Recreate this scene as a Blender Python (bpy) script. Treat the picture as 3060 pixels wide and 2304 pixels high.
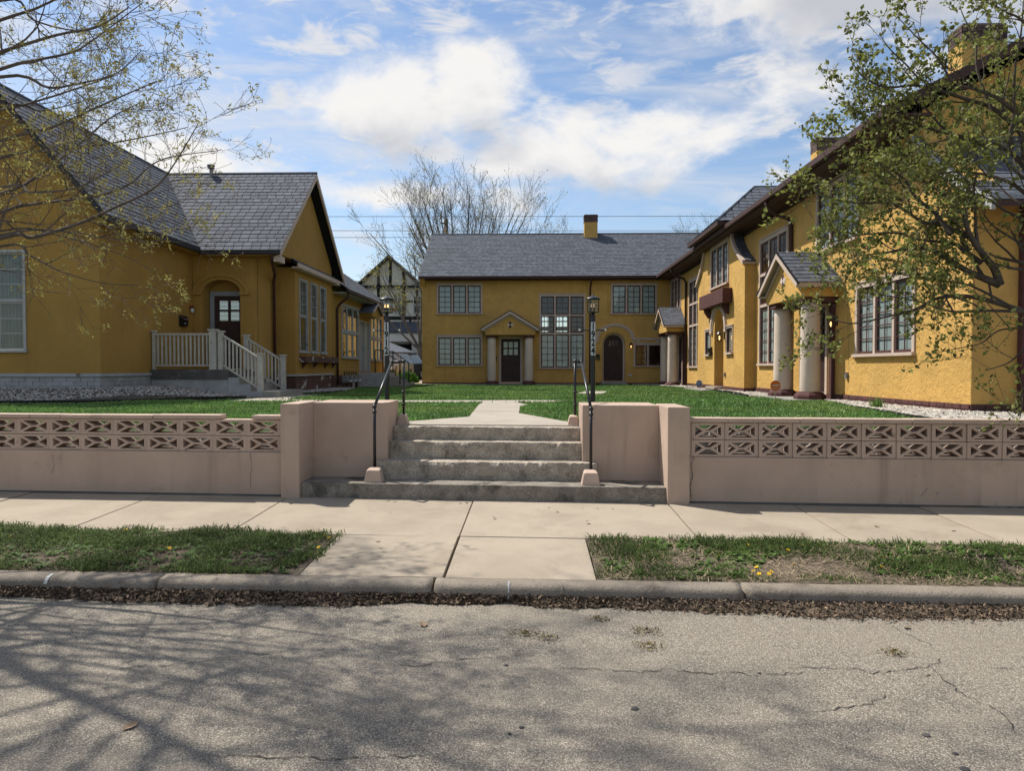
import bpy, bmesh, math, random
import numpy as np
from mathutils import Vector, Matrix, noise
from mathutils.geometry import tessellate_polygon
R = math.radians
random.seed(7); rng = np.random.default_rng(7)
for o in list(bpy.data.objects): bpy.data.objects.remove(o)
scene = bpy.context.scene
COL = scene.collection
# ---------------------------------------------------------------- camera
cd = bpy.data.cameras.new('camera'); cam = bpy.data.objects.new('camera', cd); COL.objects.link(cam)
cd.sensor_width = 36.0; cd.sensor_fit = 'HORIZONTAL'; cd.lens = 36.0*2200/3060
cd.clip_start = 0.05; cd.clip_end = 1500
cam.location = (0, 0, 1.6); cam.rotation_euler = (R(90)-math.atan(55/2200), 0, math.atan(60/2200))
scene.camera = cam
# ---------------------------------------------------------------- light
SUN = Vector((-.61, .44, 1.0)).normalized()
ld = bpy.data.lights.new('sun', 'SUN'); ld.energy = 5.0; ld.angle = R(.53); ld.color = (1.0, .955, .87)
sun = bpy.data.objects.new('sun', ld); COL.objects.link(sun); sun.location = (-20, 15, 40)
sun.rotation_euler = SUN.to_track_quat('Z', 'Y').to_euler()
scene.view_settings.view_transform = 'Standard'; scene.view_settings.look = 'None'
scene.view_settings.exposure = 0.3; scene.view_settings.gamma = 1.0
scene.view_settings.use_curve_mapping = False
# ---------------------------------------------------------------- world: Nishita sky with clouds by direction
scene.cycles.max_bounces = 6; scene.cycles.diffuse_bounces = 3; scene.cycles.glossy_bounces = 3; scene.cycles.transmission_bounces = 3; scene.cycles.transparent_max_bounces = 10
scene.cycles.caustics_reflective = False; scene.cycles.caustics_refractive = False
world = bpy.data.worlds.new('World'); scene.world = world; world.use_nodes = True
world.cycles.sampling_method = 'MANUAL'; world.cycles.sample_map_resolution = 512
wn = world.node_tree.nodes; wl = world.node_tree.links; wn.clear()
class G:
    """small helper for math node graphs"""
    def __init__(s, nodes, links): s.n = nodes; s.l = links
    def put(s, sock, v):
        if hasattr(v, 'is_linked'): s.l.new(v, sock)
        else: sock.default_value = v
    def m(s, op, a, b=None, c=None, clamp=False):
        n = s.n.new('ShaderNodeMath'); n.operation = op; n.use_clamp = clamp
        for i, v in enumerate((a, b, c)):
            if v is not None: s.put(n.inputs[i], v)
        return n.outputs[0]
    def ss(s, x, lo, hi):
        n = s.n.new('ShaderNodeMapRange'); n.interpolation_type = 'SMOOTHSTEP'
        s.put(n.inputs[0], x); n.inputs[1].default_value = lo; n.inputs[2].default_value = hi
        return n.outputs[0]
    def noise(s, vec, scale, detail=6, rough=.55, dist=0.0):
        n = s.n.new('ShaderNodeTexNoise'); s.put(n.inputs['Vector'], vec)
        n.inputs['Scale'].default_value = scale; n.inputs['Detail'].default_value = detail
        n.inputs['Roughness'].default_value = rough; n.inputs['Distortion'].default_value = dist
        return n.outputs['Fac']
    def mix(s, f, a, b):
        n = s.n.new('ShaderNodeMix'); n.data_type = 'RGBA'; s.put(n.inputs[0], f)
        s.put(n.inputs[6], a); s.put(n.inputs[7], b); return n.outputs[2]
    def map(s, vec, sc=(1, 1, 1), loc=(0, 0, 0), rot=(0, 0, 0)):
        n = s.n.new('ShaderNodeMapping'); s.put(n.inputs[0], vec)
        n.inputs['Location'].default_value = loc; n.inputs['Scale'].default_value = sc; n.inputs['Rotation'].default_value = rot
        return n.outputs[0]
g = G(wn, wl)
sky = wn.new('ShaderNodeTexSky'); sky.sky_type = 'NISHITA'; sky.sun_disc = False
sky.sun_elevation = math.asin(SUN.z); sky.sun_rotation = math.atan2(SUN.x, SUN.y) % (2*math.pi)
sky.air_density = 1.0; sky.dust_density = 0.6; sky.ozone_density = 1.6
D = wn.new('ShaderNodeTexCoord').outputs['Generated']
sx = wn.new('ShaderNodeSeparateXYZ'); wl.new(D, sx.inputs[0])
az = g.m('ARCTAN2', sx.outputs[0], sx.outputs[1]); el = g.m('ARCSINE', sx.outputs[2])
BLOBS = [(-.185, .335, .19, .115, 1.0), (-.09, .36, .12, .09, .95), (.12, .29, .30, .085, .80), (-.02, .27, .16, .06, .6),
         (.47, .47, .44, .18, 1.1), (.36, .36, .25, .09, .55), (.95, .35, .4, .2, .6), (-.42, .245, .17, .05, .95), (-.2, .225, .22, .04, .75), (-.02, .215, .1, .05, .7),
         (-.335, .185, .07, .06, .6), (-.9, .3, .3, .15, .7), (1.9, .4, .5, .22, .8), (-1.8, .35, .5, .2, .8), (2.8, .4, .5, .25, .8), (-.5, .46, .12, .05, .4)]
def cover(daz, de, bl):
    tot = None
    for a, e, ra, re, w in bl:
        u = g.m('DIVIDE', g.m('SUBTRACT', az, a+daz), ra); v = g.m('DIVIDE', g.m('SUBTRACT', el, e+de), re)
        r = g.m('SQRT', g.m('ADD', g.m('MULTIPLY', u, u), g.m('MULTIPLY', v, v)))
        b = g.m('MULTIPLY', g.m('SUBTRACT', 1.0, r, clamp=True), w)
        tot = b if tot is None else g.m('MAXIMUM', tot, b)
    return tot
Dm = g.map(D, (1, 1, 1.55))
n1 = g.noise(Dm, 6.5, 7, .6, .25)
dens = g.ss(g.m('ADD', g.m('MULTIPLY', cover(0, 0, BLOBS), .95), g.m('MULTIPLY', g.m('SUBTRACT', n1, .5), 1.5)), .22, .62)
Do = g.map(D, (1, 1, 1.55), (-.03, .0, .05))
n1o = g.noise(Do, 6.5, 4, .6, .25)
shade = g.ss(g.m('ADD', g.m('MULTIPLY', cover(.02, -.055, BLOBS[:8]), .95), g.m('MULTIPLY', g.m('SUBTRACT', n1o, .5), 1.3)), .28, .95)
# mottled altocumulus and stretched cirrus veil
n2 = g.noise(g.map(D, (1, 1, 2.6), rot=(0, .25, .3)), 13, 4, .62, .4)
lowc = g.noise(D, 2.1, 3, .5)
alto = g.m('MULTIPLY', g.ss(n2, .44, .68), g.ss(lowc, .34, .56))
n3 = g.noise(g.map(D, (1.2, 1.2, 6.0), rot=(.05, .22, 0)), 3.2, 5, .62, .5)
veil = g.m('MULTIPLY', g.ss(n3, .40, .76), .68)
thin = g.m('MAXIMUM', g.m('MULTIPLY', alto, .85), veil)
hz = g.m('MULTIPLY', g.ss(el, .30, .0), .30)
thin = g.m('MAXIMUM', thin, hz)
gn = wn.new('ShaderNodeMix'); gn.data_type = 'RGBA'; gn.blend_type = 'MULTIPLY'; gn.inputs[0].default_value = 1.0
wl.new(sky.outputs[0], gn.inputs[6]); gn.inputs[7].default_value = (1.36, 1.42, 1.46, 1)
c1 = g.mix(thin, gn.outputs[2], (8.3, 8.2, 8.2, 1))
cc = g.mix(shade, (9.7, 9.45, 9.15, 1), (5.8, 5.95, 6.4, 1))
c2 = g.mix(g.m('MULTIPLY', dens, .96), c1, cc)
bg = wn.new('ShaderNodeBackground'); bg.inputs[1].default_value = 0.08
wl.new(c2, bg.inputs[0])
wo = wn.new('ShaderNodeOutputWorld'); wl.new(bg.outputs[0], wo.inputs[0])

# ---------------------------------------------------------------- materials
MATS = {}
def mat(name, col, rough=.85, var=.12, vs=2.0, col2=None, c2s=1.2, c2lo=.5, c2hi=.65, speck=0.0, ss_=120, bump=0.0, bs=40, bump2=0.0, bs2=8,
        rnd=0.0, spec=.3, metal=0.0, trans=None, emit=None, streak=0.0, patch=None, spots=0.0):
    m = bpy.data.materials.new(name); m.use_nodes = True; MATS[name] = m
    nt = m.node_tree; q = G(nt.nodes, nt.links); b = nt.nodes['Principled BSDF']
    pos = nt.nodes.new('ShaderNodeNewGeometry').outputs['Position']
    col = tuple(v*.76 for v in col)
    if col2 is not None: col2 = tuple(v*.76 for v in col2)
    f = q.noise(pos, vs, 4, .6)
    lo = tuple(max(0, v*(1-var)) for v in col)+(1,); hi = tuple(min(1, v*(1+var)) for v in col)+(1,)
    cur = q.mix(q.ss(f, .3, .7), lo, hi)
    if col2 is not None:
        f2 = q.noise(pos, c2s, 5, .62, .3); cur = q.mix(q.ss(f2, c2lo, c2hi), cur, tuple(col2)+(1,))
    if streak:
        f4 = q.ss(q.noise(q.map(pos, (5.5, 5.5, .35)), 1.0, 4, .6, .2), .52, .78); f5 = q.ss(q.noise(pos, .6, 3, .5), .4, .65)
        cur = q.mix(q.m('MULTIPLY', q.m('MULTIPLY', f4, f5), streak), cur, tuple(v*.55 for v in col)+(1,))
    if patch is not None:
        f6 = q.ss(q.noise(pos, 1.1, 4, .65, .6), .62, .66); cur = q.mix(q.m('MULTIPLY', f6, .6), cur, tuple(v*.76 for v in patch)+(1,))
    if spots:
        f7 = q.ss(q.noise(pos, 11, 4, .7), .69, .73); cur = q.mix(q.m('MULTIPLY', f7, spots), cur, tuple(v*.35 for v in col)+(1,))
    if speck:
        f3 = q.noise(pos, ss_, 3, .7); k = q.m('ADD', 1-speck, q.m('MULTIPLY', q.ss(f3, .35, .65), 2*speck))
        mx = nt.nodes.new('ShaderNodeVectorMath'); mx.operation = 'SCALE'; nt.links.new(cur, mx.inputs[0]); nt.links.new(k, mx.inputs[3]); cur = mx.outputs[0]
    if rnd:
        oi = nt.nodes.new('ShaderNodeObjectInfo').outputs['Random']
        ii = nt.nodes.new('ShaderNodeNewGeometry').outputs['Random Per Island']
        r = q.m('FRACT', q.m('ADD', oi, ii))
        k = q.m('ADD', 1-rnd, q.m('MULTIPLY', r, 2*rnd))
        mx = nt.nodes.new('ShaderNodeVectorMath'); mx.operation = 'SCALE'; nt.links.new(cur, mx.inputs[0]); nt.links.new(k, mx.inputs[3]); cur = mx.outputs[0]
    nt.links.new(cur, b.inputs['Base Color'])
    b.inputs['Roughness'].default_value = rough; b.inputs['Metallic'].default_value = metal
    b.inputs['Specular IOR Level'].default_value = spec
    if bump or bump2:
        h = q.m('MULTIPLY', q.noise(pos, bs, 3, .6), bump)
        if bump2: h = q.m('ADD', h, q.m('MULTIPLY', q.noise(pos, bs2, 4, .55, .6), bump2))
        bn = nt.nodes.new('ShaderNodeBump'); bn.inputs['Distance'].default_value = 1.0; bn.inputs['Strength'].default_value = 1.0
        nt.links.new(h, bn.inputs['Height']); nt.links.new(bn.outputs[0], b.inputs['Normal'])
    if emit:
        b.inputs['Emission Color'].default_value = tuple(emit[:3])+(1,); b.inputs['Emission Strength'].default_value = emit[3]
    if trans:
        tr = nt.nodes.new('ShaderNodeBsdfTranslucent'); nt.links.new(cur, tr.inputs[0])
        ms = nt.nodes.new('ShaderNodeMixShader'); ms.inputs[0].default_value = trans
        nt.links.new(b.outputs[0], ms.inputs[1]); nt.links.new(tr.outputs[0], ms.inputs[2])
        nt.links.new(ms.outputs[0], nt.nodes['Material Output'].inputs[0])
    return m
def glass(name, tint=(.9, .93, .92), rough=.03):
    m = bpy.data.materials.new(name); m.use_nodes = True; MATS[name] = m; nt = m.node_tree; nt.nodes.clear()
    t = nt.nodes.new('ShaderNodeBsdfTransparent'); t.inputs[0].default_value = tint+(1,)
    gl = nt.nodes.new('ShaderNodeBsdfGlossy'); gl.inputs['Roughness'].default_value = rough
    q = G(nt.nodes, nt.links); ge = nt.nodes.new('ShaderNodeNewGeometry'); pos = ge.outputs['Position']
    dp = nt.nodes.new('ShaderNodeVectorMath'); dp.operation = 'DOT_PRODUCT'; nt.links.new(ge.outputs['Normal'], dp.inputs[0]); nt.links.new(ge.outputs['Incoming'], dp.inputs[1])
    schlick = q.m('MULTIPLY', q.m('POWER', q.m('SUBTRACT', 1.0, q.m('ABSOLUTE', dp.outputs['Value']), clamp=True), 5.0), .96)
    bn = nt.nodes.new('ShaderNodeBump'); bn.inputs['Distance'].default_value = .004; nt.links.new(q.noise(pos, 3.5, 2), bn.inputs['Height']); nt.links.new(bn.outputs[0], gl.inputs['Normal'])
    ms = nt.nodes.new('ShaderNodeMixShader'); nt.links.new(q.m('ADD', schlick, .045, clamp=True), ms.inputs[0])
    nt.links.new(t.outputs[0], ms.inputs[1]); nt.links.new(gl.outputs[0], ms.inputs[2])
    o = nt.nodes.new('ShaderNodeOutputMaterial'); nt.links.new(ms.outputs[0], o.inputs[0]); return m
YEL = (.74, .445, .130)
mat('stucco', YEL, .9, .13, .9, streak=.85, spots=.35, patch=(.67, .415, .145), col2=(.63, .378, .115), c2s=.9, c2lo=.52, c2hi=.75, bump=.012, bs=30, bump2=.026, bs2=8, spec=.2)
mat('stucco_left', (.48, .285, .074), .9, .09, .8, streak=.45, patch=(.43, .265, .08), col2=(.40, .24, .065), c2s=.7, c2lo=.52, c2hi=.75, bump=.004, bs=30, bump2=.010, bs2=7, spec=.2)  # albedo set below the other stucco, standing in for this house's deeper shade
mat('maroon', (.115, .048, .043), .8, .15, 3, bump=.004, bs=40, spec=.25)
mat('eave_brown', (.072, .034, .028), .65, .12, 2, bump=.001, bs=20)
mat('sash_brown', (.10, .04, .036), .6, .12, 4)
mat('door_brown', (.060, .030, .026), .55, .2, 6, bump=.001, bs=60)
mat('cream', (.66, .515, .42), .7, .05, 3, bump=.001, bs=30)
mat('column', (.82, .67, .54), .85, .06, 2, bump=.003, bs=25, bump2=.006, bs2=5)
mat('white_paint', (.50, .49, .47), .65, .08, 4, bump=.001, bs=40)
mat('peel', (.13, .07, .055), .8, .15, 5, col2=(.68, .67, .63), c2s=3.0, c2lo=.60, c2hi=.62, bump=.004, bs=30)
mat('found_white', (.46, .46, .46), .85, .12, 3, col2=(.20, .17, .15), c2s=4.0, c2lo=.64, c2hi=.70, bump=.006, bs=25)
mat('gallery_rail', (.60, .57, .50), .75, .10, 5, col2=(.40, .36, .31), c2s=9, c2lo=.6, c2hi=.68)
mat('grey_door', (.33, .36, .38), .6, .08, 4)
mat('shingle', (.118, .131, .160), .85, .14, 5, speck=.18, ss_=150, rnd=.22, bump=.0015, bs=160, spec=.25)
mat('roof_deck', (.014, .016, .021), .9, .15, 5, bump=.002, bs=60)
mat('gutter_dark', (.035, .032, .033), .5, .15, 4)
mat('blind', (.74, .80, .78), .8, .05, 4)
mat('blind_slat', (.60, .64, .66), .7, .05, 4)
mat('curtain', (.34, .365, .33), .9, .08, 3)
mat('interior', (.030, .027, .024), .9, .2, 1)
mat('brick_dark', (.13, .085, .075), .9, .25, 8, rnd=.35, bump=.003, bs=60)
mat('brick_white', (.42, .42, .42), .85, .14, 4, col2=(.16, .13, .12), c2s=5.5, c2lo=.66, c2hi=.72, rnd=.08, bump=.004, bs=40)
mat('brick_maroon', (.125, .052, .047), .85, .18, 4, col2=(.24, .19, .165), c2s=7, c2lo=.70, c2hi=.76, rnd=.12, bump=.004, bs=40)
mat('mortar', (.22, .18, .16), .95, .15, 8)
mat('wall_pink', (.60, .445, .345), .85, .08, 1.3, streak=1.0, spots=.75, patch=(.54, .395, .30), col2=(.42, .305, .23), c2s=3.2, c2lo=.58, c2hi=.78, bump=.002, bs=60, bump2=.006, bs2=6)
mat('block_pink', (.63, .47, .37), .85, .06, 3, col2=(.27, .20, .16), c2s=5, c2lo=.64, c2hi=.76, rnd=.05, spots=.6, streak=.6, bump=.003, bs=90)
mat('step_concrete', (.50, .43, .345), .95, .24, 6, col2=(.20, .17, .135), c2s=4.5, c2lo=.54, c2hi=.74, speck=.30, ss_=75, bump=.012, bs=70)
mat('sidewalk', (.45, .375, .285), .92, .09, 1.6, spots=.25, patch=(.40, .33, .25), col2=(.365, .295, .22), c2s=2.4, c2lo=.48, c2hi=.75, speck=.10, ss_=170, rnd=.035, bump=.0015, bs=180)
mat('kerb', (.285, .24, .19), .92, .14, 2.5, col2=(.17, .135, .105), c2s=3.0, c2lo=.52, c2hi=.72, speck=.22, ss_=110, bump=.006, bs=60, bump2=.006, bs2=14, streak=.5, spots=.5)
mat('path', (.48, .42, .345), .92, .08, 2, speck=.12, ss_=120, bump=.002, bs=120)
mat('slab', (.36, .34, .30), .92, .14, 2, speck=.15, ss_=90, bump=.003, bs=80)
mat('pad_concrete', (.30, .265, .22), .95, .24, 5, col2=(.12, .105, .09), c2s=3.5, c2lo=.5, c2hi=.68, speck=.25, ss_=75, bump=.008, bs=70)
mat('slab_dark', (.13, .125, .115), .92, .2, 2, col2=(.26, .25, .23), c2s=3, c2lo=.55, c2hi=.7, bump=.003, bs=60)
mat('soil', (.15, .115, .08), .98, .35, 6, bump=.02, bs=30)
mat('bank_shade', (.035, .028, .022), .98, .3, 8, bump=.02, bs=30)  # near-black bank colour stands in for deep shade behind the block walls
mat('turf_soil', (.06, .10, .03), .98, .3, 3, bump=.02, bs=40)
mat('grass', (.17, .32, .075), .6, .30, .9, patch=(.26, .30, .12), col2=(.26, .39, .10), c2s=.55, c2lo=.48, c2hi=.62, rnd=.42, trans=.3, spec=.4)
mat('grass_rough', (.10, .145, .04), .8, .3, 1.6, rnd=.4, trans=.35, spec=.2)
mat('straw', (.40, .31, .19), .9, .2, 4, rnd=.4)
mat('weed', (.11, .20, .035), .7, .2, 3, rnd=.35, trans=.3, spec=.3)
mat('dandelion', (.85, .52, .01), .7, .1, 10)
mat('litter', (.16, .112, .075), .95, .3, 8, rnd=.85)
mat('litter_base', (.14, .105, .072), .98, .35, 12, bump=.02, bs=50)
mat('dry_leaf', (.27, .185, .12), .9, .2, 20, rnd=.35)
mat('gravel', (.52, .475, .41), .9, .2, 6, rnd=.40)
mat('gravel_base', (.20, .175, .145), .98, .3, 12, bump=.02, bs=40)
mat('edging', (.012, .012, .013), .5, .2, 5)
mat('black_iron', (.010, .010, .011), .38, .3, 6, spec=.5)
mat('black_plastic', (.012, .012, .013), .3, .2, 6, spec=.5)
mat('steel', (.30, .30, .30), .5, .1, 6, metal=.4)
mat('bark', (.10, .08, .062), .95, .3, 9, bump=.01, bs=50)
mat('bark_left', (.14, .115, .098), .95, .3, 9, bump=.006, bs=50)
mat('bark_far', (.17, .155, .14), .95, .25, 3)
mat('leaf_green', (.24, .265, .065), .6, .2, 6, rnd=.55, trans=.42, spec=.35)
mat('leaf_bud', (.46, .42, .13), .8, .2, 6, rnd=.35, trans=.35)
mat('leaf_far', (.40, .38, .18), .8, .2, 2, rnd=.35, trans=.35)
mat('flower_tan', (.34, .21, .13), .9, .2, 20, rnd=.35)
mat('bush', (.06, .19, .03), .7, .25, 4, rnd=.35, trans=.3)
mat('plate_white', (.75, .76, .77), .5, .04, 6)
mat('ink', (.008, .008, .009), .5, .1, 6)
mat('orange_sign', (.72, .17, .015), .5, .05, 6)
mat('blue_sign', (.012, .085, .42), .5, .05, 6)
mat('tile_cream', (.72, .62, .55), .7, .05, 6)
mat('timber', (.022, .026, .024), .8, .2, 3)
mat('plaster', (.86, .85, .78), .9, .08, 1)
mat('fence_wood', (.19, .165, .145), .95, .25, 4, rnd=.25)
mat('car_tan', (.20, .16, .115), .25, .03, 2, spec=.6, metal=.3)
mat('car_dark', (.012, .018, .035), .2, .05, 2, spec=.6)
mat('tyre', (.015, .015, .015), .9, .2, 9)
mat('rim', (.55, .55, .54), .35, .05, 9, metal=.6)
mat('pole_wood', (.20, .16, .12), .95, .25, 5)
mat('wire', (.02, .02, .02), .6, .1, 1)
mat('red_plastic', (.25, .02, .02), .5, .1, 5)
mat('wood_light', (.42, .33, .22), .9, .2, 8)
mat('bulb', (.9, .7, .4), .5, .02, 5, emit=(1.0, .62, .25, 1.8))
mat('bulb_dim', (.8, .72, .6), .4, .02, 5, emit=(1.0, .7, .4, .35))
mat('chalk', (.55, .55, .54), .9, .2, 40)
mat('crack', (.085, .075, .066), .98, .3, 12)
mat('tar', (.09, .085, .08), .9, .2, 12)
mat('clipping', (.20, .15, .05), .95, .3, 20, rnd=.4)
glass('glass'); glass('glass_clear', (.96, .97, .97))
def asphalt():
    m = bpy.data.materials.new('asphalt'); m.use_nodes = True; MATS['asphalt'] = m
    nt = m.node_tree; q = G(nt.nodes, nt.links); b = nt.nodes['Principled BSDF']
    pos = nt.nodes.new('ShaderNodeNewGeometry').outputs['Position']
    v = nt.nodes.new('ShaderNodeTexVoronoi'); v.inputs['Scale'].default_value = 165; nt.links.new(pos, v.inputs['Vector'])
    sp = nt.nodes.new('ShaderNodeSeparateColor'); nt.links.new(v.outputs['Color'], sp.inputs[0])
    stone = q.mix(q.ss(sp.outputs[0], -.15, 1.15), (0.194, 0.169, 0.136, 1), (0.379, 0.330, 0.261, 1))
    stone = q.mix(q.ss(sp.outputs[1], .86, .9), stone, (0.124, 0.098, 0.081, 1))
    stone = q.mix(q.ss(sp.outputs[2], .9, .94), stone, (0.510, 0.455, 0.372, 1))
    gap = q.ss(v.outputs['Distance'], .42, .72)
    c = q.mix(q.m('MULTIPLY', gap, .72), stone, (0.083, 0.071, 0.058, 1))
    pit = q.ss(q.noise(q.map(pos, (1, 1.3, 1)), 34, 4, .6), .60, .70); c = q.mix(q.m('MULTIPLY', pit, .55), c, (0.062, 0.053, 0.044, 1))
    stain = q.ss(q.noise(q.map(pos, (.35, 1.6, 1)), 1.3, 5, .65, .5), .50, .72)
    c = q.mix(q.m('MULTIPLY', stain, .40), c, (0.127, 0.115, 0.097, 1))
    big = q.ss(q.noise(q.map(pos, (.5, 1.1, 1)), .9, 6, .6), .3, .7)
    c = q.mix(big, c, (0.279, 0.241, 0.191, 1)); n = c.node; nt.links.remove(n.inputs[0].links[0]); nt.links.new(q.m('MULTIPLY', big, .38), n.inputs[0])
    nt.links.new(c, b.inputs['Base Color']); b.inputs['Roughness'].default_value = .93; b.inputs['Specular IOR Level'].default_value = .25
    h = q.m('ADD', q.m('MULTIPLY', v.outputs['Distance'], -.006), q.m('ADD', q.m('MULTIPLY', pit, -.004), q.m('MULTIPLY', q.noise(pos, 14, 5, .6), .012)))
    bn = nt.nodes.new('ShaderNodeBump'); bn.inputs['Distance'].default_value = 1.0; bn.inputs['Strength'].default_value = .55
    nt.links.new(h, bn.inputs['Height']); nt.links.new(bn.outputs[0], b.inputs['Normal'])
asphalt()

# ---------------------------------------------------------------- builders
OFF = {}
def reg(o, w): OFF[o] = Vector(w)
def props(o, label=None, cat=None, group=None, kind=None):
    if label: o['label'] = label
    if cat: o['category'] = cat
    if group: o['group'] = group
    if kind: o['kind'] = kind
    return o
def thing(name, label, cat, loc, group=None):
    o = bpy.data.objects.new(name, None); COL.objects.link(o); o.location = loc; o.empty_display_size = .2
    reg(o, loc); return props(o, label, cat, group)
def link(o, parent, wloc=(0, 0, 0)):
    COL.objects.link(o)
    if parent is not None:
        o.parent = parent; o.location = Vector(wloc)-OFF[parent]
    else: o.location = wloc
    reg(o, wloc); return o
def piece(name, mesh, mw, parent):
    """an alike piece: shares its mesh, placed by a world matrix"""
    o = bpy.data.objects.new(name, mesh); COL.objects.link(o)
    if parent is not None: o.parent = parent; o.matrix_local = Matrix.Translation(-OFF[parent]) @ mw
    else: o.matrix_world = mw
    reg(o, mw.translation); return o
class Fr:
    """wall frame: u along the wall, v up, d out of the wall"""
    def __init__(s, O, U, N): s.O = Vector(O); s.U = Vector(U); s.N = Vector(N); s.V = Vector((0, 0, 1))
    def p(s, u, v, d=0.0): return s.O+s.U*u+s.V*v+s.N*d
    def mat(s, u, v, d): return Matrix.Translation(s.p(u, v, d)) @ Matrix((s.U, s.N, s.V)).transposed().to_4x4()
class MB:
    def __init__(s): s.v = []; s.f = []
    def add(s, vs, fs):
        k = len(s.v); s.v += [tuple(p) for p in vs]; s.f += [tuple(i+k for i in f) for f in fs]; return s
    def box(s, x0, y0, z0, x1, y1, z1):
        return s.add([(x0, y0, z0), (x1, y0, z0), (x1, y1, z0), (x0, y1, z0), (x0, y0, z1), (x1, y0, z1), (x1, y1, z1), (x0, y1, z1)],
                     [(0, 3, 2, 1), (4, 5, 6, 7), (0, 1, 5, 4), (1, 2, 6, 5), (2, 3, 7, 6), (3, 0, 4, 7)])
    def fbox(s, fr, u0, u1, v0, v1, d0, d1):
        P = fr.p
        return s.add([P(u0, v0, d0), P(u1, v0, d0), P(u1, v0, d1), P(u0, v0, d1), P(u0, v1, d0), P(u1, v1, d0), P(u1, v1, d1), P(u0, v1, d1)],
                     [(0, 3, 2, 1), (4, 5, 6, 7), (0, 1, 5, 4), (1, 2, 6, 5), (2, 3, 7, 6), (3, 0, 4, 7)])
    def prism(s, loop, ext):
        n = len(loop); e = Vector(ext); a = [Vector(p) for p in loop]
        return s.add(a+[p+e for p in a], [tuple(range(n))[::-1], tuple(range(n, 2*n))]+[(i, (i+1) % n, n+(i+1) % n, n+i) for i in range(n)])
    def tube(s, pts, rad, n=8, cap=True):
        pts = [Vector(p) for p in pts]; m = len(pts)
        if not hasattr(rad, '__len__'): rad = [rad]*m
        k = len(s.v); up = Vector((0, 0, 1)); prev = None
        for i, p in enumerate(pts):
            t = (pts[min(i+1, m-1)]-pts[max(i-1, 0)])
            t = t.normalized() if t.length > 1e-9 else up
            if prev is None: a = t.orthogonal().normalized()
            else:
                a = prev-t*prev.dot(t); a = a.normalized() if a.length > 1e-6 else t.orthogonal().normalized()
            prev = a; b = t.cross(a)
            for j in range(n):
                c = 2*math.pi*j/n; q = p+(a*math.cos(c)+b*math.sin(c))*rad[i]; s.v.append((q.x, q.y, q.z))
        for i in range(m-1):
            for j in range(n):
                j2 = (j+1) % n; s.f.append((k+i*n+j, k+i*n+j2, k+(i+1)*n+j2, k+(i+1)*n+j))
        if cap: s.f.append(tuple(k+j for j in range(n))[::-1]); s.f.append(tuple(k+(m-1)*n+j for j in range(n)))
        return s
    def lathe(s, prof, c, n=20, rot=0.0):
        k = len(s.v)
        for r, z in prof:
            for j in range(n):
                a = 2*math.pi*j/n+rot; s.v.append((c[0]+r*math.cos(a), c[1]+r*math.sin(a), z))
        for i in range(len(prof)-1):
            for j in range(n):
                j2 = (j+1) % n; s.f.append((k+i*n+j, k+i*n+j2, k+(i+1)*n+j2, k+(i+1)*n+j))
        s.f.append(tuple(k+j for j in range(n))[::-1]); s.f.append(tuple(k+(len(prof)-1)*n+j for j in range(n))); return s
    def sphere(s, c, r, n=10, sq=(1, 1, 1)):
        pr = [(max(1e-4, math.sin(math.pi*i/6)), -math.cos(math.pi*i/6)) for i in range(7)]
        k = len(s.v)
        for rr, zz in pr:
            for j in range(n):
                a = 2*math.pi*j/n; s.v.append((c[0]+r*sq[0]*rr*math.cos(a), c[1]+r*sq[1]*rr*math.sin(a), c[2]+r*sq[2]*zz))
        for i in range(6):
            for j in range(n):
                j2 = (j+1) % n; s.f.append((k+i*n+j, k+i*n+j2, k+(i+1)*n+j2, k+(i+1)*n+j))
        return s
    def wall(s, fr, outer, holes=(), thick=.3):
        loops = [list(outer)]+[list(h) for h in holes]
        flat = [p for lp in loops for p in lp]
        tris = tessellate_polygon([[Vector((p[0], p[1], 0)) for p in lp] for lp in loops])
        n = len(flat)
        vs = [fr.p(u, v, 0) for u, v in flat]+[fr.p(u, v, -thick) for u, v in flat]
        fs = [tuple(t) for t in tris]+[tuple(i+n for i in t)[::-1] for t in tris]
        b = 0
        for lp in loops:
            m = len(lp)
            for i in range(m): j = (i+1) % m; fs.append((b+i, b+j, n+b+j, n+b+i))
            b += m
        return s.add(vs, fs)
    def build(s, name, m, parent=None, smooth=False, warp=None, kind=None, fix=True, bevel=0.0):
        off = OFF[parent] if parent is not None else Vector((0, 0, 0))
        vs = s.v if warp is None else [warp(p) for p in s.v]
        me = bpy.data.meshes.new(name); me.from_pydata([(p[0]-off.x, p[1]-off.y, p[2]-off.z) for p in vs], [], s.f)
        if fix or bevel:
            bm = bmesh.new(); bm.from_mesh(me)
            if bevel: 
                bmesh.ops.remove_doubles(bm, verts=bm.verts, dist=1e-5)
                bmesh.ops.bevel(bm, geom=[e for e in bm.edges], offset=bevel, segments=2, profile=.6, affect='EDGES', clamp_overlap=True)
            bmesh.ops.recalc_face_normals(bm, faces=bm.faces); bm.to_mesh(me); bm.free()
        me.materials.append(MATS[m])
        if smooth: me.polygons.foreach_set('use_smooth', [True]*len(me.polygons))
        me.update()
        o = bpy.data.objects.new(name, me); COL.objects.link(o)
        if parent is not None: o.parent = parent
        reg(o, off)
        if kind: o['kind'] = kind
        return o
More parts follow.
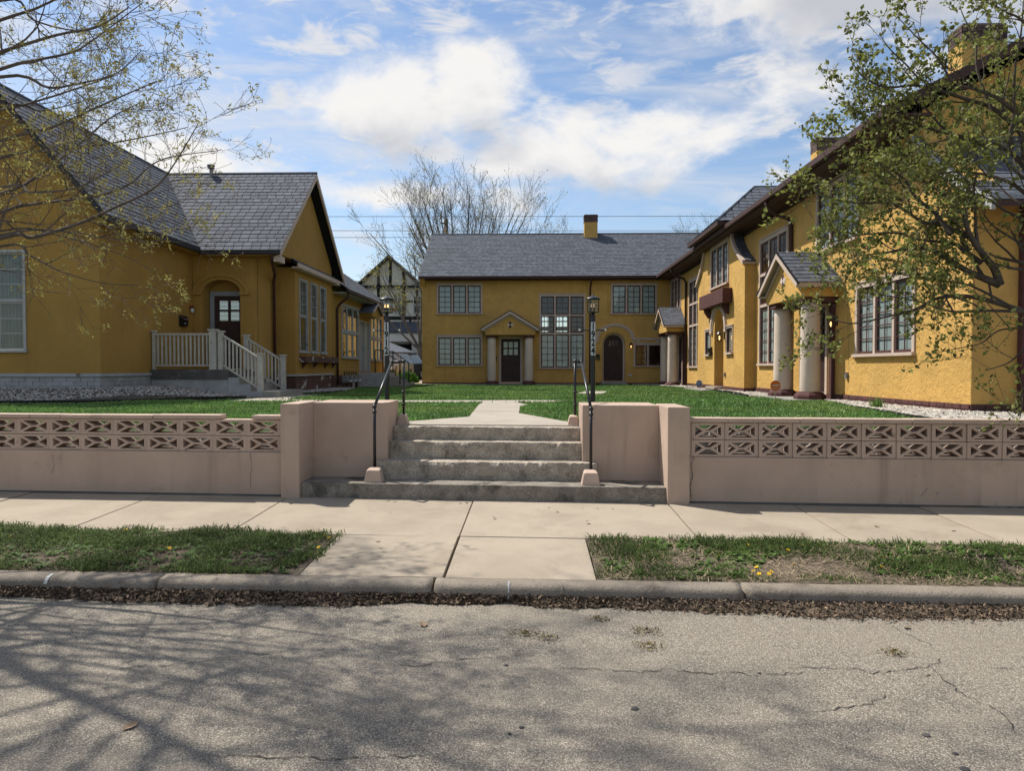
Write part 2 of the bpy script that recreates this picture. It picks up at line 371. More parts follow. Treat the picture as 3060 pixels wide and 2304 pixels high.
def npmesh(name, V, F, m, parent=None, kind=None, smooth=False):
    """V (n,3), F (m,k) numpy"""
    me = bpy.data.meshes.new(name); k = F.shape[1]
    me.vertices.add(len(V)); me.vertices.foreach_set('co', np.ascontiguousarray(V, dtype=np.float32).ravel())
    me.loops.add(F.size); me.loops.foreach_set('vertex_index', np.ascontiguousarray(F, dtype=np.int32).ravel())
    me.polygons.add(len(F)); me.polygons.foreach_set('loop_start', np.arange(0, F.size, k, dtype=np.int32))
    try: me.polygons.foreach_set('loop_total', np.full(len(F), k, dtype=np.int32))
    except Exception: pass
    me.materials.append(MATS[m]); me.update(calc_edges=True); me.validate()
    if smooth: me.polygons.foreach_set('use_smooth', [True]*len(me.polygons))
    o = bpy.data.objects.new(name, me); COL.objects.link(o)
    if parent is not None:
        o.parent = parent; o.location = -OFF[parent]
    reg(o, (0, 0, 0))
    if kind: o['kind'] = kind
    return o
def meshof(mb, name, m, smooth=False, bevel=0.0):
    o = mb.build(name, m, None, smooth, bevel=bevel); me = o.data; bpy.data.objects.remove(o); return me
def text_mesh(name, txt, size, m, offset=0.0, extrude=.002, sx=1.0):
    cu = bpy.data.curves.new(name, 'FONT'); cu.body = txt; cu.size = size; cu.align_x = 'CENTER'; cu.align_y = 'CENTER'
    cu.offset = offset; cu.extrude = extrude; cu.resolution_u = 4
    o = bpy.data.objects.new(name, cu); COL.objects.link(o)
    dg = bpy.context.evaluated_depsgraph_get(); me = bpy.data.meshes.new_from_object(o.evaluated_get(dg))
    bpy.data.objects.remove(o)
    if sx != 1.0:
        for v in me.vertices: v.co.x *= sx
    me.materials.clear(); me.materials.append(MATS[m]); return me
def sm(t): t = max(0., min(1., t)); return t*t*(3-2*t)
def kshear(y):
    if y < 5.2: return .03
    if y < 7.6: return .03+.032*(y-5.2)/2.4
    if y < 9.2: return .062
    return .062*(1-sm((y-9.2)/4.5))
def S(p): return (p[0], p[1]-kshear(p[1])*p[0], p[2])     # the street runs a few degrees off the courtyard's axis
def zl(x, y): return .9-.0059*(max(y, 8.6)-8.6)
def arch(uc, half, spring, rise, base, n=16):
    pts = [(uc-half, base)]
    for i in range(n+1):
        a = math.pi*(1-i/n); pts.append((uc+half*math.cos(a), spring+rise*math.sin(a)))
    pts.append((uc+half, base)); return pts
# ================================================================ SETTING
XS = (-60, 60)
def strip_grid(name, m, xs, ys, zf, kind='structure', warp=S, noise_amp=0.0):
    V = []; F = []
    for y in ys:
        for x in xs:
            z = zf(x, y)
            if noise_amp: z += noise_amp*noise.noise(Vector((x*2.2, y*2.2, 3.1)))
            V.append(warp((x, y, z)))
    n = len(xs)
    for j in range(len(ys)-1):
        for i in range(n-1): F.append((j*n+i, j*n+i+1, (j+1)*n+i+1, (j+1)*n+i))
    o = npmesh(name, np.array(V), np.array(F), m, None, kind); return o
def steps_(a, b, d): return list(np.linspace(a, b, max(2, int(round((b-a)/d))+1)))
# far terrain and road
mb = MB(); mb.add([(-400, 40, .55), (400, 40, .55), (400, 900, .55), (-400, 900, .55)], [(0, 1, 2, 3)])
mb.build('ground', 'turf_soil', kind='structure')
road = strip_grid('road', 'asphalt', [-60, -30, -12, -6, -3, 0, 3, 6, 12, 30, 60], [-40, -12, -4, 0, 2, 4, 4.97], lambda x, y: 0.0)
def ribbon(pts, w, jit, z, seed, name, m, parent, kind=None):
    rr = random.Random(seed); P = []
    for (x0, y0), (x1, y1) in zip(pts[:-1], pts[1:]):
        L = math.hypot(x1-x0, y1-y0); n = max(2, int(L/.03))
        for i in range(n):
            t = i/n; P.append((x0+(x1-x0)*t+rr.uniform(-jit, jit), y0+(y1-y0)*t+rr.uniform(-jit, jit)))
    V = []; F = []
    for i, (x, y) in enumerate(P):
        a = P[max(0, i-1)]; b = P[min(len(P)-1, i+1)]; d = Vector((b[0]-a[0], b[1]-a[1])); d = d.normalized() if d.length else Vector((1, 0))
        ww = w*rr.uniform(.15, 1.0)*min(1, 6*min(i+1, len(P)-i)/len(P)+.1)*.5
        V += [(x-d.y*ww, y+d.x*ww, z), (x+d.y*ww, y-d.x*ww, z)]
    for i in range(len(P)-1): F.append((2*i, 2*i+1, 2*i+3, 2*i+2))
    return npmesh(name, np.array(V), np.array(F), m, parent, kind)
CR = [([(-2.266, 3.782), (-1.979, 3.850), (-1.759, 3.918), (-1.543, 4.020), (-1.223, 3.948)], 0.012),
      ([(-0.821, 3.912), (-0.639, 3.871), (-0.497, 3.921), (-0.314, 3.982), (-0.110, 4.027)], 0.014),
      ([(-0.110, 4.033), (0.044, 4.057)], 0.014),
      ([(0.165, 3.872), (0.407, 3.854), (0.574, 3.830), (0.726, 3.872), (0.861, 3.823), (1.046, 3.843), (1.153, 3.799), (1.343, 3.836), (1.506, 3.855)], 0.016),
      ([(1.310, 3.915), (1.492, 3.914), (1.711, 3.914), (1.782, 3.857), (1.969, 3.897), (2.148, 3.962), (2.289, 4.108)], 0.016),
      ([(2.139, 3.947), (2.115, 3.814), (2.101, 3.626), (2.160, 3.468), (2.149, 3.366), (2.111, 3.178)], 0.014),
      ([(1.970, 3.782), (2.095, 3.842)], 0.016),
      ([(1.302, 3.410), (1.478, 3.450), (1.630, 3.525), (1.761, 3.616)], 0.014),
      ([(2.426, 3.939), (2.617, 3.951)], 0.012),
      ([(-1.330, 2.953), (-1.136, 2.949), (-0.846, 2.939), (-0.567, 2.965), (-0.381, 2.997)], 0.014),
      ([(2.216, 4.562), (2.274, 4.296), (2.284, 4.192)], 0.010)]
for i, (pts, w) in enumerate(CR): ribbon(pts, w*.6, .016, .004, 40+i, 'crack', 'crack', road)
for i in range(16):
    x = random.uniform(-.3, 3.2); y = random.uniform(2.1, 4.2); r = random.uniform(.008, .02)
    MB().lathe([(r, .001), (r*.9, .0045), (r*.3, .005)], (x, y), 10).build('tar_spot', 'tar', road, smooth=True)
# kerb stones: rounded profile, one mesh each
kerb = MB(); kerb.box(-60, 4.96, -.2, 60, 5.09, .05); kerb = kerb.build('kerb', 'kerb', kind='structure', warp=S)
kprof = [(4.945, -.05), (4.940, .0), (4.943, .045), (4.947, .078), (4.957, .098), (4.973, .111), (4.995, .117), (5.04, .119), (5.105, .120), (5.105, -.05)]
kx = [-12.4, -9.7, -7.0, -4.9, -2.62, -.68, 1.42, 3.75, 6.2, 8.7, 11.2]
for i in range(len(kx)-1):
    a, b = kx[i]+.012, kx[i+1]-.012; xs = steps_(a, b, .05); mb = MB(); n = len(kprof)
    for x in xs:
        for (y, z) in kprof:
            e = (.005*noise.noise(Vector((x*3, y*9, z*9+i)))+.006*max(0, noise.noise(Vector((x*11, z*20, i)))-.2)) if 0 < z < .14 else 0
            mb.v.append((x, y+e, z+e*.6))
    for q in range(len(xs)-1):
        for j in range(n): mb.f.append((q*n+j, q*n+(j+1) % n, (q+1)*n+(j+1) % n, (q+1)*n+j))
    mb.f.append(tuple(range(n))); mb.f.append(tuple((len(xs)-1)*n+j for j in range(n))[::-1])
    mb.build('kerb_stone', 'kerb', kerb, smooth=True, warp=S)
for x, w, m_, h in ((-.16, .014, 'chalk', 1.0), (.20, .022, 'kerb', .55), (-3.42, .03, 'chalk', .5)):
    mb = MB(); pr = [(4.935, .03), (4.940, .076), (4.952, .099), (4.970, .114), (4.995, .1215), (5.03, .1235)]; pr = pr[int((1-h)*3):]
    for (y, z) in pr: mb.v += [S((x-w/2+.006*random.random(), y-.001, z)), S((x+w/2, y-.001, z))]
    for i in range(len(pr)-1): mb.f.append((2*i, 2*i+1, 2*i+3, 2*i+2))
    mb.build('survey_mark', m_, kerb)
# planting strip soil
def strip_z(x, y): return .118+.032*(y-5.1)
soilL = strip_grid('planting_strip_left', 'soil', steps_(-14, -1.67, .06), steps_(5.10, 6.2, .06), strip_z, noise_amp=.012)
soilR = strip_grid('planting_strip_right', 'soil', steps_(.455, 14, .06), steps_(5.10, 6.2, .06), strip_z, noise_amp=.014)
# sidewalk slabs
sw = MB(); sw.box(-60, 6.19, -.2, 60, 7.74, .12); sw.box(-1.67, 5.11, -.2, .455, 6.2, .09)
sw = sw.build('sidewalk', 'mortar', kind='structure', warp=S)
jx = [-13.1, -11.6, -10.1, -8.6, -7.1, -5.6, -4.12, -2.64, -.62, 1.40, 2.66, 3.88, 5.2, 6.6, 8.0, 9.4, 10.8, 12.2]
gp = .006
def slab(x0, x1, y0, y1, z0, z1, parent, m='sidewalk', tilt=.003):
    a, b = random.uniform(-tilt, tilt), random.uniform(-tilt, tilt)
    mb = MB(); mb.box(x0, y0, 0, x1, y1, 1); zz = lambda p: (p[0], p[1], (z0-.1) if p[2] < .5 else z0+(z1-z0)*(p[1]-y0)/(y1-y0)+a*(p[0]-x0)+b*(p[1]-y0))
    mb.v = [zz(p) for p in mb.v]
    return mb.build('paving_slab', m, parent, warp=S, bevel=.005)
for i in range(len(jx)-1): slab(jx[i]+gp, jx[i+1]-gp, 6.21, 7.72, .158, .196, sw)
slab(-1.66, -.62-gp-.004, 5.112, 6.196, .119, .157, sw); slab(-.62+gp+.004, .448, 5.112, 6.196, .119, .157, sw)
# lawn terrain
def lawn_z(x, y):
    z = zl(x, y)
    if y < 9.25 and not (-2.2 < x < 1.2): z = z-.42*sm((9.25-y)/1.1)
    z += .05*sm((x-.2)/.8)*math.exp(-((y-14.3)/1.3)**2)      # the crest that hides the cross path
    return z
xs = sorted(set([-200, -120, -60, -30, -20]+[round(v, 3) for v in np.arange(-15, 15.01, .3)]+[-2.69, -1.64, .56, 1.61]+[20, 30, 60, 120, 200]))
ys = [7.86, 8.0, 8.15, 8.3, 8.45, 8.6, 8.8, 9.1, 9.5]+[round(v, 2) for v in np.arange(10, 36, .5)]+[38, 42, 48, 56, 70, 100]
V = [S((x, y, lawn_z(x, y))) for y in ys for x in xs]; n = len(xs); F = []
for j in range(len(ys)-1):
    for i in range(n-1):
        cx, cy = (xs[i]+xs[i+1])/2, (ys[j]+ys[j+1])/2
        if -2.72 < cx < 1.62 and cy < 8.75: continue
        F.append((j*n+i, j*n+i+1, (j+1)*n+i+1, (j+1)*n+i))
lw = npmesh('lawn', np.array(V), np.array(F), 'turf_soil', None, 'structure'); lw.data.materials.append(MATS['bank_shade'])
lw.data.polygons.foreach_set('material_index', [1 if (p.center.y < 9.0 and abs(p.center.x+.55) > 2.1) else 0 for p in lw.data.polygons])  # bank faces behind the walls get the painted shade
def in_poly(x, y, poly):
    inside = np.zeros(len(x), bool); n = len(poly); j = n-1
    for i in range(n):
        xi, yi = poly[i]; xj, yj = poly[j]
        c = ((yi > y) != (yj > y)) & (x < (xj-xi)*(y-yi)/(yj-yi+1e-12)+xi); inside ^= c; j = i
    return inside
def sheet(name, m, poly, dz, thick=.08, parent=None, kind=None):
    mb = MB(); mb.prism([(x, y, zl(x, y)+dz-thick) for x, y in poly], (0, 0, thick)); return mb.build(name, m, parent, kind=kind)
PATHS = [[(-1.63, 8.78), (.55, 8.66), (.46, 9.25), (-.20, 11.2), (-.215, 13.2), (-.02, 13.9), (-.3, 15.0), (-1.01, 15.0), (-1.02, 14.1), (-.885, 10.3), (-1.57, 9.3)],
         [(-6.65, 15.75), (-2.8, 15.35), (-1.02, 15.02), (-.3, 15.02), (1.4, 15.25), (5.75, 15.6), (5.75, 16.25), (1.2, 16.2), (-.25, 16.35), (-2.9, 16.1), (-6.65, 16.8)],
         [(-6.65, 16.82), (-5.6, 16.65), (-5.6, 19.9), (-6.65, 19.9)],
         [(1.25, 21.1), (2.0, 21.0), (2.5, 23.8), (1.75, 23.9)], [(3.2, 20.6), (4.6, 21.0), (4.65, 21.5), (3.25, 21.05)]]
path = MB(); path.prism([(x, y, zl(x, y)-.06) for x, y in PATHS[0]], (0, 0, .075)); path = path.build('path', 'path', kind='structure')
for pl in PATHS[1:]: sheet('path_slab', 'path', pl, .012, .07, path)
for (a, b) in (((-.93, 11.6), (-.205, 11.6)), ((-.99, 13.25), (-.215, 13.25))):
    mb = MB(); mb.add([(a[0]+.01, a[1], zl(0, a[1])+.0205), (b[0], b[1], zl(0, a[1])+.0205), (b[0], b[1]+.02, zl(0, a[1])+.0205), (a[0]+.01, a[1]+.02, zl(0, a[1])+.0205)], [(0, 1, 2, 3)]); mb.build('joint', 'mortar', path)
drive = MB(); drive.add([(-7.0, 35.4, .80), (-5.2, 35.4, .80), (-5.2, 60, .82), (-14, 60, .82), (-14, 37, .80), (-7.0, 37, .80)], [(0, 1, 2, 3, 4, 5)]); drive.build('driveway', 'path', kind='structure')
# gravel beds
BEDS = {'left': [(-14, 13.7), (-10.35, 14.05), (-9.0, 14.55), (-7.9, 15.6), (-6.75, 17.2), (-6.7, 17.85), (-9.42, 17.9), (-9.42, 15.78), (-14, 15.78)],
        'bay_left': [(-6.6, 19.7), (-6.0, 21.5), (-5.9, 23.0), (-6.3, 26.2), (-7.1, 26.4), (-7.1, 21.9), (-7.7, 21.9), (-7.7, 20.1), (-6.6, 20.0)],
        'right': [(6.05, 15.5), (5.6, 12.9), (5.28, 10.6), (5.0, 9.0), (14, 9.0), (14, 11.05), (6.48, 11.05), (6.48, 15.5)],
        'bay_right': [(5.2, 17.9), (5.45, 19.5), (5.7, 21.3), (5.72, 24.4), (6.17, 24.4), (6.17, 21.7), (6.48, 21.6), (6.48, 18.4), (5.75, 18.4)],
        'back': [(-5.2, 34.45), (2.9, 34.45), (2.9, 34.97), (-5.2, 34.97)], 'back_right': [(4.7, 34.2), (5.6, 33.9), (5.6, 31.0), (5.9, 28.0), (6.4, 27.9), (6.48, 34.97), (4.7, 34.97)]}
BEDZ = {'left': .22, 'bay_left': .06, 'right': .04, 'bay_right': .05, 'back': .03, 'back_right': .04}
def bed_z(k, x, y):
    z = zl(x, y)+.03
    if k == 'left': z = z+.26*np.clip((y-14.0)/1.8, 0, 1)*np.clip((-6.9-x)/2.0, 0, 1)
    else: z = z+BEDZ[k]*.6
    return z
stone_v = np.array([(-1, 0, 0), (1, 0, 0), (0, -.7, 0), (0, .7, 0), (0, 0, .55), (.5, .35, .3), (-.45, -.3, .35)], float)
stone_f = np.array([(0, 2, 6), (2, 4, 6), (0, 6, 4), (2, 1, 4), (1, 5, 4), (1, 3, 5), (3, 4, 5), (3, 0, 4)])
beds = []
for k, pl in BEDS.items():
    mb = MB(); lp = [(x, y, float(bed_z(k, x, y))-.02) for x, y in pl]
    t = tessellate_polygon([[Vector((x, y, 0)) for x, y in pl]]); mb.add(lp, t); mb.add([(x, y, z-.2) for x, y, z in lp]+lp, [(i, (i+1) % len(lp), len(lp)+(i+1) % len(lp), len(lp)+i) for i in range(len(lp))])
    bo = mb.build('gravel_bed', 'gravel_base', kind='structure')
    a = np.array(pl); x0, y0 = a.min(0); x1, y1 = a.max(0)
    N = int((x1-x0)*(y1-y0)*{'left': 330, 'right': 420}.get(k, 260)); X = rng.uniform(max(x0, -13), min(x1, 9.5), N); Y = rng.uniform(y0, y1, N)
    ok = in_poly(X, Y, pl); X = X[ok]; Y = Y[ok]; n = len(X)
    Z = np.array([bed_z(k, x, y) for x, y in zip(X, Y)])-.012+rng.uniform(0, .012, n)
    s_ = rng.uniform(.016, .038, n)*(1 if k in ('right', 'left') else 1.15); th = rng.uniform(0, 6.28, n); tl = rng.normal(0, .35, (n, 2))
    P = stone_v[None]*s_[:, None, None]; c, s = np.cos(th)[:, None], np.sin(th)[:, None]
    px = P[..., 0]*c-P[..., 1]*s; py = P[..., 0]*s+P[..., 1]*c; pz = P[..., 2]+px*tl[:, :1]+py*tl[:, 1:]
    VV = np.stack([px+X[:, None], py+Y[:, None], pz+Z[:, None]], -1).reshape(-1, 3)
    FF = (stone_f[None]+np.arange(n)[:, None, None]*7).reshape(-1, 3)
    npmesh('gravel', VV, FF, 'gravel', bo, 'stuff', smooth=True)
def edge_strip(name, label, pts, h, z=None):
    mb = MB(); P = []
    for (x0, y0), (x1, y1) in zip(pts[:-1], pts[1:]):
        for i in range(8): t = i/8; P.append((x0+(x1-x0)*t, y0+(y1-y0)*t))
    P.append(pts[-1]); n = len(P); lo = []; hi = []
    for i, (x, y) in enumerate(P):
        a = P[max(0, i-1)]; b = P[min(n-1, i+1)]; d = Vector((b[0]-a[0], b[1]-a[1])).normalized()
        w = .012; zz = zl(x, y)+h+.012*noise.noise(Vector((x, y, 0)))
        mb.v += [(x-d.y*w, y+d.x*w, zz-h-.1), (x+d.y*w, y-d.x*w, zz-h-.1), (x+d.y*w, y-d.x*w, zz), (x-d.y*w, y+d.x*w, zz)]
    for i in range(n-1):
        for j in range(4): mb.f.append((4*i+j, 4*i+(j+1) % 4, 4*i+4+(j+1) % 4, 4*i+4+j))
    mb.f += [(0, 1, 2, 3), (4*n-4, 4*n-3, 4*n-2, 4*n-1)]
    o = mb.build(name, 'edging'); return props(o, label, 'edging')
edge_strip('lawn_edging', 'black plastic edging between left house gravel and lawn', BEDS['left'][:5], .075)
edge_strip('lawn_edging', 'black edging strip beside gravel under the left bay window', BEDS['bay_left'][:4], .05)
edge_strip('lawn_edging', 'black edging curving past gravel near the sunlit right corner', BEDS['right'][:4], .06)
edge_strip('lawn_edging', 'black edging with raised end between bay door and near porch', BEDS['bay_right'][:4], .09)
# ---------------------------------------------------------------- grass blades
def blades(X, Y, Z, h, w, lean, name, m, parent=None, kind='stuff'):
    n = len(X); th = rng.uniform(0, 6.283, n); la = rng.uniform(0, 6.283, n); ll = lean*h*rng.uniform(.2, 1, n)
    dx, dy = np.cos(th)*w*.5, np.sin(th)*w*.5; lx, ly = np.cos(la)*ll, np.sin(la)*ll
    V = np.empty((n, 5, 3)); V[:, 0] = np.stack([X-dx, Y-dy, Z], -1); V[:, 1] = np.stack([X+dx, Y+dy, Z], -1)
    V[:, 2] = np.stack([X+dx*.8+lx*.35, Y+dy*.8+ly*.35, Z+h*.6], -1); V[:, 3] = np.stack([X-dx*.8+lx*.35, Y-dy*.8+ly*.35, Z+h*.6], -1)
    V[:, 4] = np.stack([X+lx, Y+ly, Z+h*np.where(ll < h, np.sqrt(np.maximum(.1, 1-(ll/h)**2)), .35)], -1)
    b = np.arange(n)[:, None]*5
    F = np.concatenate([b+np.array([[0, 1, 2]]), b+np.array([[0, 2, 3]]), b+np.array([[3, 2, 4]])], 0)
    return npmesh(name, V.reshape(-1, 3), F, m, parent, kind)
def lawn_pts(N, xr, yr, power):
    u = rng.uniform(0, 1, N); Y = yr[0]*(yr[1]/yr[0])**(u**power); X = rng.uniform(xr[0], xr[1], N)
    lim = .72*Y+1.0; ok = np.abs(X) < lim
    for pl in PATHS: ok &= ~in_poly(X, Y, pl)
    for pl in BEDS.values(): ok &= ~in_poly(X, Y, pl)
    ok &= ~((X < -7.05) & (Y > 15.8)); ok &= ~((X > 6.1)); ok &= ~((X > -2.75) & (X < 1.65) & (Y < 8.9)) & ~((np.abs(X+.55) > 2.1) & (Y < 9.0))
    ok &= ~((X < -9.4) & (Y > 15.7)) & ~((X < -5.7) & (Y > 29.5)) & ~((X > -5.3) & (Y > 34.4)) & ~((X > 5.55) & (Y > 15.4) & (Y < 18.4))
    X, Y = X[ok], Y[ok]; Z = np.array([lawn_z(x, y) for x, y in zip(X, Y)]); yy = np.array([y-kshear(y)*x for x, y in zip(X, Y)])
    return X, yy, Z
X, Y, Z = lawn_pts(190000, (-11, 6.2), (8.3, 35.0), 1.0)
h = rng.uniform(.035, .07, len(X))*(1+.25*np.sin(X*1.7+Y)); gr = blades(X, Y, Z-.005, h, .006+.0011*Y, .7, 'grass', 'grass')
props(gr, 'short bright green mown grass covering the courtyard lawn', 'grass', kind='stuff')
# planting strips: rough grass, straw, weeds
def dens(x, y, s, o=0.): return np.array([noise.noise(Vector((a*s, b*s, o))) for a, b in zip(x, y)])
def warpy(X, Y): return np.array([y-kshear(y)*x for x, y in zip(X, Y)])
N = 30000; X = rng.uniform(-5.2, -1.62, N); Y = rng.uniform(5.11, 6.26, N); d = dens(X, Y, 2.3)
edge = np.where(X > -1.75, rng.uniform(0, 1, N) < .5, True) & ~((X > -1.95) & (Y < 5.45) & ((X+1.95)**2+(Y-5.45)**2 > .05)); ok = (d+rng.uniform(-.25, .45, N) > 0) & edge; X, Y, d = X[ok], Y[ok], d[ok]
hh = rng.uniform(.02, .068, len(X))*(1+np.clip(d, -.3, .8))*np.where(Y > 6.0, 1.25, 1)
o = blades(X, warpy(X, Y), np.array([strip_z(a, b) for a, b in zip(X, Y)])-.004, hh, .007, 1.7, 'grass', 'grass_rough'); props(o, 'dark shaded rough grass filling the left planting strip by the kerb', 'grass')
N = 30000; X = rng.uniform(.46, 5.2, N); Y = rng.uniform(5.12, 6.24, N); d = dens(X, Y, 1.9, 5.0)+.22*(Y-5.6)
ok = d+rng.uniform(-.45, .40, N) > .06; Xg, Yg, dg = X[ok], Y[ok], d[ok]
o = blades(Xg, warpy(Xg, Yg), np.array([strip_z(a, b) for a, b in zip(Xg, Yg)])-.004, rng.uniform(.02, .07, len(Xg))*(1+np.clip(dg, -.2, .8)), .0065, 1.7, 'grass', 'grass_rough'); props(o, 'sunlit patchy grass growing in the right planting strip', 'grass')
def flat_straw(N, xr, yr, name, label, lo, hi, zf, m='straw', w=.004):
    X = rng.uniform(*xr, N); Y = rng.uniform(*yr, N); th = rng.uniform(0, 6.283, N); L = rng.uniform(lo, hi, N)
    dx, dy = np.cos(th)*L/2, np.sin(th)*L/2; ex, ey = -np.sin(th)*w/2, np.cos(th)*w/2
    YY = warpy(X, Y); Z = np.array([zf(a, b) for a, b in zip(X, Y)])+.006; t = rng.uniform(-.01, .03, N)
    V = np.stack([np.stack([X-dx-ex, YY-dy-ey, Z], -1), np.stack([X-dx+ex, YY-dy+ey, Z], -1), np.stack([X+dx+ex, YY+dy+ey, Z+t], -1), np.stack([X+dx-ex, YY+dy-ey, Z+t], -1)], 1)
    o = npmesh(name, V.reshape(-1, 3), np.arange(4*N).reshape(-1, 4), m, None, 'stuff'); return props(o, label, 'straw')
flat_straw(4300, (.5, 5.2), (5.12, 6.18), 'dead_grass', 'pale dead grass blades lying in the right planting strip', .03, .11, strip_z)
flat_straw(5000, (-5.2, -1.72), (5.12, 6.18), 'dead_grass', 'brown dead grass blades lying in the left planting strip', .03, .09, strip_z, 'litter')
# broad leaved weeds as rosettes (ground cover)
def rosettes(pts, name, label, m, rl=(.03, .06), nl=(7, 12)):
    V = []; F = []
    for (x, y, z, s) in pts:
        for k in range(random.randint(*nl)):
            a = random.uniform(0, 6.28); L = random.uniform(*rl)*s; w = L*random.uniform(.28, .42); up = random.uniform(.25, .9)
            c, s_ = math.cos(a), math.sin(a); b = len(V)
            for (t, ww, hz) in ((0, .15, 0), (.5, 1, up*.55), (1, .05, up*.6)):
                for sg in (-1, 1): V.append((x+c*L*t-s_*w*ww*sg*.5, y+s_*L*t+c*w*ww*sg*.5, z+L*hz))
            F += [(b, b+1, b+3, b+2), (b+2, b+3, b+5, b+4)]
    o = npmesh(name, np.array(V), np.array(F), m, None, 'stuff'); return props(o, label, 'weeds')
pts = []
for i in range(1900):
    x, y = random.uniform(.52, 5.0), random.uniform(5.15, 6.2)
    if noise.noise(Vector((x*1.6, y*1.6, 9)))+.5*(y-5.9) > random.uniform(-.25, .45): pts.append((x, S((x, y, 0))[1], strip_z(x, y), random.uniform(.6, 1.25)))
rosettes(pts, 'weeds', 'broad leaved green weeds spread through the right planting strip', 'weed')
pts = []
for i in range(1000):
    x, y = random.uniform(-5.1, -1.75), random.uniform(5.15, 6.2); pts.append((x, S((x, y, 0))[1], strip_z(x, y), random.uniform(.5, 1.1)))
rosettes(pts, 'weeds', 'low ivy-like weeds under the grass of the left planting strip', 'weed')
# dandelions
DAND = [(1.726, 5.939, 0.170, 0.0), (1.995, 5.780, 0.170, 0.7), (2.171, 5.941, 0.170, 1.4), (2.206, 5.915, 0.170, 2.1), (1.419, 5.617, 0.170, 2.8), (1.887, 5.347, 0.170, 3.5), (1.545, 5.166, 0.170, 4.2), (1.599, 5.271, 0.170, 4.9), (1.564, 5.099, 0.170, 5.6), (1.632, 5.101, 0.170, 6.3), (1.668, 5.162, 0.170, 7.0), (2.496, 5.308, 0.170, 7.7), (2.637, 5.579, 0.170, 8.4), (-4.363, 6.009, 0.180, 9.1), (-1.829, 6.219, 0.180, 9.8), (-1.749, 6.108, 0.180, 10.5), (-1.690, 6.044, 0.180, 11.2), (-1.681, 5.720, 0.180, 11.9), (-3.548, 6.301, 0.180, 12.6), (-2.844, 5.665, 0.180, 13.3)]
fl = MB()
for k in range(14):
    a = 2*math.pi*k/14; fl.add([(0, 0, .0), (.016*math.cos(a-.22), .016*math.sin(a-.22), .004), (.019*math.cos(a), .019*math.sin(a), .006), (.016*math.cos(a+.22), .016*math.sin(a+.22), .004)], [(0, 1, 2, 3)])
fl.sphere((0, 0, .003), .008, 8, (1, 1, .7)); flm = meshof(fl, 'dandelion_head', 'dandelion')
for (x, y, z0, sd) in DAND:
    left = x < 0
    t = thing('dandelion', 'yellow dandelion flower in the dark grass of the left strip' if left else 'yellow dandelion flower among the dry weeds of the right strip', 'flower', (x, y, strip_z(x, y)), 'dandelions in the left strip' if left else 'dandelions in the right strip')
    MB().tube([(x, y, strip_z(x, y)-.01), (x+.004, y-.004, z0-.001)], .0022, 5).build('stem', 'weed', t)
    piece('flower_head', flm, Matrix.Translation((x+.004, y-.004, z0)) @ Matrix.Rotation(sd, 4, 'Z') @ Matrix.Rotation(.45, 4, 'X') @ Matrix.Scale(.85, 4), t)
# leaf litter in the gutter
LE = [(-6, 4.85), (-4, 4.88), (-2.6, 4.74), (-1.35, 4.73), (-1.0, 4.85), (-.2, 4.885), (.3, 4.82), (1.1, 4.78), (1.8, 4.68), (2.2, 4.66), (2.9, 4.73), (4, 4.78), (7, 4.75)]
def litter_edge(x): return 4.945-.62*(4.945-float(np.interp(x, [a for a, b in LE], [b for a, b in LE])))-.045*noise.noise(Vector((x*3, 0, 0)))-.05*noise.noise(Vector((x*9, 1, 0)))-.02*noise.noise(Vector((x*30, 1, 0)))
xs = steps_(-6, 6.5, .03); V = []; F = []
for x in xs:
    e = litter_edge(x)
    for j, t in enumerate((0, .12, .4, .75, 1.0)):
        y = e+(4.945-e)*t; V.append(S((x, y, .003+[0, .008, .018, .032, .045][j]+.008*noise.noise(Vector((x*14, y*14, 2)))*(j > 0))))
for i in range(len(xs)-1):
    for j in range(4): F.append((5*i+j, 5*i+5+j, 5*i+6+j, 5*i+1+j))
lb = npmesh('leaf_litter', np.array(V), np.array(F), 'litter_base', None, 'stuff'); props(lb, 'brown decayed leaves and mulch heaped in the gutter along the kerb', 'leaf litter')
def leafcloud(X, Y, Z, size, name, m, parent=None, kind='stuff', flat=.5):
    n = len(X); q = rng.normal(0, 1, (n, 3)); q[:, 2] = np.abs(q[:, 2])+flat; q /= np.linalg.norm(q, axis=1)[:, None]
    t = np.cross(q, rng.normal(0, 1, (n, 3))); t /= np.linalg.norm(t, axis=1)[:, None]; b = np.cross(q, t)
    P = np.stack([X, Y, Z], -1); s = size[:, None]
    V = np.stack([P-t*s, P-b*s*.42+q*s*.10, P+t*s, P+b*s*.42+q*s*.10], 1)
    bb = np.arange(n)[:, None]*4; F = np.concatenate([bb+np.array([[0, 1, 2]]), bb+np.array([[0, 2, 3]])], 0)
    return npmesh(name, V.reshape(-1, 3), F, m, parent, kind)
N = 15000; X = rng.uniform(-5.2, 5.2, N); e = np.array([litter_edge(x) for x in X]); u = rng.uniform(-.25, 1, N); Yn = np.minimum(e+(4.945-e)*u, 4.94)
Z = .008+.040*np.clip(u, 0, 1)**1.3+rng.uniform(0, .012, N)
leafcloud(X, warpy(X, Yn), Z, rng.uniform(.003, .022, N)*np.where(X < 0, 1.2, .85), 'litter_leaves', 'litter', lb)
N = 1100; X = rng.uniform(-5.2, 5.2, N); e = np.array([litter_edge(x) for x in X]); uu = rng.uniform(-.9, 1, N); Yn = e+(4.935-e)*uu
leafcloud(X, warpy(X, Yn), .014+.04*np.clip(uu, 0, 1)+rng.uniform(0, .01, N), rng.uniform(.006, .020, N), 'litter_leaves', 'dry_leaf', lb)
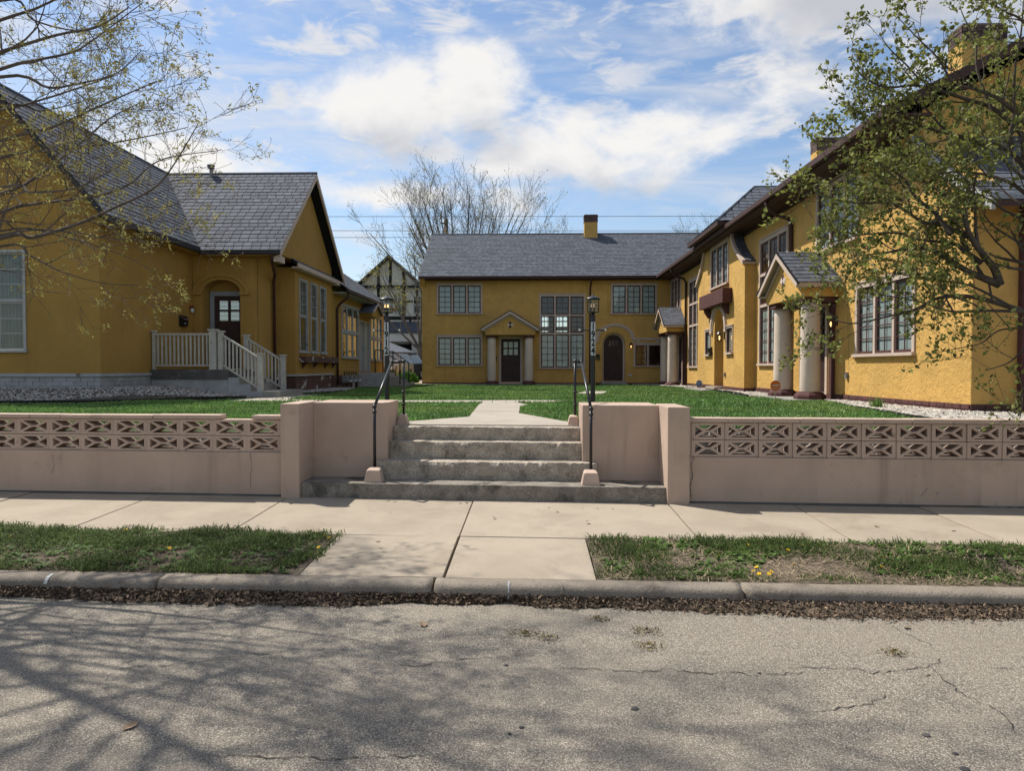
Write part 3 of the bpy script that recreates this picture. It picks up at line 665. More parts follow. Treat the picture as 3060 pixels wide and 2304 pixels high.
# bank of dead leaves behind the breeze block walls
N = 1300; X = rng.uniform(-7, 6.2, N); Yn = rng.uniform(8.2, 9.1, N); ok = ~((X > -2.75) & (X < 1.7)); X, Yn = X[ok], Yn[ok]
leafcloud(X, warpy(X, Yn), np.array([lawn_z(a, b) for a, b in zip(X, Yn)])+.012, rng.uniform(.012, .03, len(X)), 'bank_leaves', 'gravel', None); props(bpy.data.objects['bank_leaves'], 'pale pebbles and dead leaves on the bank behind the block walls', 'pebbles')
# loose leaves, one object each
lf = MB(); lf.add([(-1, 0, .05), (-.35, -.55, .16), (.35, -.5, .1), (1, 0, .22), (.3, .5, .3), (-.4, .5, .24), (0, 0, 0)], [(6, 0, 1), (6, 1, 2), (6, 2, 3), (6, 3, 4), (6, 4, 5), (6, 5, 0)]); lfm = meshof(lf, 'dry_leaf', 'dry_leaf')
LV = [
    (-2.487, 7.507, 0.185, 0.022, 'small dry brown leaf lying on the sidewalk before the steps', 'dry leaves on the sidewalk'),
    (-1.868, 7.396, 0.185, 0.024, 'small dry brown leaf lying on the sidewalk before the steps', 'dry leaves on the sidewalk'),
    (-1.738, 8.067, 0.185, 0.025, 'small dry brown leaf lying on the sidewalk before the steps', 'dry leaves on the sidewalk'),
    (-1.511, 7.667, 0.185, 0.027, 'small dry brown leaf lying on the sidewalk before the steps', 'dry leaves on the sidewalk'),
    (-1.434, 7.631, 0.185, 0.024, 'small dry brown leaf lying on the sidewalk before the steps', 'dry leaves on the sidewalk'),
    (-1.050, 7.837, 0.185, 0.027, 'small dry brown leaf lying on the sidewalk before the steps', 'dry leaves on the sidewalk'),
    (-0.892, 7.742, 0.185, 0.012, 'small dry brown leaf lying on the sidewalk before the steps', 'dry leaves on the sidewalk'),
    (-0.744, 7.574, 0.185, 0.019, 'small dry brown leaf lying on the sidewalk before the steps', 'dry leaves on the sidewalk'),
    (-0.676, 7.594, 0.185, 0.027, 'small dry brown leaf lying on the sidewalk before the steps', 'dry leaves on the sidewalk'),
    (-0.603, 7.770, 0.185, 0.022, 'small dry brown leaf lying on the sidewalk before the steps', 'dry leaves on the sidewalk'),
    (-0.314, 7.661, 0.185, 0.026, 'small dry brown leaf lying on the sidewalk before the steps', 'dry leaves on the sidewalk'),
    (-0.192, 7.664, 0.185, 0.014, 'small dry brown leaf lying on the sidewalk before the steps', 'dry leaves on the sidewalk'),
    (0.001, 7.747, 0.185, 0.020, 'small dry brown leaf lying on the sidewalk before the steps', 'dry leaves on the sidewalk'),
    (0.169, 7.380, 0.185, 0.016, 'small dry brown leaf lying on the sidewalk before the steps', 'dry leaves on the sidewalk'),
    (0.211, 7.675, 0.185, 0.021, 'small dry brown leaf lying on the sidewalk before the steps', 'dry leaves on the sidewalk'),
    (0.246, 7.176, 0.185, 0.021, 'small dry brown leaf lying on the sidewalk before the steps', 'dry leaves on the sidewalk'),
    (0.503, 7.354, 0.185, 0.012, 'small dry brown leaf lying on the sidewalk before the steps', 'dry leaves on the sidewalk'),
    (0.654, 7.358, 0.185, 0.015, 'small dry brown leaf lying on the sidewalk before the steps', 'dry leaves on the sidewalk'),
    (0.801, 7.327, 0.185, 0.016, 'small dry brown leaf lying on the sidewalk before the steps', 'dry leaves on the sidewalk'),
    (0.506, 6.714, 0.185, 0.027, 'small dry brown leaf lying on the sidewalk before the steps', 'dry leaves on the sidewalk'),
    (-0.361, 6.886, 0.185, 0.024, 'small dry brown leaf lying on the sidewalk before the steps', 'dry leaves on the sidewalk'),
    (-0.345, 6.886, 0.185, 0.015, 'small dry brown leaf lying on the sidewalk before the steps', 'dry leaves on the sidewalk'),
    (-1.239, 5.868, 0.185, 0.025, 'small dry brown leaf lying on the sidewalk before the steps', 'dry leaves on the sidewalk'),
    (-1.383, 7.098, 0.185, 0.014, 'small dry brown leaf lying on the sidewalk before the steps', 'dry leaves on the sidewalk'),
    (3.080, 6.632, 0.168, 0.035, 'large tan leaf on the sidewalk right of the steps', None),
    (2.323, 6.357, 0.162, 0.025, 'small dark leaf on the sidewalk edge by the right strip', None),
    (3.681, 6.497, 0.165, 0.025, 'dark dry leaf on the sidewalk near the right edge', None),
    (-0.672, 4.500, 0.003, 0.045, 'pale curled leaf lying alone on the road', None),
    (-1.780, 3.180, 0.003, 0.040, 'yellow green leaf on the shaded lower left road', None),
    (1.131, 4.778, 0.003, 0.030, 'pale pink scrap on the road edge by the gutter', None),
    (2.290, 4.522, 0.003, 0.028, 'dark curled leaf on the right part of the road', None)]
for (x, y, z, s, lab, grp) in LV:
    o = piece('dry_leaf', lfm, Matrix.Translation((x, y, z+.001)) @ Matrix.Rotation(random.uniform(0, 6.28), 4, 'Z') @ Matrix.Scale(s, 4), None); props(o, lab, 'leaf', grp)
for (x, y, r) in ((-.03, 4.35, .085), (.10, 4.28, .05), (.69, 4.42, .075), (.66, 4.18, .07), (2.02, 4.12, .065), (.42, 4.62, .06)):
    r *= 1.15; n = int(110*(r/.08)**2); a = rng.uniform(0, 6.28, n); q = r*rng.uniform(0, 1, n)**1.1
    c = leafcloud(x+q*np.cos(a)*1.3, y+q*np.sin(a)*.9, .006+.012*(1-q/r)+rng.uniform(0, .006, n), rng.uniform(.005, .012, n), 'grass_clippings', 'clipping', None, 'stuff')
    props(c, 'little clump of dried grass clippings on the road', 'clippings')
# ================================================================ FRONT WALLS, STEPS, RAILS, LAMPS
def breeze_mesh(w, h, d, name):
    fr = Fr((0, 0, 0), (1, 0, 0), (0, -1, 0)); a, b, cw = .038, .026, .17*w; c1, c2 = w/2-cw/2, w/2+cw/2; m = h/2; t = .0085
    uL, uR, vB, vT = a, w-a, b, h-b; e = .014; e2 = .026
    outer = [(0.002, .002), (w-.002, .002), (w-.002, h-.002), (.002, h-.002)]
    holes = [[(uL, vB+e), (c1-.028, m), (uL, vT-e)], [(uR, vB+e), (uR, vT-e), (c2+.028, m)],
             [(uL+e2, vT), (c1+.006, m+t), (c2-.006, m+t), (uR-e2, vT)], [(uL+e2, vB), (uR-e2, vB), (c2-.006, m-t), (c1+.006, m-t)]]
    mb = MB(); mb.wall(fr, outer, holes, d); return meshof(mb, name, 'block_pink')
def sheared(x, y, z):
    k = kshear(y); return Matrix(((1, 0, 0, x), (-k, 1, 0, y-k*x), (0, 0, 1, z), (0, 0, 0, 1)))
def block_wall(name, label, x0, x1, first, pitch, n, gap):
    t = thing(name, label, 'wall', S(((x0+x1)/2, 7.8, .2)))
    MB().box(x0, 7.72, 0, x1, 7.92, .672).build('wall_base', 'wall_pink', t, warp=S)
    MB().box(x0, 7.705, .17, x1, 7.72, .215).build('wall_foot', 'slab_dark', t, warp=S)
    me = breeze_mesh(pitch, .176, .18, 'breeze_block')
    for i in range(n):
        for r in range(2):
            x = first+i*pitch
            if x < x0-.01 or x+pitch > x1+.01: continue
            piece('breeze_block', me, sheared(x, 7.735+random.uniform(-.004, .004), .673+r*.178), t)
    zc = 1.030; x = x0+random.uniform(-.2, 0)
    lo, hi = first, first+n*pitch
    if lo > x0+.02: MB().box(x0, 7.735, .672, lo, 7.905, zc).build('wall_end', 'wall_pink', t, warp=S)
    if hi < x1-.02: MB().box(hi, 7.735, .672, x1, 7.905, zc).build('wall_end', 'wall_pink', t, warp=S)
    x = x0
    while x < x1-.05:
        w = min(random.uniform(.34, .40), x1-x)
        if not (gap and gap[0] < x+w/2 < gap[1]):
            dz = random.uniform(0, .006); MB().box(x+.002, 7.712+random.uniform(0, .008), zc+.001, x+w-.002, 7.925, zc+.040+dz).build('cap_stone', 'block_pink', t, warp=S, bevel=.005)
        x += w
    return t
block_wall('breeze_block_wall', 'pink painted breeze block wall left of the steps with a missing cap', -12.0, -2.705, -2.73-.381*24, .381, 24, (-3.25, -2.9))
block_wall('breeze_block_wall', 'pink painted breeze block wall right of the steps below the leafy tree', 1.62, 11.0, 1.645, .338, 27, None)
ribbon([(1.60, 0), (1.60, .1)], .01, .003, 0, 1, 'tmp', 'crack', None); bpy.data.objects.remove(bpy.data.objects['tmp'])
def side_wall(label, xp0, xp1, xr0, xr1, ztop):
    t = thing('stair_side_wall', label, 'wall', S(((xp0+xp1)/2, 7.9, .2)))
    def wb(x0, x1, y0, y1, z0, z1, n):
        mb = MB(); mb.box(x0, y0, z0, x1, y1, z1); mb.build(n, 'wall_pink', t, warp=S, bevel=.012)
    wb(xp0, xp1, 7.645, 8.40, .05, ztop+.008, 'pier'); wb(xr0, xr1, 8.17, 8.86, .1, ztop-.002, 'panel_wall')
side_wall('pink painted wall and pier on the left of the steps', -2.70, -2.495, -2.50, -1.637, 1.20)
side_wall('pink painted wall and pier on the right of the steps', 1.388, 1.612, .555, 1.392, 1.182)
# hairline cracks and chips on the painted walls
def wall_crack(pts, y, w, seed, parent):
    rr = random.Random(seed); P = []
    for (x0, z0), (x1, z1) in zip(pts[:-1], pts[1:]):
        n = max(2, int(math.hypot(x1-x0, z1-z0)/.012))
        for i in range(n): P.append((x0+(x1-x0)*i/n+rr.uniform(-.006, .006), z0+(z1-z0)*i/n))
    mb = MB()
    for (x, z) in P:
        ww = w*rr.uniform(.3, 1)*.5; mb.v += [S((x-ww, y, z)), S((x+ww, y, z))]
    mb.f = [(2*i, 2*i+1, 2*i+3, 2*i+2) for i in range(len(P)-1)]
    mb.build('crack', 'crack', parent, fix=False)
walls = [o for o in bpy.data.objects if o.name.startswith('breeze_block_wall')]; wl0, wr0 = sorted(walls, key=lambda o: o.location.x)
wall_crack([(1.665, .67), (1.640, .58), (1.655, .48), (1.630, .36), (1.640, .23)], 7.7185, .009, 3, wr0)
wall_crack([(-3.06, .67), (-3.05, .5), (-3.07, .4), (-3.06, .25)], 7.7185, .006, 4, wl0); wall_crack([(-5.35, .62), (-5.33, .5), (-5.36, .4)], 7.7185, .005, 5, wl0); wall_crack([(3.9, .3), (3.94, .34), (3.97, .40)], 7.7185, .007, 6, wr0)
# steps
st = thing('entrance_steps', 'weathered concrete steps with crumbling edges between the pink walls', 'steps', S((-.55, 8.1, .2)))
def chipped(x0, x1, yf, yb, z0, z1, chip, seed, rough=.006, name='step', mm='step_concrete'):
    xs = steps_(x0, x1, .010); mb = MB()
    prof = [(0, 0), (0, .25), (0, .5), (0, .7), (0, .84), (0, .93), (.0, 1), (.02, 1), (.05, 1), (.09, 1), (.14, 1), (None, 1)]; n = len(prof)
    for x in xs:
        c = noise.noise(Vector((x*1.7, seed, 0)))+.55*noise.noise(Vector((x*6, seed, 3)))+.35*noise.noise(Vector((x*19, seed, 7))); c = max(0, c+.12)*chip
        for k, (a, b) in enumerate(prof):
            y = yf+(a if a is not None else yb-yf); z = z0+(z1-z0)*b
            if k in (4, 5, 6, 7, 8):
                f = {4: .35, 5: .8, 6: 1.0, 7: .75, 8: .35}[k]
                y += c*f*(1.0 if k <= 6 else .5); z -= c*f*.75*(1 if k >= 5 else .4)
            d = rough*(noise.noise(Vector((x*33, y*33, z*33)))+.7*noise.noise(Vector((x*80, y*80, z*80+seed))))
            if 0 < k < n-1: y -= d*(.9 if k < 7 else .2); z += d*(.35 if k >= 6 else 0)
            mb.v.append((x, y, z))
    for i in range(len(xs)-1):
        for j in range(n-1): mb.f.append((i*n+j, (i+1)*n+j, (i+1)*n+j+1, i*n+j+1))
    for i in (0, len(xs)-1):
        k = len(mb.v); mb.v.append((xs[i], yb, z0)); mb.f.append(tuple(range(i*n, i*n+n))+(k,))
    return mb.build(name, mm, st, warp=S)
chipped(-2.49, 1.383, 7.70, 8.20, .12, .352, .010, 1, .003, mm='pad_concrete')
chipped(-1.755, .705, 8.05, 8.32, .345, .553, .060, 2, .008)
chipped(-1.632, .550, 8.28, 8.55, .545, .749, .032, 3, .006)
chipped(-1.632, .550, 8.50, 8.85, .742, .902, .030, 4, .006)
pt = MB(); pt.add([(-.62, 8.043, .42), (-.55, 8.040, .395), (-.42, 8.040, .405), (-.36, 8.042, .45), (-.38, 8.045, .475), (-.54, 8.044, .47)], [(0, 1, 2, 3, 4, 5)]); pt.build('mortar_patch', 'sidewalk', st, warp=S)
# handrails
def rail_block(xc, yc, z0, z1, wb, wt, dep):
    mb = MB(); a, b = wb/2, wt/2
    mb.add([(xc-a, yc-dep/2, z0), (xc+a, yc-dep/2, z0), (xc+a, yc+dep/2, z0), (xc-a, yc+dep/2, z0), (xc-b, yc-dep/2*.8, z1-.02), (xc+b, yc-dep/2*.8, z1-.02), (xc+b*.85, yc+dep/2*.8, z1), (xc-b*.85, yc+dep/2*.8, z1)],
           [(0, 3, 2, 1), (4, 5, 6, 7), (0, 1, 5, 4), (1, 2, 6, 5), (2, 3, 7, 6), (3, 0, 4, 7)]); return mb
def handrail(label, xf, xt, xb, zk, ztop, xblk, xblk2):
    t = thing('handrail', label, 'handrail', S((xf, 7.95, .35)))
    rail_block(xblk, 7.86, .30, .505, .215, .15, .20).build('footing', 'block_pink', t, warp=S, bevel=.022)
    rail_block(xblk2, 8.80, .885, 1.035, .16, .10, .14).build('footing', 'block_pink', t, warp=S, bevel=.02)
    A = S((xf, 7.95, .47)); B = S((xf, 7.95, zk)); C_ = S((xt, 8.85, ztop)); Dn = S((xb, 8.82, ztop+.005)); E_ = S((xb, 8.82, 1.0))
    MB().tube([A, B], .0165, 12).build('post', 'black_iron', t, smooth=True); MB().tube([B, C_], .0165, 12).build('sloped_rail', 'black_iron', t, smooth=True)
    MB().tube([C_, Dn], .0165, 12).build('top_rail', 'black_iron', t, smooth=True); MB().tube([Dn, E_], .0155, 12).build('post', 'black_iron', t, smooth=True)
    for P in (B, C_, Dn): MB().sphere(P, .026, 10).build('elbow', 'black_iron', t, smooth=True)
    for z in (1.15, 1.30): MB().lathe([(.018, z-.015), (.024, z-.01), (.024, z+.01), (.018, z+.015)], (Dn[0], Dn[1]), 10).build('collar', 'black_iron', t, smooth=True)
    MB().lathe([(.02, zk-.075), (.024, zk-.07), (.024, zk-.05), (.02, zk-.045)], (B[0], B[1]), 10).build('collar', 'black_iron', t, smooth=True)
handrail('black pipe handrail on the left side of the concrete steps', -1.735, -1.715, -1.562, 1.165, 1.662, -1.72, -1.568)
handrail('black pipe handrail on the right side of the concrete steps', .632, .59, .512, 1.15, 1.660, .62, .492)
# lamp posts with house numbers
def lamp(x, y, digits, label, lit):
    z0 = zl(x, y); t = thing('lamp_post', label, 'lamp post', (x, y, z0))
    MB().lathe([(.05, z0-.05), (.046, z0+.02), (.046, 2.40), (.046, 2.56), (.030, 2.60), (.030, 2.63)], (x, y), 14).build('post', 'black_iron', t, smooth=True)
    c = (x, y)
    MB().lathe([(.02, 2.625), (.115, 2.632), (.118, 2.645), (.02, 2.65)], c, 20).build('lantern_base', 'black_iron', t)
    cap = MB().lathe([(.12, 2.872), (.150, 2.885), (.148, 2.895), (.10, 2.915), (.05, 2.94), (.018, 2.95), (.012, 2.965)], c, 24).build('lantern_cap', 'black_iron', t, smooth=True)
    MB().sphere((x, y, 2.975), .014, 8).build('finial', 'black_iron', cap, smooth=True)
    cg = MB()
    for k in range(8):
        a = 2*math.pi*k/8+.2; cg.tube([(x+.113*math.cos(a), y+.113*math.sin(a), 2.64), (x+.113*math.cos(a), y+.113*math.sin(a), 2.878)], .0042, 5)
    for z in (2.70, 2.765, 2.83):
        cg.tube([(x+.113*math.cos(2*math.pi*k/24), y+.113*math.sin(2*math.pi*k/24), z) for k in range(25)], .0038, 5)
    cg.build('cage', 'black_iron', t)
    gl = MB(); n = 20
    for z in (2.645, 2.875): gl.v += [(x+.104*math.cos(2*math.pi*k/n), y+.104*math.sin(2*math.pi*k/n), z) for k in range(n)]
    gl.f = [(k, (k+1) % n, n+(k+1) % n, n+k) for k in range(n)]; gl.build('lamp_glass', 'glass_clear', t, smooth=True, fix=False)
    for k in range(3):
        a = 2*math.pi*k/3+.9; bx, by = x+.036*math.cos(a), y+.036*math.sin(a)
        MB().lathe([(.011, 2.645), (.011, 2.735)], (bx, by), 8).build('candle_tube', 'black_iron', t)
        MB().lathe([(.004, 2.735), (.011, 2.75), (.010, 2.775), (.002, 2.80)], (bx, by), 8).build('bulb', 'bulb' if lit else 'bulb_dim', t, smooth=True)
    MB().box(x-.042, y-.056, 1.822, x+.042, y-.0475, 2.45).build('number_plate', 'plate_white', t)
    for k, ch in enumerate(digits):
        me = text_mesh('digit', ch, .185, 'ink', .0062, .0015, .74)
        piece('digit', me, Matrix.Translation((x, y-.058, 2.45-.085-k*.153)) @ Matrix.Rotation(R(90), 4, 'X'), t)
    MB().tube([(x-.245, y, 2.30), (x+.235, y, 2.30)], .0115, 8).build('ladder_bar', 'black_iron', t)
    for s in (-.25, .24): MB().sphere((x+s, y, 2.30), .021, 10).build('bar_end', 'plate_white', t, smooth=True)
    MB().box(x+.04, y-.012, 2.405, x+.062, y+.012, 2.43).build('light_sensor', 'black_plastic', t)
lamp(-2.77, 14.0, '1912', 'black lamp post with glowing lantern and number plate 1912', True)
lamp(1.152, 14.0, '1924', 'black lamp post with number plate 1924 before the back building', False)
# yard signs
def yard_sign(x, y, zc, r, n, m, txt, label, rot):
    t = thing('yard_sign', label, 'sign', (x, y, zl(x, y)))
    MB().box(x-.008, y-.004, zl(x, y)-.1, x+.008, y+.004, zc-r*.75).build('stake', 'wood_light' if m == 'orange_sign' else 'plate_white', t)
    mb = MB(); lp = [(x+r*math.cos(2*math.pi*k/n+rot), y-.006, zc+r*math.sin(2*math.pi*k/n+rot)) for k in range(n)]; mb.prism(lp, (0, .006, 0))
    if m == 'blue_sign':
        mb2 = MB(); mb2.prism([(x+r*1.09*math.cos(2*math.pi*k/n+rot), y-.004, zc+r*1.09*math.sin(2*math.pi*k/n+rot)) for k in range(n)], (0, .003, 0)); mb2.build('border', 'plate_white', t)
    mb.build('sign_panel', m, t)
    me = text_mesh('lettering', txt, .105 if txt == 'ADT' else .072, 'plate_white', .0018 if txt == 'ADT' else .0006, .001)
    piece('lettering', me, Matrix.Translation((x, y-.0085, zc+.008)) @ Matrix.Rotation(R(90), 4, 'X'), t)
    MB().box(x-r*.6, y-.0085, zc-r*.55, x+r*.6, y-.0065, zc-r*.49).build('rule_line', 'plate_white', t)
yard_sign(5.115, 22.7, 1.10, .094, 8, 'blue_sign', 'ADT', 'blue octagonal security sign on a stake before the bay', R(22.5))
yard_sign(4.80, 14.66, 1.235, .102, 28, 'orange_sign', 'vivint', 'round orange security sign on a stake by the near porch', 0)
# ================================================================ APARTMENT BUILDING (back range and right wing)
CAMP = Vector((0, 0, 1.6))
UNIT = meshof(MB().box(-.5, -.5, -.5, .5, .5, .5), 'pane', 'glass')
def rect(u0, u1, v0, v1): return [(u0, v0), (u1, v0), (u1, v1), (u0, v1)]
def whole(w): return rect(w['u0']+.07, w['u1']-.07, w['v0']+.045, w['v1']-.08)
def window(parent, fr, u0, u1, v0, v1, ncol, rows, casing='cream', sash='sash_brown', blinds=True, each=True, sill=.05, cw=.085, ct=.10, mw=.075, sw=.045, mun=.02, head=.02, bmat='blind', deep=.0, label=None):
    mb = MB(); io, i1, iv0, iv1 = u0+cw, u1-cw, v0+.06, v1-ct; fb = mb.fbox
    fb(fr, u0, io, v0+.06, v1, -.06, .028); fb(fr, i1, u1, v0+.06, v1, -.06, .028); fb(fr, io, i1, iv1, v1, -.06, .026)
    fb(fr, u0-.02, u1+.02, v0, v0+.058, -.06, .028+sill)
    if head: fb(fr, u0-.02, u1+.02, v1+.001, v1+.035, -.02, .05)
    W = (i1-io-mw*(ncol-1))/ncol; H = iv1-iv0; hs = [r[0]*(H-mw*(len(rows)-1)) for r in rows]
    for k in range(1, ncol): a = io+k*W+(k-1)*mw; fb(fr, a, a+mw, iv0, iv1, -.05, .008)
    tv = iv1
    for k in range(len(rows)-1):
        tv -= hs[k]; fb(fr, io, i1, tv-mw, tv, -.048, .016); tv -= mw
    win = mb.build('window', casing, parent)
    if label: win['label'] = label
    bm_ = MB(); any_b = False
    for c in range(ncol):
        ca = io+c*(W+mw); tv = iv1
        for ri, (f, pu, pv, bl) in enumerate(rows):
            vb = tv-hs[ri]; s = MB(); g_ = .004
            a0, a1, b0, b1 = ca+g_, ca+W-g_, vb+g_, tv-g_
            s.fbox(fr, a0, a0+sw, b0, b1, -.034, -.012); s.fbox(fr, a1-sw, a1, b0, b1, -.034, -.012)
            s.fbox(fr, a0+sw, a1-sw, b0, b0+sw, -.034, -.012); s.fbox(fr, a0+sw, a1-sw, b1-sw, b1, -.034, -.012)
            pw = (a1-a0-2*sw)/pu; ph = (b1-b0-2*sw)/pv
            for k in range(1, pu): s.fbox(fr, a0+sw+k*pw-mun/2, a0+sw+k*pw+mun/2, b0+sw, b1-sw, -.031, -.017)
            for k in range(1, pv): s.fbox(fr, a0+sw, a1-sw, b0+sw+k*ph-mun/2, b0+sw+k*ph+mun/2, -.030, -.018)
            s.build('sash', sash, win)
            if each:
                for i in range(pu):
                    for j in range(pv):
                        M_ = fr.mat(a0+sw+(i+.5)*pw, b0+sw+(j+.5)*ph, -.024) @ Matrix.Diagonal((pw-.002, .004, ph-.002, 1)); piece('pane', UNIT, M_, win)
            else:
                M_ = fr.mat((a0+a1)/2, (b0+b1)/2, -.024) @ Matrix.Diagonal((a1-a0-2*sw, .004, b1-b0-2*sw, 1)); piece('pane', UNIT, M_, win)
            if bl:
                any_b = True; bm_.fbox(fr, ca, ca+W, vb, tv, -.066-deep, -.055-deep)
            tv = vb-mw
    if any_b: bm_.build('blind', bmat, win)
    return win
def rows_each(parent, pts, me, name): pass
def shingles(parent, O, U, Sv, poly, w, e, thick=.014, indiv=0, m='shingle', name='shingle', seed=1, both=None):
    """courses of slates on a roof plane: poly in (u, s) with u along the eave and s up the slope"""
    rr = random.Random(seed); O = Vector(O); U = Vector(U).normalized(); Sv = Vector(Sv).normalized(); N = U.cross(Sv)
    if N.z < 0: N = -N
    smin = min(p[1] for p in poly); smax = max(p[1] for p in poly)
    def span(s):
        xs = []
        for (a, b) in zip(poly, poly[1:]+poly[:1]):
            if (a[1] <= s < b[1]) or (b[1] <= s < a[1]): t = (s-a[1])/(b[1]-a[1]); xs.append(a[0]+t*(b[0]-a[0]))
        return (min(xs), max(xs)) if len(xs) >= 2 else None
    wholes = []; rest = MB(); ov = e*1.0; k = 0; s = smin
    while s < smax-1e-4:
        s1 = min(s+e, smax); A = span(s+1e-5); B = span(s1-1e-5)
        if A and B:
            u = min(A[0], B[0])-w*((k % 2)*.5+.02*rr.random())-w*.01
            while u < max(A[1], B[1]):
                ww = w*rr.uniform(.93, 1.07) if True else w
                a0, a1 = max(u, A[0]), min(u+ww, A[1]); b0, b1 = max(u, B[0]), min(u+ww, B[1])
                if a1-a0 > .012 or b1-b0 > .012:
                    full = abs(a1-a0-ww) < 1e-6 and abs(b1-b0-ww) < 1e-6 and abs(s1-s-e) < 1e-6
                    if a1 <= a0: a0 = a1 = (b0+b1)/2
                    if b1 <= b0: b0 = b1 = (a0+a1)/2
                    lift = thick*rr.uniform(.85, 1.25); gp_ = .008
                    if full: wholes.append((u, s, ww, lift))
                    else: rest_add(rest, O, U, Sv, N, a0+gp_, a1-gp_, b0+gp_, b1-gp_, s, s1, lift)
                u += ww
        s += e; k += 1
    wholes.sort(key=lambda q: (O+U*q[0]+Sv*q[1]-CAMP).length)
    base = MB(); base.add([(0.008, 0, 0), (w-.008, 0, 0), (w-.008, e-.022, 0), (.008, e-.022, 0), (.008, 0, thick), (w-.008, 0, thick), (w-.008, e-.022, thick*.5), (.008, e-.022, thick*.5)],
                         [(4, 5, 6, 7), (0, 1, 5, 4), (1, 2, 6, 5), (3, 0, 4, 7)])
    if indiv:
        me = meshof(base, name, m); Rm = Matrix((U, Sv, N)).transposed().to_4x4()
        for (u, s, ww, lift) in wholes[:indiv]:
            piece(name, me, Matrix.Translation(O+U*u+Sv*s+N*.002) @ Rm @ Matrix.Diagonal((ww/w, 1, lift/thick, 1)), parent)
    for (u, s, ww, lift) in wholes[indiv:]: rest_add(rest, O, U, Sv, N, u+.008, u+ww-.008, u+.008, u+ww-.008, s, s+e, lift)
    if rest.f: rest.build('shingles', m, parent, kind='stuff', fix=False)
def rest_add(mb, O, U, Sv, N, a0, a1, b0, b1, s0, s1, t):
    P = lambda u, s, d: O+U*u+Sv*s+N*(d+.002)
    mb.add([P(a0, s0, 0), P(a1, s0, 0), P(b1, s1-.022, 0), P(b0, s1-.022, 0), P(a0, s0, t), P(a1, s0, t), P(b1, s1-.022, t*.5), P(b0, s1-.022, t*.5)], [(4, 5, 6, 7), (0, 1, 5, 4), (1, 2, 6, 5), (3, 0, 4, 7)])
def downspout(parent, pts, m='eave_brown', r=.04, name='downspout'):
    return MB().tube(pts, r, 8).build(name, m, parent, smooth=True)
apt = thing('apartment_building', 'long yellow stucco two-storey building with brown eaves wrapping the lawn', 'building', (6.5, 35, .78))
FB = Fr((0, 35, 0), (1, 0, 0), (0, -1, 0)); FW = Fr((6.5, 0, 0), (0, 1, 0), (-1, 0, 0)); FBAY = Fr((6.19, 0, 0), (0, 1, 0), (-1, 0, 0))
B_W = [dict(u0=-4.54, u1=-2.36, v0=4.105, v1=5.575), dict(u0=-4.545, u1=-2.36, v0=1.64, v1=3.11), dict(u0=.34, u1=2.52, v0=1.515, v1=5.05), dict(u0=3.717, u1=5.885, v0=4.09, v1=5.555), dict(u0=4.80, u1=6.15, v0=1.615, v1=2.73)]
hB = [whole(w) for w in B_W]+[rect(-1.55, -.50, .90, 3.03), arch(3.865, .545, 2.68, .56, .945)]
# --- back range walls
w = MB(); w.wall(FB, [(-5.246, .86), (6.55, .86), (6.55, 5.80), (-5.246, 5.80)], hB, .35); w.build('wall', 'stucco', apt)
w = MB(); w.box(-5.26, 34.985, .60, 6.40, 35.3, .858); w.build('plinth', 'maroon', apt)
FL = Fr((-5.246, 0, 0), (0, 1, 0), (-1, 0, 0))
w = MB(); w.wall(FL, [(35.35, .6), (43.2, .6), (43.2, 5.9), (39.1, 8.38), (35.35, 6.12)], [], .3); w.build('end_wall', 'stucco', apt)
FK = Fr((0, 43.2, 0), (1, 0, 0), (0, -1, 0))
w = MB(); w.wall(FK, [(-4.9, .6), (14.9, .6), (14.9, 5.8), (-4.9, 5.8)], [rect(.25, .95, 3.5, 4.66), rect(1.35, 2.05, 3.5, 4.66)], .3); w.build('rear_wall', 'stucco', apt)
w = MB()
for u in (.25, 1.35):
    for k in (1, 2): w.box(u+.233*k-.02, 43.3, 3.5, u+.233*k+.02, 43.36, 4.66)
    for z in (3.95, 4.3): w.box(u, 43.3, z-(.22 if z == 3.95 else .02), u+.7, 43.36, z+.02)
w.build('rear_window_bars', 'sash_brown', apt)
w = MB(); w.box(-4.9, 35.4, .55, 14.9, 43.15, .7); w.box(-4.9, 35.4, 5.75, 14.9, 43.15, 5.83); w.box(-4.9, 38.0, .71, .0, 38.1, 5.7); w.build('floor', 'interior', apt)
# roof of the back range
sB = (8.62-5.86)/(39.1-34.5)
rf = MB(); rf.add([(-5.30, 34.5, 5.86), (11.0, 34.5, 5.86), (11.0, 39.1, 8.62), (-5.30, 39.1, 8.62), (-5.30, 34.5, 5.76), (11.0, 34.5, 5.76), (11.0, 39.1, 8.52), (-5.30, 39.1, 8.52), (-5.30, 43.7, 5.86), (11.0, 43.7, 5.86), (-5.30, 43.7, 5.76), (11.0, 43.7, 5.76)],
                    [(0, 1, 2, 3), (4, 7, 6, 5), (0, 4, 5, 1), (0, 3, 7, 4), (3, 2, 9, 8), (7, 10, 11, 6), (8, 9, 11, 10), (3, 8, 10, 7)])
roofB = rf.build('roof', 'roof_deck', apt, fix=False)
Ls = math.hypot(4.6, 2.76)
shingles(roofB, (-5.32, 34.47, 5.845), (1, 0, 0), (0, 4.6, 2.76), [(0, 0), (11.6, 0), (14.5, Ls+.02), (0, Ls+.02)], .25, .176, .013, 300, seed=3)
MB().tube([(-5.33, 39.1, 8.63), (10.8, 39.1, 8.63)], .05, 6).build('ridge_cap', 'shingle', roofB)
w = MB(); w.box(-5.30, 34.415, 5.745, 5.80, 34.515, 5.862); w.build('gutter', 'eave_brown', apt, bevel=.012)
w = MB(); w.box(-5.05, 34.53, 5.70, 6.49, 34.99, 5.742); w.box(-5.05, 34.517, 5.70, 5.85, 34.56, 5.758); w.build('soffit', 'eave_brown', apt)
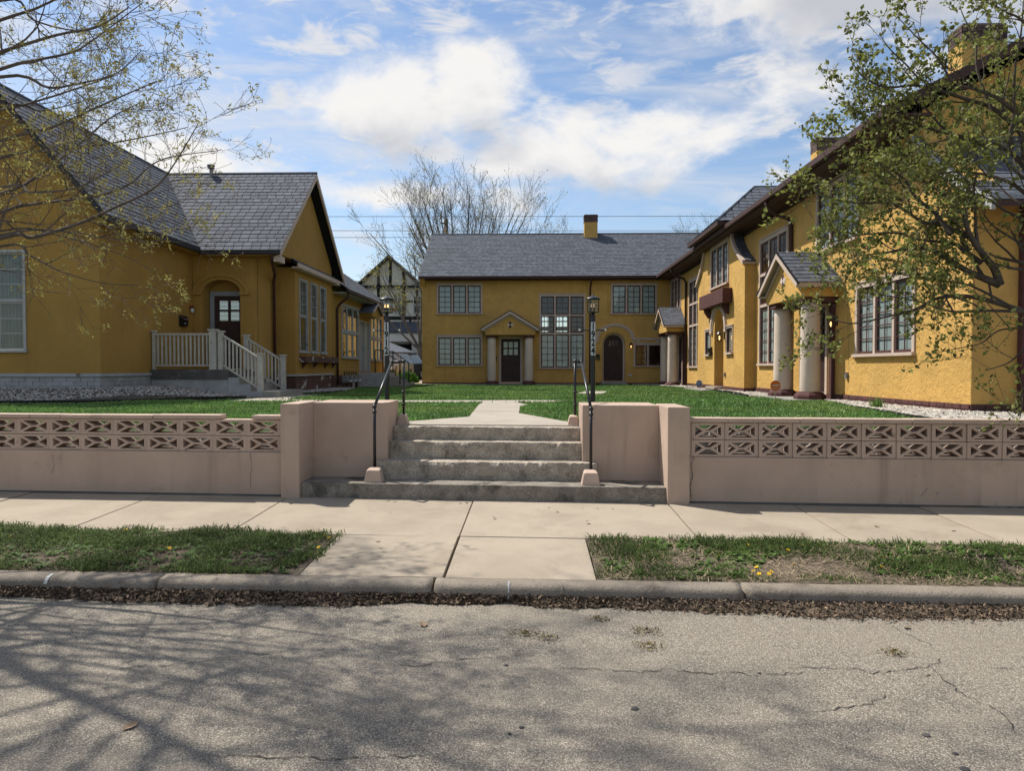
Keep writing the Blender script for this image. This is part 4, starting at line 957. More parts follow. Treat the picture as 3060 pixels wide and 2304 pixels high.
w = MB(); w.prism([(-5.31, 34.52, 5.75), (-5.31, 34.98, 5.42), (-5.31, 34.98, 5.75)], (.26, 0, 0)); w.build('corbel', 'stucco', apt)
w = MB(); w.prism([(-5.345, 34.5, 5.70), (-5.345, 39.1, 8.46), (-5.345, 39.1, 8.60), (-5.345, 34.5, 5.84)], (.045, 0, 0)); w.build('rake_board', 'eave_brown', apt)
def chimney(x0, x1, y0, y1, z0, z1, zb, seed):
    ch = MB(); ch.box(x0, y0, z0, x1, y1, zb); ch = ch.build('chimney', 'stucco', apt)
    MB().box(x0+.012, y0+.012, zb-.01, x1-.012, y1-.012, z1-.01).build('flue', 'mortar', ch)
    bw, bh = .21, .068; nz = int((z1-zb)/.076); b = MB()
    for k in range(nz):
        z = zb+.004+k*.076; off = .11*(k % 2); o_ = .012 if k > nz-3 else 0
        for (a0, a1, ax, c) in ((x0, x1, 0, y0), (x0, x1, 0, y1), (y0, y1, 1, x0), (y0, y1, 1, x1)):
            u = a0-off
            while u < a1-.03:
                p, q = max(u, a0)+.004, min(u+bw, a1)-.004; j = random.uniform(-.003, .003)
                if q-p > .02:
                    if ax == 0: b.box(p, c-.012-o_+j, z, q, c+.012+o_+j, z+bh)
                    else: b.box(c-.0125-o_+j, p, z, c+.0125+o_+j, q, z+bh)
                u += bw+.008
    b.build('bricks', 'brick_dark', ch, kind='stuff', fix=False); return ch
chimney(2.72, 3.40, 38.60, 39.15, 7.9, 9.56, 9.15, 1)
chimney(10.23, 11.27, 18.0, 18.6, 7.0, 9.80, 9.36, 2)
chimney(10.25, 11.17, 27.0, 27.6, 7.0, 9.88, 9.42, 3)
# windows of the back range
R5 = [(1.0, 2, 5, True)]
window(apt, FB, ncol=3, rows=R5, **B_W[0]); window(apt, FB, ncol=3, rows=R5, **B_W[1]); window(apt, FB, ncol=3, rows=R5, **B_W[3])
tall = [(.265, 2, 3, False), (.245, 2, 3, False), (.49, 2, 5, True)]
window(apt, FB, ncol=3, rows=tall, label='tall stair window with dark upper panes', **B_W[2])
window(apt, FB, ncol=2, rows=[(1.0, 2, 3, False)], **B_W[4])
# arched door with hood mould
rc = MB()
for (uA, uB_) in ((3.865-.545, 0),): pass
lp = arch(3.865, .545, 2.68, .56, .945, 20)
def tunnel(mb, fr, lp, d0, d1):
    n = len(lp); mb.add([fr.p(u, v, d0) for u, v in lp]+[fr.p(u, v, d1) for u, v in lp], [(i, i+1, n+i+1, n+i) for i in range(n-1)]+[(n-1, 0, n, 2*n-1)]); return mb
tunnel(rc, FB, lp, -.35, -.6).build('door_recess', 'stucco', apt, fix=False)
def ringwall(mb, fr, lo, li, d0, d1):
    mb.wall(Fr(fr.p(0, 0, d0), fr.U, fr.N), lo, [], abs(d1-d0)) if li is None else None
    n = len(lo)
    vs = [fr.p(u, v, d) for d in (d0, d1) for lp_ in (lo, li) for u, v in lp_]; fs = []
    for i in range(n-1):
        fs += [(i, i+1, n+i+1, n+i), (2*n+i, 3*n+i, 3*n+i+1, 2*n+i+1), (i, 2*n+i, 2*n+i+1, i+1), (n+i, n+i+1, 3*n+i+1, 3*n+i)]
    fs += [(0, n, 3*n, 2*n), (n-1, 3*n-1, 4*n-1, 2*n-1)]; return mb.add(vs, fs)
def arc_pts(uc, half, spring, rise, n=20): return [(uc+half*math.cos(math.pi*(1-i/n)), spring+rise*math.sin(math.pi*(1-i/n))) for i in range(n+1)]
lo = [(3.865-.545, .945)]+arc_pts(3.865, .545, 2.68, .56)+[(3.865+.545, .945)]; li = [(3.865-.455, .945)]+arc_pts(3.865, .455, 2.68, .46)+[(3.865+.455, .945)]
ringwall(MB(), FB, lo, li, -.30, -.20).build('door_frame', 'cream', apt)
d = MB(); fr2 = Fr((0, 35.26, 0), (1, 0, 0), (0, -1, 0)); d.wall(fr2, li, [], .05)
for k in range(1, 6): d.fbox(fr2, 3.41+k*.152-.005, 3.41+k*.152+.005, 1.0, 2.55, 0, .004)
door = d.build('door', 'door_brown', apt)
dw = MB()
for k in range(3): dw.fbox(fr2, 3.865-.22+k*.155, 3.865-.22+k*.155+.125, 2.62, 2.86, .002, .006)
dw.build('door_pane', 'glass', door); MB().fbox(fr2, 4.22, 4.26, 1.75, 2.05, 0, .06).build('door_handle', 'black_iron', door)
hm = MB(); ringwall(hm, FB, arc_pts(3.92, .93, 2.92, .75), arc_pts(3.92, .83, 2.92, .65), .002, .06); ringwall(hm, FB, arc_pts(3.92, .83, 2.92, .65), arc_pts(3.92, .77, 2.92, .59), .002, .035)
hm.fbox(FB, 4.78, 6.4, 2.90, 2.985, .002, .058); hm.fbox(FB, 4.80, 6.4, 2.86, 2.90, .002, .034); hm.fbox(FB, 2.99, 3.15, 2.86, 2.918, .002, .058)
for u in (3.01, 4.72, 4.95, 5.86, 6.1): hm.fbox(FB, u, u+.12, 2.765, 2.858, .002, .05)
hm.build('hood_mould', 'cream', apt)
w = MB(); w.box(3.2, 34.55, .62, 4.55, 34.99, .79); w.box(3.28, 34.75, .79, 4.47, 34.985, .93); w.build('door_step', 'slab', apt)
downspout(apt, [(2.76, 34.47, 5.76), (2.76, 34.50, 5.60), (2.74, 34.90, 5.30), (2.74, 34.93, 5.1), (2.74, 34.93, .85)])
# --- porch builder
def porch(fr, uc, zs, zg, each=True, door=True, mud=False):
    P = MB(); f = fr; dF = .80
    P.add([f.p(uc-1.16, 3.10, dF), f.p(uc+1.16, 3.10, dF), f.p(uc+1.16, 3.32, dF), f.p(uc, 4.02, dF), f.p(uc-1.16, 3.32, dF), f.p(uc-1.16, 3.10, 0), f.p(uc+1.16, 3.10, 0), f.p(uc+1.16, 3.32, 0), f.p(uc, 4.02, 0), f.p(uc-1.16, 3.32, 0)],
          [(0, 1, 2, 3, 4), (0, 5, 6, 1), (1, 6, 7, 2), (2, 7, 8, 3), (3, 8, 9, 4), (4, 9, 5, 0)])
    po = P.build('porch', 'stucco', apt)
    for s in (-1, 1):
        c = f.p(uc+s*.87, 0, .50)
        pr = [(.205, zs+.15), (.21, zs+.17), (.207, zs+.6), (.204, zs+1.2), (.197, zs+1.9), (.190, 2.99)]
        MB().lathe(pr, (c.x, c.y), 28).build('column', 'column', po, smooth=True)
        bs = MB(); bs.lathe([(.33, zs-.01), (.335, zs+.05), (.32, zs+.09), (.25, zs+.155)], (c.x, c.y), 8, R(22.5)); bs.build('column_base', 'maroon', po, bevel=.012)
        cp = MB(); cp.fbox(f, uc+s*.87-.25, uc+s*.87+.25, 2.985, 3.105, .0, .76); cp.build('column_cap', 'maroon', po, bevel=.02)
        MB().fbox(f, uc+s*.87-.09, uc+s*.87+.09, zs, 2.985, .003, .07).build('pilaster', 'maroon', po)
        # roof slope
        e0 = f.p(uc+s*1.37, 3.385, 0); r0 = f.p(uc, 4.215, 0); e1 = f.p(uc+s*1.37, 3.385, .93); r1 = f.p(uc, 4.215, .93); dn = Vector((0, 0, -.07))
        MB().add([e0, e1, r1, r0, e0+dn, e1+dn, r1+dn, r0+dn], [(0, 1, 2, 3), (4, 7, 6, 5), (0, 4, 5, 1), (1, 5, 6, 2), (0, 3, 7, 4)]).build('roof_slope', 'cream', po)
        Sv = r0-e0; U_ = f.N if s > 0 else f.N
        if each: shingles(po, e0-Sv.normalized()*.03+Vector((0, 0, .004)), f.N, Sv, [(0, 0), (.95, 0), (.95, Sv.length+.03), (0, Sv.length+.03)], .24, Sv.length/8.4, .016, 60, seed=int(uc*10)+s)
        # rake trim, cream with dark edge
        rk = MB(); u1, v1_, u2, v2 = uc+s*1.37, 3.38, uc, 4.21
        rk.prism([f.p(u1, v1_-.005, .932), f.p(u2, v2-.005, .932), f.p(u2, v2-.15, .932), f.p(u1-s*.08, v1_-.10, .932)], f.N*.035); rk.build('rake_board', 'cream', po)
        rk = MB(); rk.prism([f.p(u1+s*.03, v1_+.0, .93), f.p(u2, v2+.022, .93), f.p(u2, v2-.012, .93), f.p(u1+s*.03, v1_-.035, .93)], f.N*.05); rk.build('rake_edge', 'edging', po)
        rk = MB(); rk.prism([f.p(u1-s*.11, v1_-.10, .802), f.p(u2, v2-.15, .802), f.p(u2, v2-.235, .802), f.p(u1-s*.19, v1_-.13, .802)], f.N*.03); rk.build('inner_rake', 'cream', po)
        MB().fbox(f, min(uc+s*1.37, uc+s*1.17), max(uc+s*1.37, uc+s*1.17), 3.285, 3.313, 0, .93).build('eave_board', 'cream', po)
    q = .085
    for (du, dv, m_) in ((0, .085, 'maroon'), (0, -.085, 'maroon'), (-.085, 0, 'tile_cream'), (.085, 0, 'tile_cream')):
        a, b = uc+du, 3.56+dv; MB().prism([f.p(a-q, b, dF+.001), f.p(a, b-q, dF+.001), f.p(a+q, b, dF+.001), f.p(a, b+q, dF+.001)], f.N*.006).build('diamond_tile', m_, po)
    MB().fbox(f, uc-1.3, uc+1.3, zg-.2, zs, .004, 1.0).build('porch_slab', 'slab', po)
    if mud: MB().sphere(f.p(uc-1.05, 3.60, .45), .09, 10, (.5, .9, .16)).build('moss_patch', 'litter_base', po)
    fr3 = Fr(f.p(0, 0, 0), f.U, f.N)
    fm = MB(); fm.fbox(f, uc-.57, uc-.455, zs+.02, 3.06, -.10, .022); fm.fbox(f, uc+.455, uc+.57, zs+.02, 3.06, -.10, .022); fm.fbox(f, uc-.455, uc+.455, 2.94, 3.06, -.10, .02); fm.fbox(f, uc-.57, uc+.57, zs+.003, zs+.075, -.1, .05)
    fm.build('door_frame', 'cream', po)
    d = MB(); d.wall(Fr(f.p(0, 0, -.04), f.U, f.N), rect(uc-.455, uc+.455, zs+.075, 2.94), [rect(uc-.34+k*.245, uc-.34+k*.245+.19, 2.18+r*.34, 2.18+r*.34+.28) for k in range(3) for r in range(2)], .05)
    for k in range(1, 6): d.fbox(f, uc-.455+k*.152-.005, uc-.455+k*.152+.005, zs+.1, 2.1, -.04, -.036)
    d.build('door', 'door_brown', po)
    for k in range(3):
        for r in range(2): piece('door_pane', UNIT, f.mat(uc-.34+k*.245+.095, 2.18+r*.34+.14, -.065) @ Matrix.Diagonal((.19, .004, .28, 1)), po)
    MB().fbox(f, uc-.4, uc+.4, 2.1, 2.9, -.14, -.13).build('door_blind', 'blind', po); MB().sphere(f.p(uc-.39, 1.95, .0), .03, 8).build('door_handle', 'black_iron', po)
    return po
porch(FB, -1.018, .80, .74); porch(FW, 16.95, .91, .84, mud=True); porch(FW, 32.55, .80, .75)
# --- right wing
W_W = dict(a=dict(u0=32.42, u1=34.75, v0=4.16, v1=5.62), b=dict(u0=28.55, u1=30.75, v0=1.575, v1=5.16), c=dict(u0=18.94, u1=21.28, v0=1.64, v1=5.185), d=dict(u0=12.68, u1=14.98, v0=1.80, v1=3.255), e=dict(u0=14.85, u1=17.1, v0=4.16, v1=5.62))
hW = [whole(v) for v in W_W.values()]+[rect(16.95-.52, 16.95+.52, 1.0, 3.02), rect(32.55-.52, 32.55+.52, .9, 3.02), [(22.8, 1.0), (26.6, 1.0), (26.6, 4.25), (25.85, 4.25), (25.85, 5.62), (23.35, 5.62), (23.35, 4.25), (22.8, 4.25)]]
w = MB(); w.wall(FW, [(11.09, 1.045), (34.995, .90), (34.995, 5.79), (12.62, 5.79), (12.47, 5.38), (12.15, 5.07), (11.07+.02, 4.33)], hW, .35); w.build('wall', 'stucco', apt)
# brick plinth of the wing, individual painted bricks on the near part
pl = MB(); pl.box(6.505, 11.40, .6, 6.8, 34.98, 1.043); pl.box(6.505, 11.09, .6, 14.7, 11.395, 1.044); pl = pl.build('plinth', 'mortar', apt)
bk = meshof(MB().box(-.105, -.014, -.0335, .105, .014, .0335), 'brick', 'brick_maroon', bevel=.005); cnt = 0
for y0, y1 in ((11.09, 15.6), (18.35, 21.68)):
    for k in range(3):
        y = y0-.11*(k % 2)
        while y < y1-.02:
            a, b = max(y, y0)+.004, min(y+.215, y1)-.004; zt = 1.045-.0032*(((a+b)/2)-11.09)
            if b-a > .03 and cnt < 300:
                piece('brick', bk, Matrix.Translation((6.489+random.uniform(-.004, .004), (a+b)/2, zt-.038-k*.076)) @ Matrix.Rotation(R(90), 4, 'Z') @ Matrix.Diagonal(((b-a)/.21, 1, 1, 1)), pl); cnt += 1
            y += .219
for k in range(3):
    x = 6.49-.11*(k % 2)
    while x < 8.6:
        a, b = max(x, 6.478)+.004, x+.211
        if b-a > .03: piece('brick', bk, Matrix.Translation(((a+b)/2, 11.080+random.uniform(-.004, .004), 1.007-k*.076)) @ Matrix.Diagonal(((b-a)/.21, 1, 1, 1)), pl)
        x += .219
w = MB(); w.box(6.475, 27.76, .6, 6.5, 34.98, .90); w.build('plinth_face', 'maroon', apt)
w = MB(); w.box(6.475, 15.6, .6, 6.5, 18.35, 1.0); w.build('plinth_face', 'maroon', apt)
w = MB(); w.box(8.6, 11.07, .6, 14.7, 11.1, 1.04); w.build('plinth_face', 'maroon', apt)
# street end of the wing: lower front, bellcast roof, gable
FE = Fr((0, 11.082, 0), (1, 0, 0), (0, -1, 0)); w = MB(); w.wall(FE, rect(6.503, 14.7, 1.05, 4.28), [], .3); w.build('street_wall', 'stucco', apt)
FG = Fr((0, 12.6, 0), (1, 0, 0), (0, -1, 0)); w = MB(); w.wall(FG, [(6.52, 4.2), (14.68, 4.2), (14.68, 5.9), (10.6, 7.95), (6.52, 5.9)], [], .3); w.build('gable_wall', 'stucco', apt)
cur = [(12.62, 5.46), (12.15, 5.05), (11.6, 4.64), (11.07, 4.30), (10.7, 4.06), (10.42, 3.92)]
w = MB()
n = len(cur); w.add([(6.42, y, z) for y, z in cur]+[(15.0, y, z) for y, z in cur]+[(6.42, y, z-.09) for y, z in cur]+[(15.0, y, z-.09) for y, z in cur],
                    [(i, i+1, n+i+1, n+i) for i in range(n-1)]+[(2*n+i, 3*n+i, 3*n+i+1, 2*n+i+1) for i in range(n-1)]+[(i, 2*n+i, 2*n+i+1, i+1) for i in range(n-1)]+[(n-1, 2*n-1, 4*n-1, 3*n-1)])
br = w.build('bellcast_roof', 'eave_brown', apt)
for i in range(n-1):
    (y0, z0), (y1, z1) = cur[i+1], cur[i]; L_ = math.hypot(y1-y0, z1-z0); shingles(br, (6.41, y0, z0+.003), (1, 0, 0), (0, y1-y0, z1-z0), [(0, 0), (3.2, 0), (3.2, L_), (0, L_)], .25, L_/3.02, .014, 0, seed=60+i)
tr = MB(); tr.add([(6.36, y, z+.02) for y, z in cur]+[(6.36, y+.02, z-.13) for y, z in cur]+[(6.418, y, z+.02) for y, z in cur]+[(6.418, y+.02, z-.13) for y, z in cur],
                  [(i, i+1, n+i+1, n+i) for i in range(n-1)]+[(2*n+i, 3*n+i, 3*n+i+1, 2*n+i+1) for i in range(n-1)]+[(i, 2*n+i, 2*n+i+1, i+1) for i in range(n-1)]+[(n+i, n+i+1, 3*n+i+1, 3*n+i) for i in range(n-1)]+[(n-1, 2*n-1, 4*n-1, 3*n-1), (0, 2*n, 3*n, n)])
tr.build('bellcast_trim', 'white_paint', apt)
w = MB(); w.box(7.16, 10.98, .95, 7.285, 11.086, 4.0); w.box(7.16, 10.80, .90, 7.285, 10.98, .98); w.build('downspout', 'maroon', apt, bevel=.01)
# wing roof (main planes hidden behind the eave), eave, soffit
w = MB(); zr = 5.87+.5*4.77
w.add([(5.83, 12.2, 5.87), (10.6, 12.2, zr), (15.37, 12.2, 5.87), (5.83, 37.0, 5.87), (10.6, 39.6, zr), (15.37, 43.5, 5.87), (5.83, 12.2, 5.76), (10.6, 12.2, zr-.11), (15.37, 12.2, 5.76), (5.83, 37.0, 5.76), (10.6, 39.6, zr-.11), (15.37, 43.5, 5.76)],
      [(0, 1, 4, 3), (1, 2, 5, 4), (6, 9, 10, 7), (7, 10, 11, 8), (0, 6, 7, 1), (1, 7, 8, 2), (0, 3, 9, 6), (2, 8, 11, 5)])
roofW = w.build('roof', 'roof_deck', apt, fix=False)
shingles(roofW, (5.80, 12.2, 5.86), (0, 1, 0), (4.77, 0, 4.77*.5), [(0, 0), (22.2, 0), (22.2, 5.33), (0, 5.33)], .30, .21, .013, 0, seed=70)
w = MB(); w.box(5.75, 12.15, 5.735, 5.85, 34.6, 5.868); w.build('gutter', 'eave_brown', apt, bevel=.012)
w = MB(); w.box(5.862, 12.25, 5.70, 6.14, 34.6, 5.745); w.box(6.15, 12.25, 5.70, 6.498, 34.6, 5.742); w.build('soffit', 'eave_brown', apt)
w = MB(); w.box(6.46, 12.7, 5.60, 6.497, 34.9, 5.699); w.build('frieze_board', 'eave_brown', apt)
w = MB(); w.prism([(5.80, 12.14, 5.70), (10.6, 12.14, 8.08), (10.6, 12.14, 8.24), (5.80, 12.14, 5.86)], (0, .06, 0)); w.build('rake_board', 'eave_brown', apt)
w = MB(); w.box(14.4, 11.1, .6, 14.7, 43.2, 5.85); w.box(6.9, 11.5, .6, 14.4, 35.3, .75); w.box(6.86, 12.9, 5.76, 14.4, 35.3, 5.84); w.box(9.4, 12.9, .76, 9.5, 35.2, 5.75); w.build('inner_walls', 'interior', apt)
# bay with flared head
def flare(ya, za, yb, zb, n=10): return [(ya+(yb-ya)*(i/n)**1.55, za+(zb-za)*(1-(1-i/n)**1.0)) for i in range(n+1)]
near = [(22.99-(22.99-21.68)*(i/10)**1.7, 5.74-(5.74-4.68)*(i/10)) for i in range(11)]; far = [(26.65+(27.745-26.65)*(i/10)**1.7, 5.74-(5.74-4.68)*(i/10)) for i in range(11)]
bayo = [(21.68, .985), (27.745, .93), (27.745, 4.67)]+far[::-1][1:]+near+[(21.68, 4.67)]
BW = dict(u0=23.43, u1=25.76, v0=4.235, v1=5.68); archb = arch(24.62, .60, 2.80, .75, .95, 20)
s1, s2 = dict(u0=25.71, u1=26.50, v0=1.985, v1=2.90), dict(u0=22.87, u1=23.64, v0=2.00, v1=2.89)
w = MB(); w.wall(FBAY, bayo, [whole(BW), archb, rect(s1['u0']+.05, s1['u1']-.05, s1['v0']+.04, s1['v1']-.05), rect(s2['u0']+.05, s2['u1']-.05, s2['v0']+.04, s2['v1']-.05)], .308); bay = w.build('bay', 'stucco', apt)
w = MB(); w.fbox(FBAY, 21.66, 27.76, .6, .985, -.3, .012); w.build('bay_plinth', 'maroon', apt)
window(apt, FBAY, ncol=3, rows=R5, **BW)
window(apt, FBAY, ncol=1, rows=[(1.0, 1, 1, True)], cw=.05, ct=.06, sw=.04, each=False, bmat='blind', **s1); window(apt, FBAY, ncol=1, rows=[(1.0, 1, 1, True)], cw=.05, ct=.06, sw=.04, each=False, bmat='cream', **s2)
tunnel(MB(), FBAY, archb, -.305, -1.25).build('door_recess', 'stucco', apt, fix=False)
fr4 = Fr(FBAY.p(0, 0, -1.15), FBAY.U, FBAY.N); MB().wall(fr4, arch(24.62, .62, 2.80, .77, .93, 20), [], .06).build('door', 'door_brown', apt)
hm = MB(); ringwall(hm, FBAY, arc_pts(24.62, 1.02, 2.82, .88), arc_pts(24.62, .86, 2.82, .75), .002, .07); ringwall(hm, FBAY, arc_pts(24.62, .86, 2.82, .75), arc_pts(24.62, .78, 2.82, .69), .002, .04)
hm.fbox(FBAY, 23.58, 23.80, 2.74, 2.818, .002, .068); hm.fbox(FBAY, 25.44, 25.66, 2.74, 2.818, .002, .068); hm.build('hood_mould', 'cream', apt)
for s, cv in ((1, near), (-1, far)):
    fl_ = MB(); n = len(cv)
    fl_.add([(6.12, y-s*.03, z+.02) for y, z in cv]+[(6.50, y-s*.03, z+.02) for y, z in cv]+[(6.12, y, z-.03) for y, z in cv]+[(6.50, y, z-.03) for y, z in cv], [(i, i+1, n+i+1, n+i) for i in range(n-1)]+[(2*n+i, 3*n+i, 3*n+i+1, 2*n+i+1) for i in range(n-1)])
    fo = fl_.build('flare_roof', 'roof_deck', apt, fix=False)
    for i in range(0, n-1):
        (y1, z1), (y0, z0) = cv[i], cv[i+1]; L_ = math.hypot(y1-y0, z1-z0); off = .125*(i % 2)
        shingles(fo, (6.13, y0-s*.03, z0+.022), (1, 0, 0), (0, y1-y0, z1-z0), [(0, 0), (.37, 0), (.37, L_), (0, L_)], .19, L_, .012, 3, seed=80+i)
    tm = MB(); tm.add([(6.10, y-s*.05, z+.035) for y, z in cv]+[(6.10, y+s*.03, z-.035) for y, z in cv]+[(6.185, y-s*.05, z+.035) for y, z in cv]+[(6.185, y+s*.03, z-.035) for y, z in cv],
                      [(i, i+1, n+i+1, n+i) for i in range(n-1)]+[(2*n+i, 3*n+i, 3*n+i+1, 2*n+i+1) for i in range(n-1)]+[(i, 2*n+i, 2*n+i+1, i+1) for i in range(n-1)]+[(n+i, n+i+1, 3*n+i+1, 3*n+i) for i in range(n-1)]+[(n-1, 2*n-1, 4*n-1, 3*n-1)]); tm.build('flare_trim', 'cream', apt)
    ye = cv[-1][0]; MB().box(6.09, min(ye-s*.11, ye), 4.60, 6.497, max(ye-s*.11, ye), 4.655).build('flare_board', 'cream', apt)
# hipped dormer over the bay
w = MB(); w.box(5.55, 22.35, 5.87, 5.72, 26.65, 5.99); w.box(5.721, 22.36, 5.90, 6.5, 26.64, 5.96); w.build('dormer_eave', 'eave_brown', apt)
hp = MB(); hp.add([(5.57, 22.37, 5.99), (5.57, 26.63, 5.99), (7.28, 24.5, 7.50), (10.6, 24.5, 7.50), (9.9, 22.37, 5.99), (9.9, 26.63, 5.99)], [(0, 1, 2), (0, 2, 3, 4), (1, 5, 3, 2), (0, 4, 5, 1)]); hp = hp.build('dormer_roof', 'roof_deck', apt)
dS = Vector((0, 2.13, 1.51)); LS = dS.length; shingles(hp, (5.57, 22.35, 5.995), (1, 0, 0), dS, [(0, 0), (4.3, 0), (4.3, LS), (1.71, LS)], .25, LS/11.02, .014, 70, seed=91)
dS = Vector((1.71, 0, 1.51)); L2 = dS.length; shingles(hp, (5.55, 22.37, 5.995), (0, 1, 0), dS, [(0, 0), (4.26, 0), (2.14, L2), (2.12, L2)], .25, L2/11.02, .014, 60, seed=92)
MB().tube([(5.55, 22.36, 6.01), (7.28, 24.5, 7.52), (10.5, 24.5, 7.52)], .035, 6).build('hip_cap', 'shingle', hp)
# planter box with brackets
w = MB(); w.box(5.885, 23.0, 3.60, 6.185, 26.2, 4.06); pb = w.build('planter_box', 'maroon', apt, bevel=.02)
for y in (23.35, 25.7):
    MB().prism([(5.96, y, 3.595), (6.185, y, 3.595), (6.185, y, 3.27), (6.10, y, 3.30), (5.98, y, 3.48)], (0, .14, 0)).build('bracket', 'maroon', pb)
w = MB(); w.box(5.35, 23.4, .55, 6.17, 26.0, .87); w.build('door_step', 'slab', apt); MB().box(5.9, 24.02, .871, 6.19, 25.22, .955).build('door_step', 'sidewalk', apt)
# wing windows
window(apt, FW, ncol=3, rows=R5, each=False, **W_W['a']); window(apt, FW, ncol=3, rows=tall, each=False, **W_W['b']); window(apt, FW, ncol=3, rows=tall, each=True, label='tall stair window beside the near porch', **W_W['c'])
window(apt, FW, ncol=3, rows=R5, bmat='blind_slat', deep=.0, **W_W['d']); window(apt, FW, ncol=3, rows=R5, **W_W['e'])
downspout(apt, [(5.82, 18.6, 5.74), (5.84, 18.6, 5.60), (6.05, 18.6, 5.40), (6.36, 18.6, 5.30), (6.44, 18.6, 5.15), (6.44, 18.6, 1.0)], r=.05)
downspout(apt, [(5.82, 31.13, 5.74), (5.84, 31.13, 5.60), (6.05, 31.13, 5.40), (6.36, 31.13, 5.30), (6.44, 31.13, 5.15), (6.44, 31.13, .8)], r=.05)
w = MB()
for k in range(4): w.box(6.46, 15.52, 3.22+k*.045, 6.498, 15.62, 3.25+k*.045)
w.build('wall_vent', 'stucco', apt)
# --- small things fixed to the walls
def mailbox(fr, u, v, label, w_=.17, h_=.27):
    t = thing('mailbox', label, 'mailbox', fr.p(u, v, 0))
    m = MB(); m.prism([fr.p(u-w_/2, v-h_/2, .004), fr.p(u-w_/2, v-h_/2, .085), fr.p(u-w_/2, v+h_/2-.06, .11), fr.p(u-w_/2, v+h_/2, .004)], fr.U*w_); m.build('box', 'black_plastic', t)
    MB().fbox(fr, u-w_/2-.006, u+w_/2+.006, v+h_/2-.065, v+h_/2-.05, .0, .116).build('lid', 'black_plastic', t)
    MB().fbox(fr, u-.05, u+.05, v-h_/2+.06, v-h_/2+.11, .087, .093).build('name_plate', 'plate_white', t)
def lantern(fr, u, v, label, lit=True, s=1.0):
    t = thing('wall_lantern', label, 'wall lantern', fr.p(u, v, 0)); c = fr.p(u, v, .14*s)
    MB().fbox(fr, u-.045*s, u+.045*s, v-.06*s, v+.12*s, .003, .02).build('back_plate', 'black_iron', t)
    MB().tube([fr.p(u, v+.08*s, .02), fr.p(u, v+.17*s, .06*s), fr.p(u, v+.18*s, .11*s), fr.p(u, v+.13*s, .14*s)], .009, 6).build('arm', 'black_iron', t)
    MB().lathe([(.075*s, c.z+.06*s), (.08*s, c.z+.07*s), (.04*s, c.z+.115*s), (.012, c.z+.13*s)], (c.x, c.y), 12).build('cap', 'black_iron', t)
    MB().lathe([(.05*s, c.z-.115*s), (.055*s, c.z-.10*s)], (c.x, c.y), 12).build('base', 'black_iron', t)
    b = MB()
    for k in range(6): a = 2*math.pi*k/6; b.tube([(c.x+.055*s*math.cos(a), c.y+.055*s*math.sin(a), c.z-.11*s), (c.x+.065*s*math.cos(a), c.y+.065*s*math.sin(a), c.z+.065*s)], .0045, 4)
    b.build('cage', 'black_iron', t)
    MB().lathe([(.012, c.z-.09*s), (.022*s, c.z-.03*s), (.015, c.z+.02*s)], (c.x, c.y), 8).build('bulb', 'bulb' if lit else 'bulb_dim', t, smooth=True)
mailbox(FB, 3.11, 2.08, 'black mailbox beside the arched brown door of the back building'); mailbox(FB, -1.73, 1.98, 'black mailbox beside the column of the back porch', .12); mailbox(FBAY, 25.60, 2.15, 'black mailbox on the sunlit bay left of the arch', .22, .30)
lantern(FB, 4.66, 2.60, 'lit black lantern right of the arched back door'); lantern(FBAY, 23.86, 2.58, 'black lantern on the sunlit bay beside the arch', True, 1.25); lantern(FW, 15.9, 2.55, 'lit black lantern behind the near porch column')
def outlet(fr, u, v, label):
    o = MB(); o.fbox(fr, u-.04, u+.04, v-.06, v+.06, .002, .05); o.fbox(fr, u-.045, u+.045, v+.061, v+.07, .002, .06); props(o.build('outlet_box', 'steel', None), label, 'outlet')
outlet(FBAY, 23.75, 1.35, 'small grey outlet box on the bay wall beside the arch'); outlet(FW, 15.35, 1.42, 'small grey outlet box on the wall behind the near porch')
vb = MB(); vb.fbox(FB, 4.55, 4.72, 1.18, 1.25, .002, .05); vb.fbox(FB, 4.53, 4.74, 1.252, 1.265, .002, .065); props(vb.build('dryer_vent', 'plate_white', None), 'small white vent on wall right of the arched back door', 'vent')
# ================================================================ LEFT HOUSE
hs_ = thing('house', 'yellow stucco one-storey house with grey shingle roof left of the lawn', 'house', (-9.4, 20, .85))
FF_ = Fr((0, 15.8, 0), (1, 0, 0), (0, -1, 0)); FR_ = Fr((-9.4, 0, 0), (0, 1, 0), (1, 0, 0)); FC = Fr((0, 20.2, 0), (1, 0, 0), (0, -1, 0)); FGa = Fr((-7.68, 0, 0), (0, 1, 0), (1, 0, 0)); FBy = Fr((-7.12, 0, 0), (0, 1, 0), (1, 0, 0)); FRw = Fr((-7.1, 0, 0), (0, 1, 0), (1, 0, 0))
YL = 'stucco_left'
Fw = dict(u0=-12.22, u1=-11.03, v0=1.92, v1=4.16)
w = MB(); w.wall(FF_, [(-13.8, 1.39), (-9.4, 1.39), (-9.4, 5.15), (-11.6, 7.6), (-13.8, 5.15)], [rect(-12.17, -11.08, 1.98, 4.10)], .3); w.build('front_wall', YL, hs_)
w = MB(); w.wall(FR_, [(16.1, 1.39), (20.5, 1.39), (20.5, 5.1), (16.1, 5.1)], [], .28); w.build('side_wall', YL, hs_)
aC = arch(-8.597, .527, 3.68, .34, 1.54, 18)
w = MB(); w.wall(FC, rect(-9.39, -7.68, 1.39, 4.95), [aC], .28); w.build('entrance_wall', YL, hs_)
w = MB(); w.wall(FGa, [(20.45, 1.32), (26.2, 1.32), (26.2, 4.95), (20.45, 4.95)], [], .28); w.build('gable_end', YL, hs_)
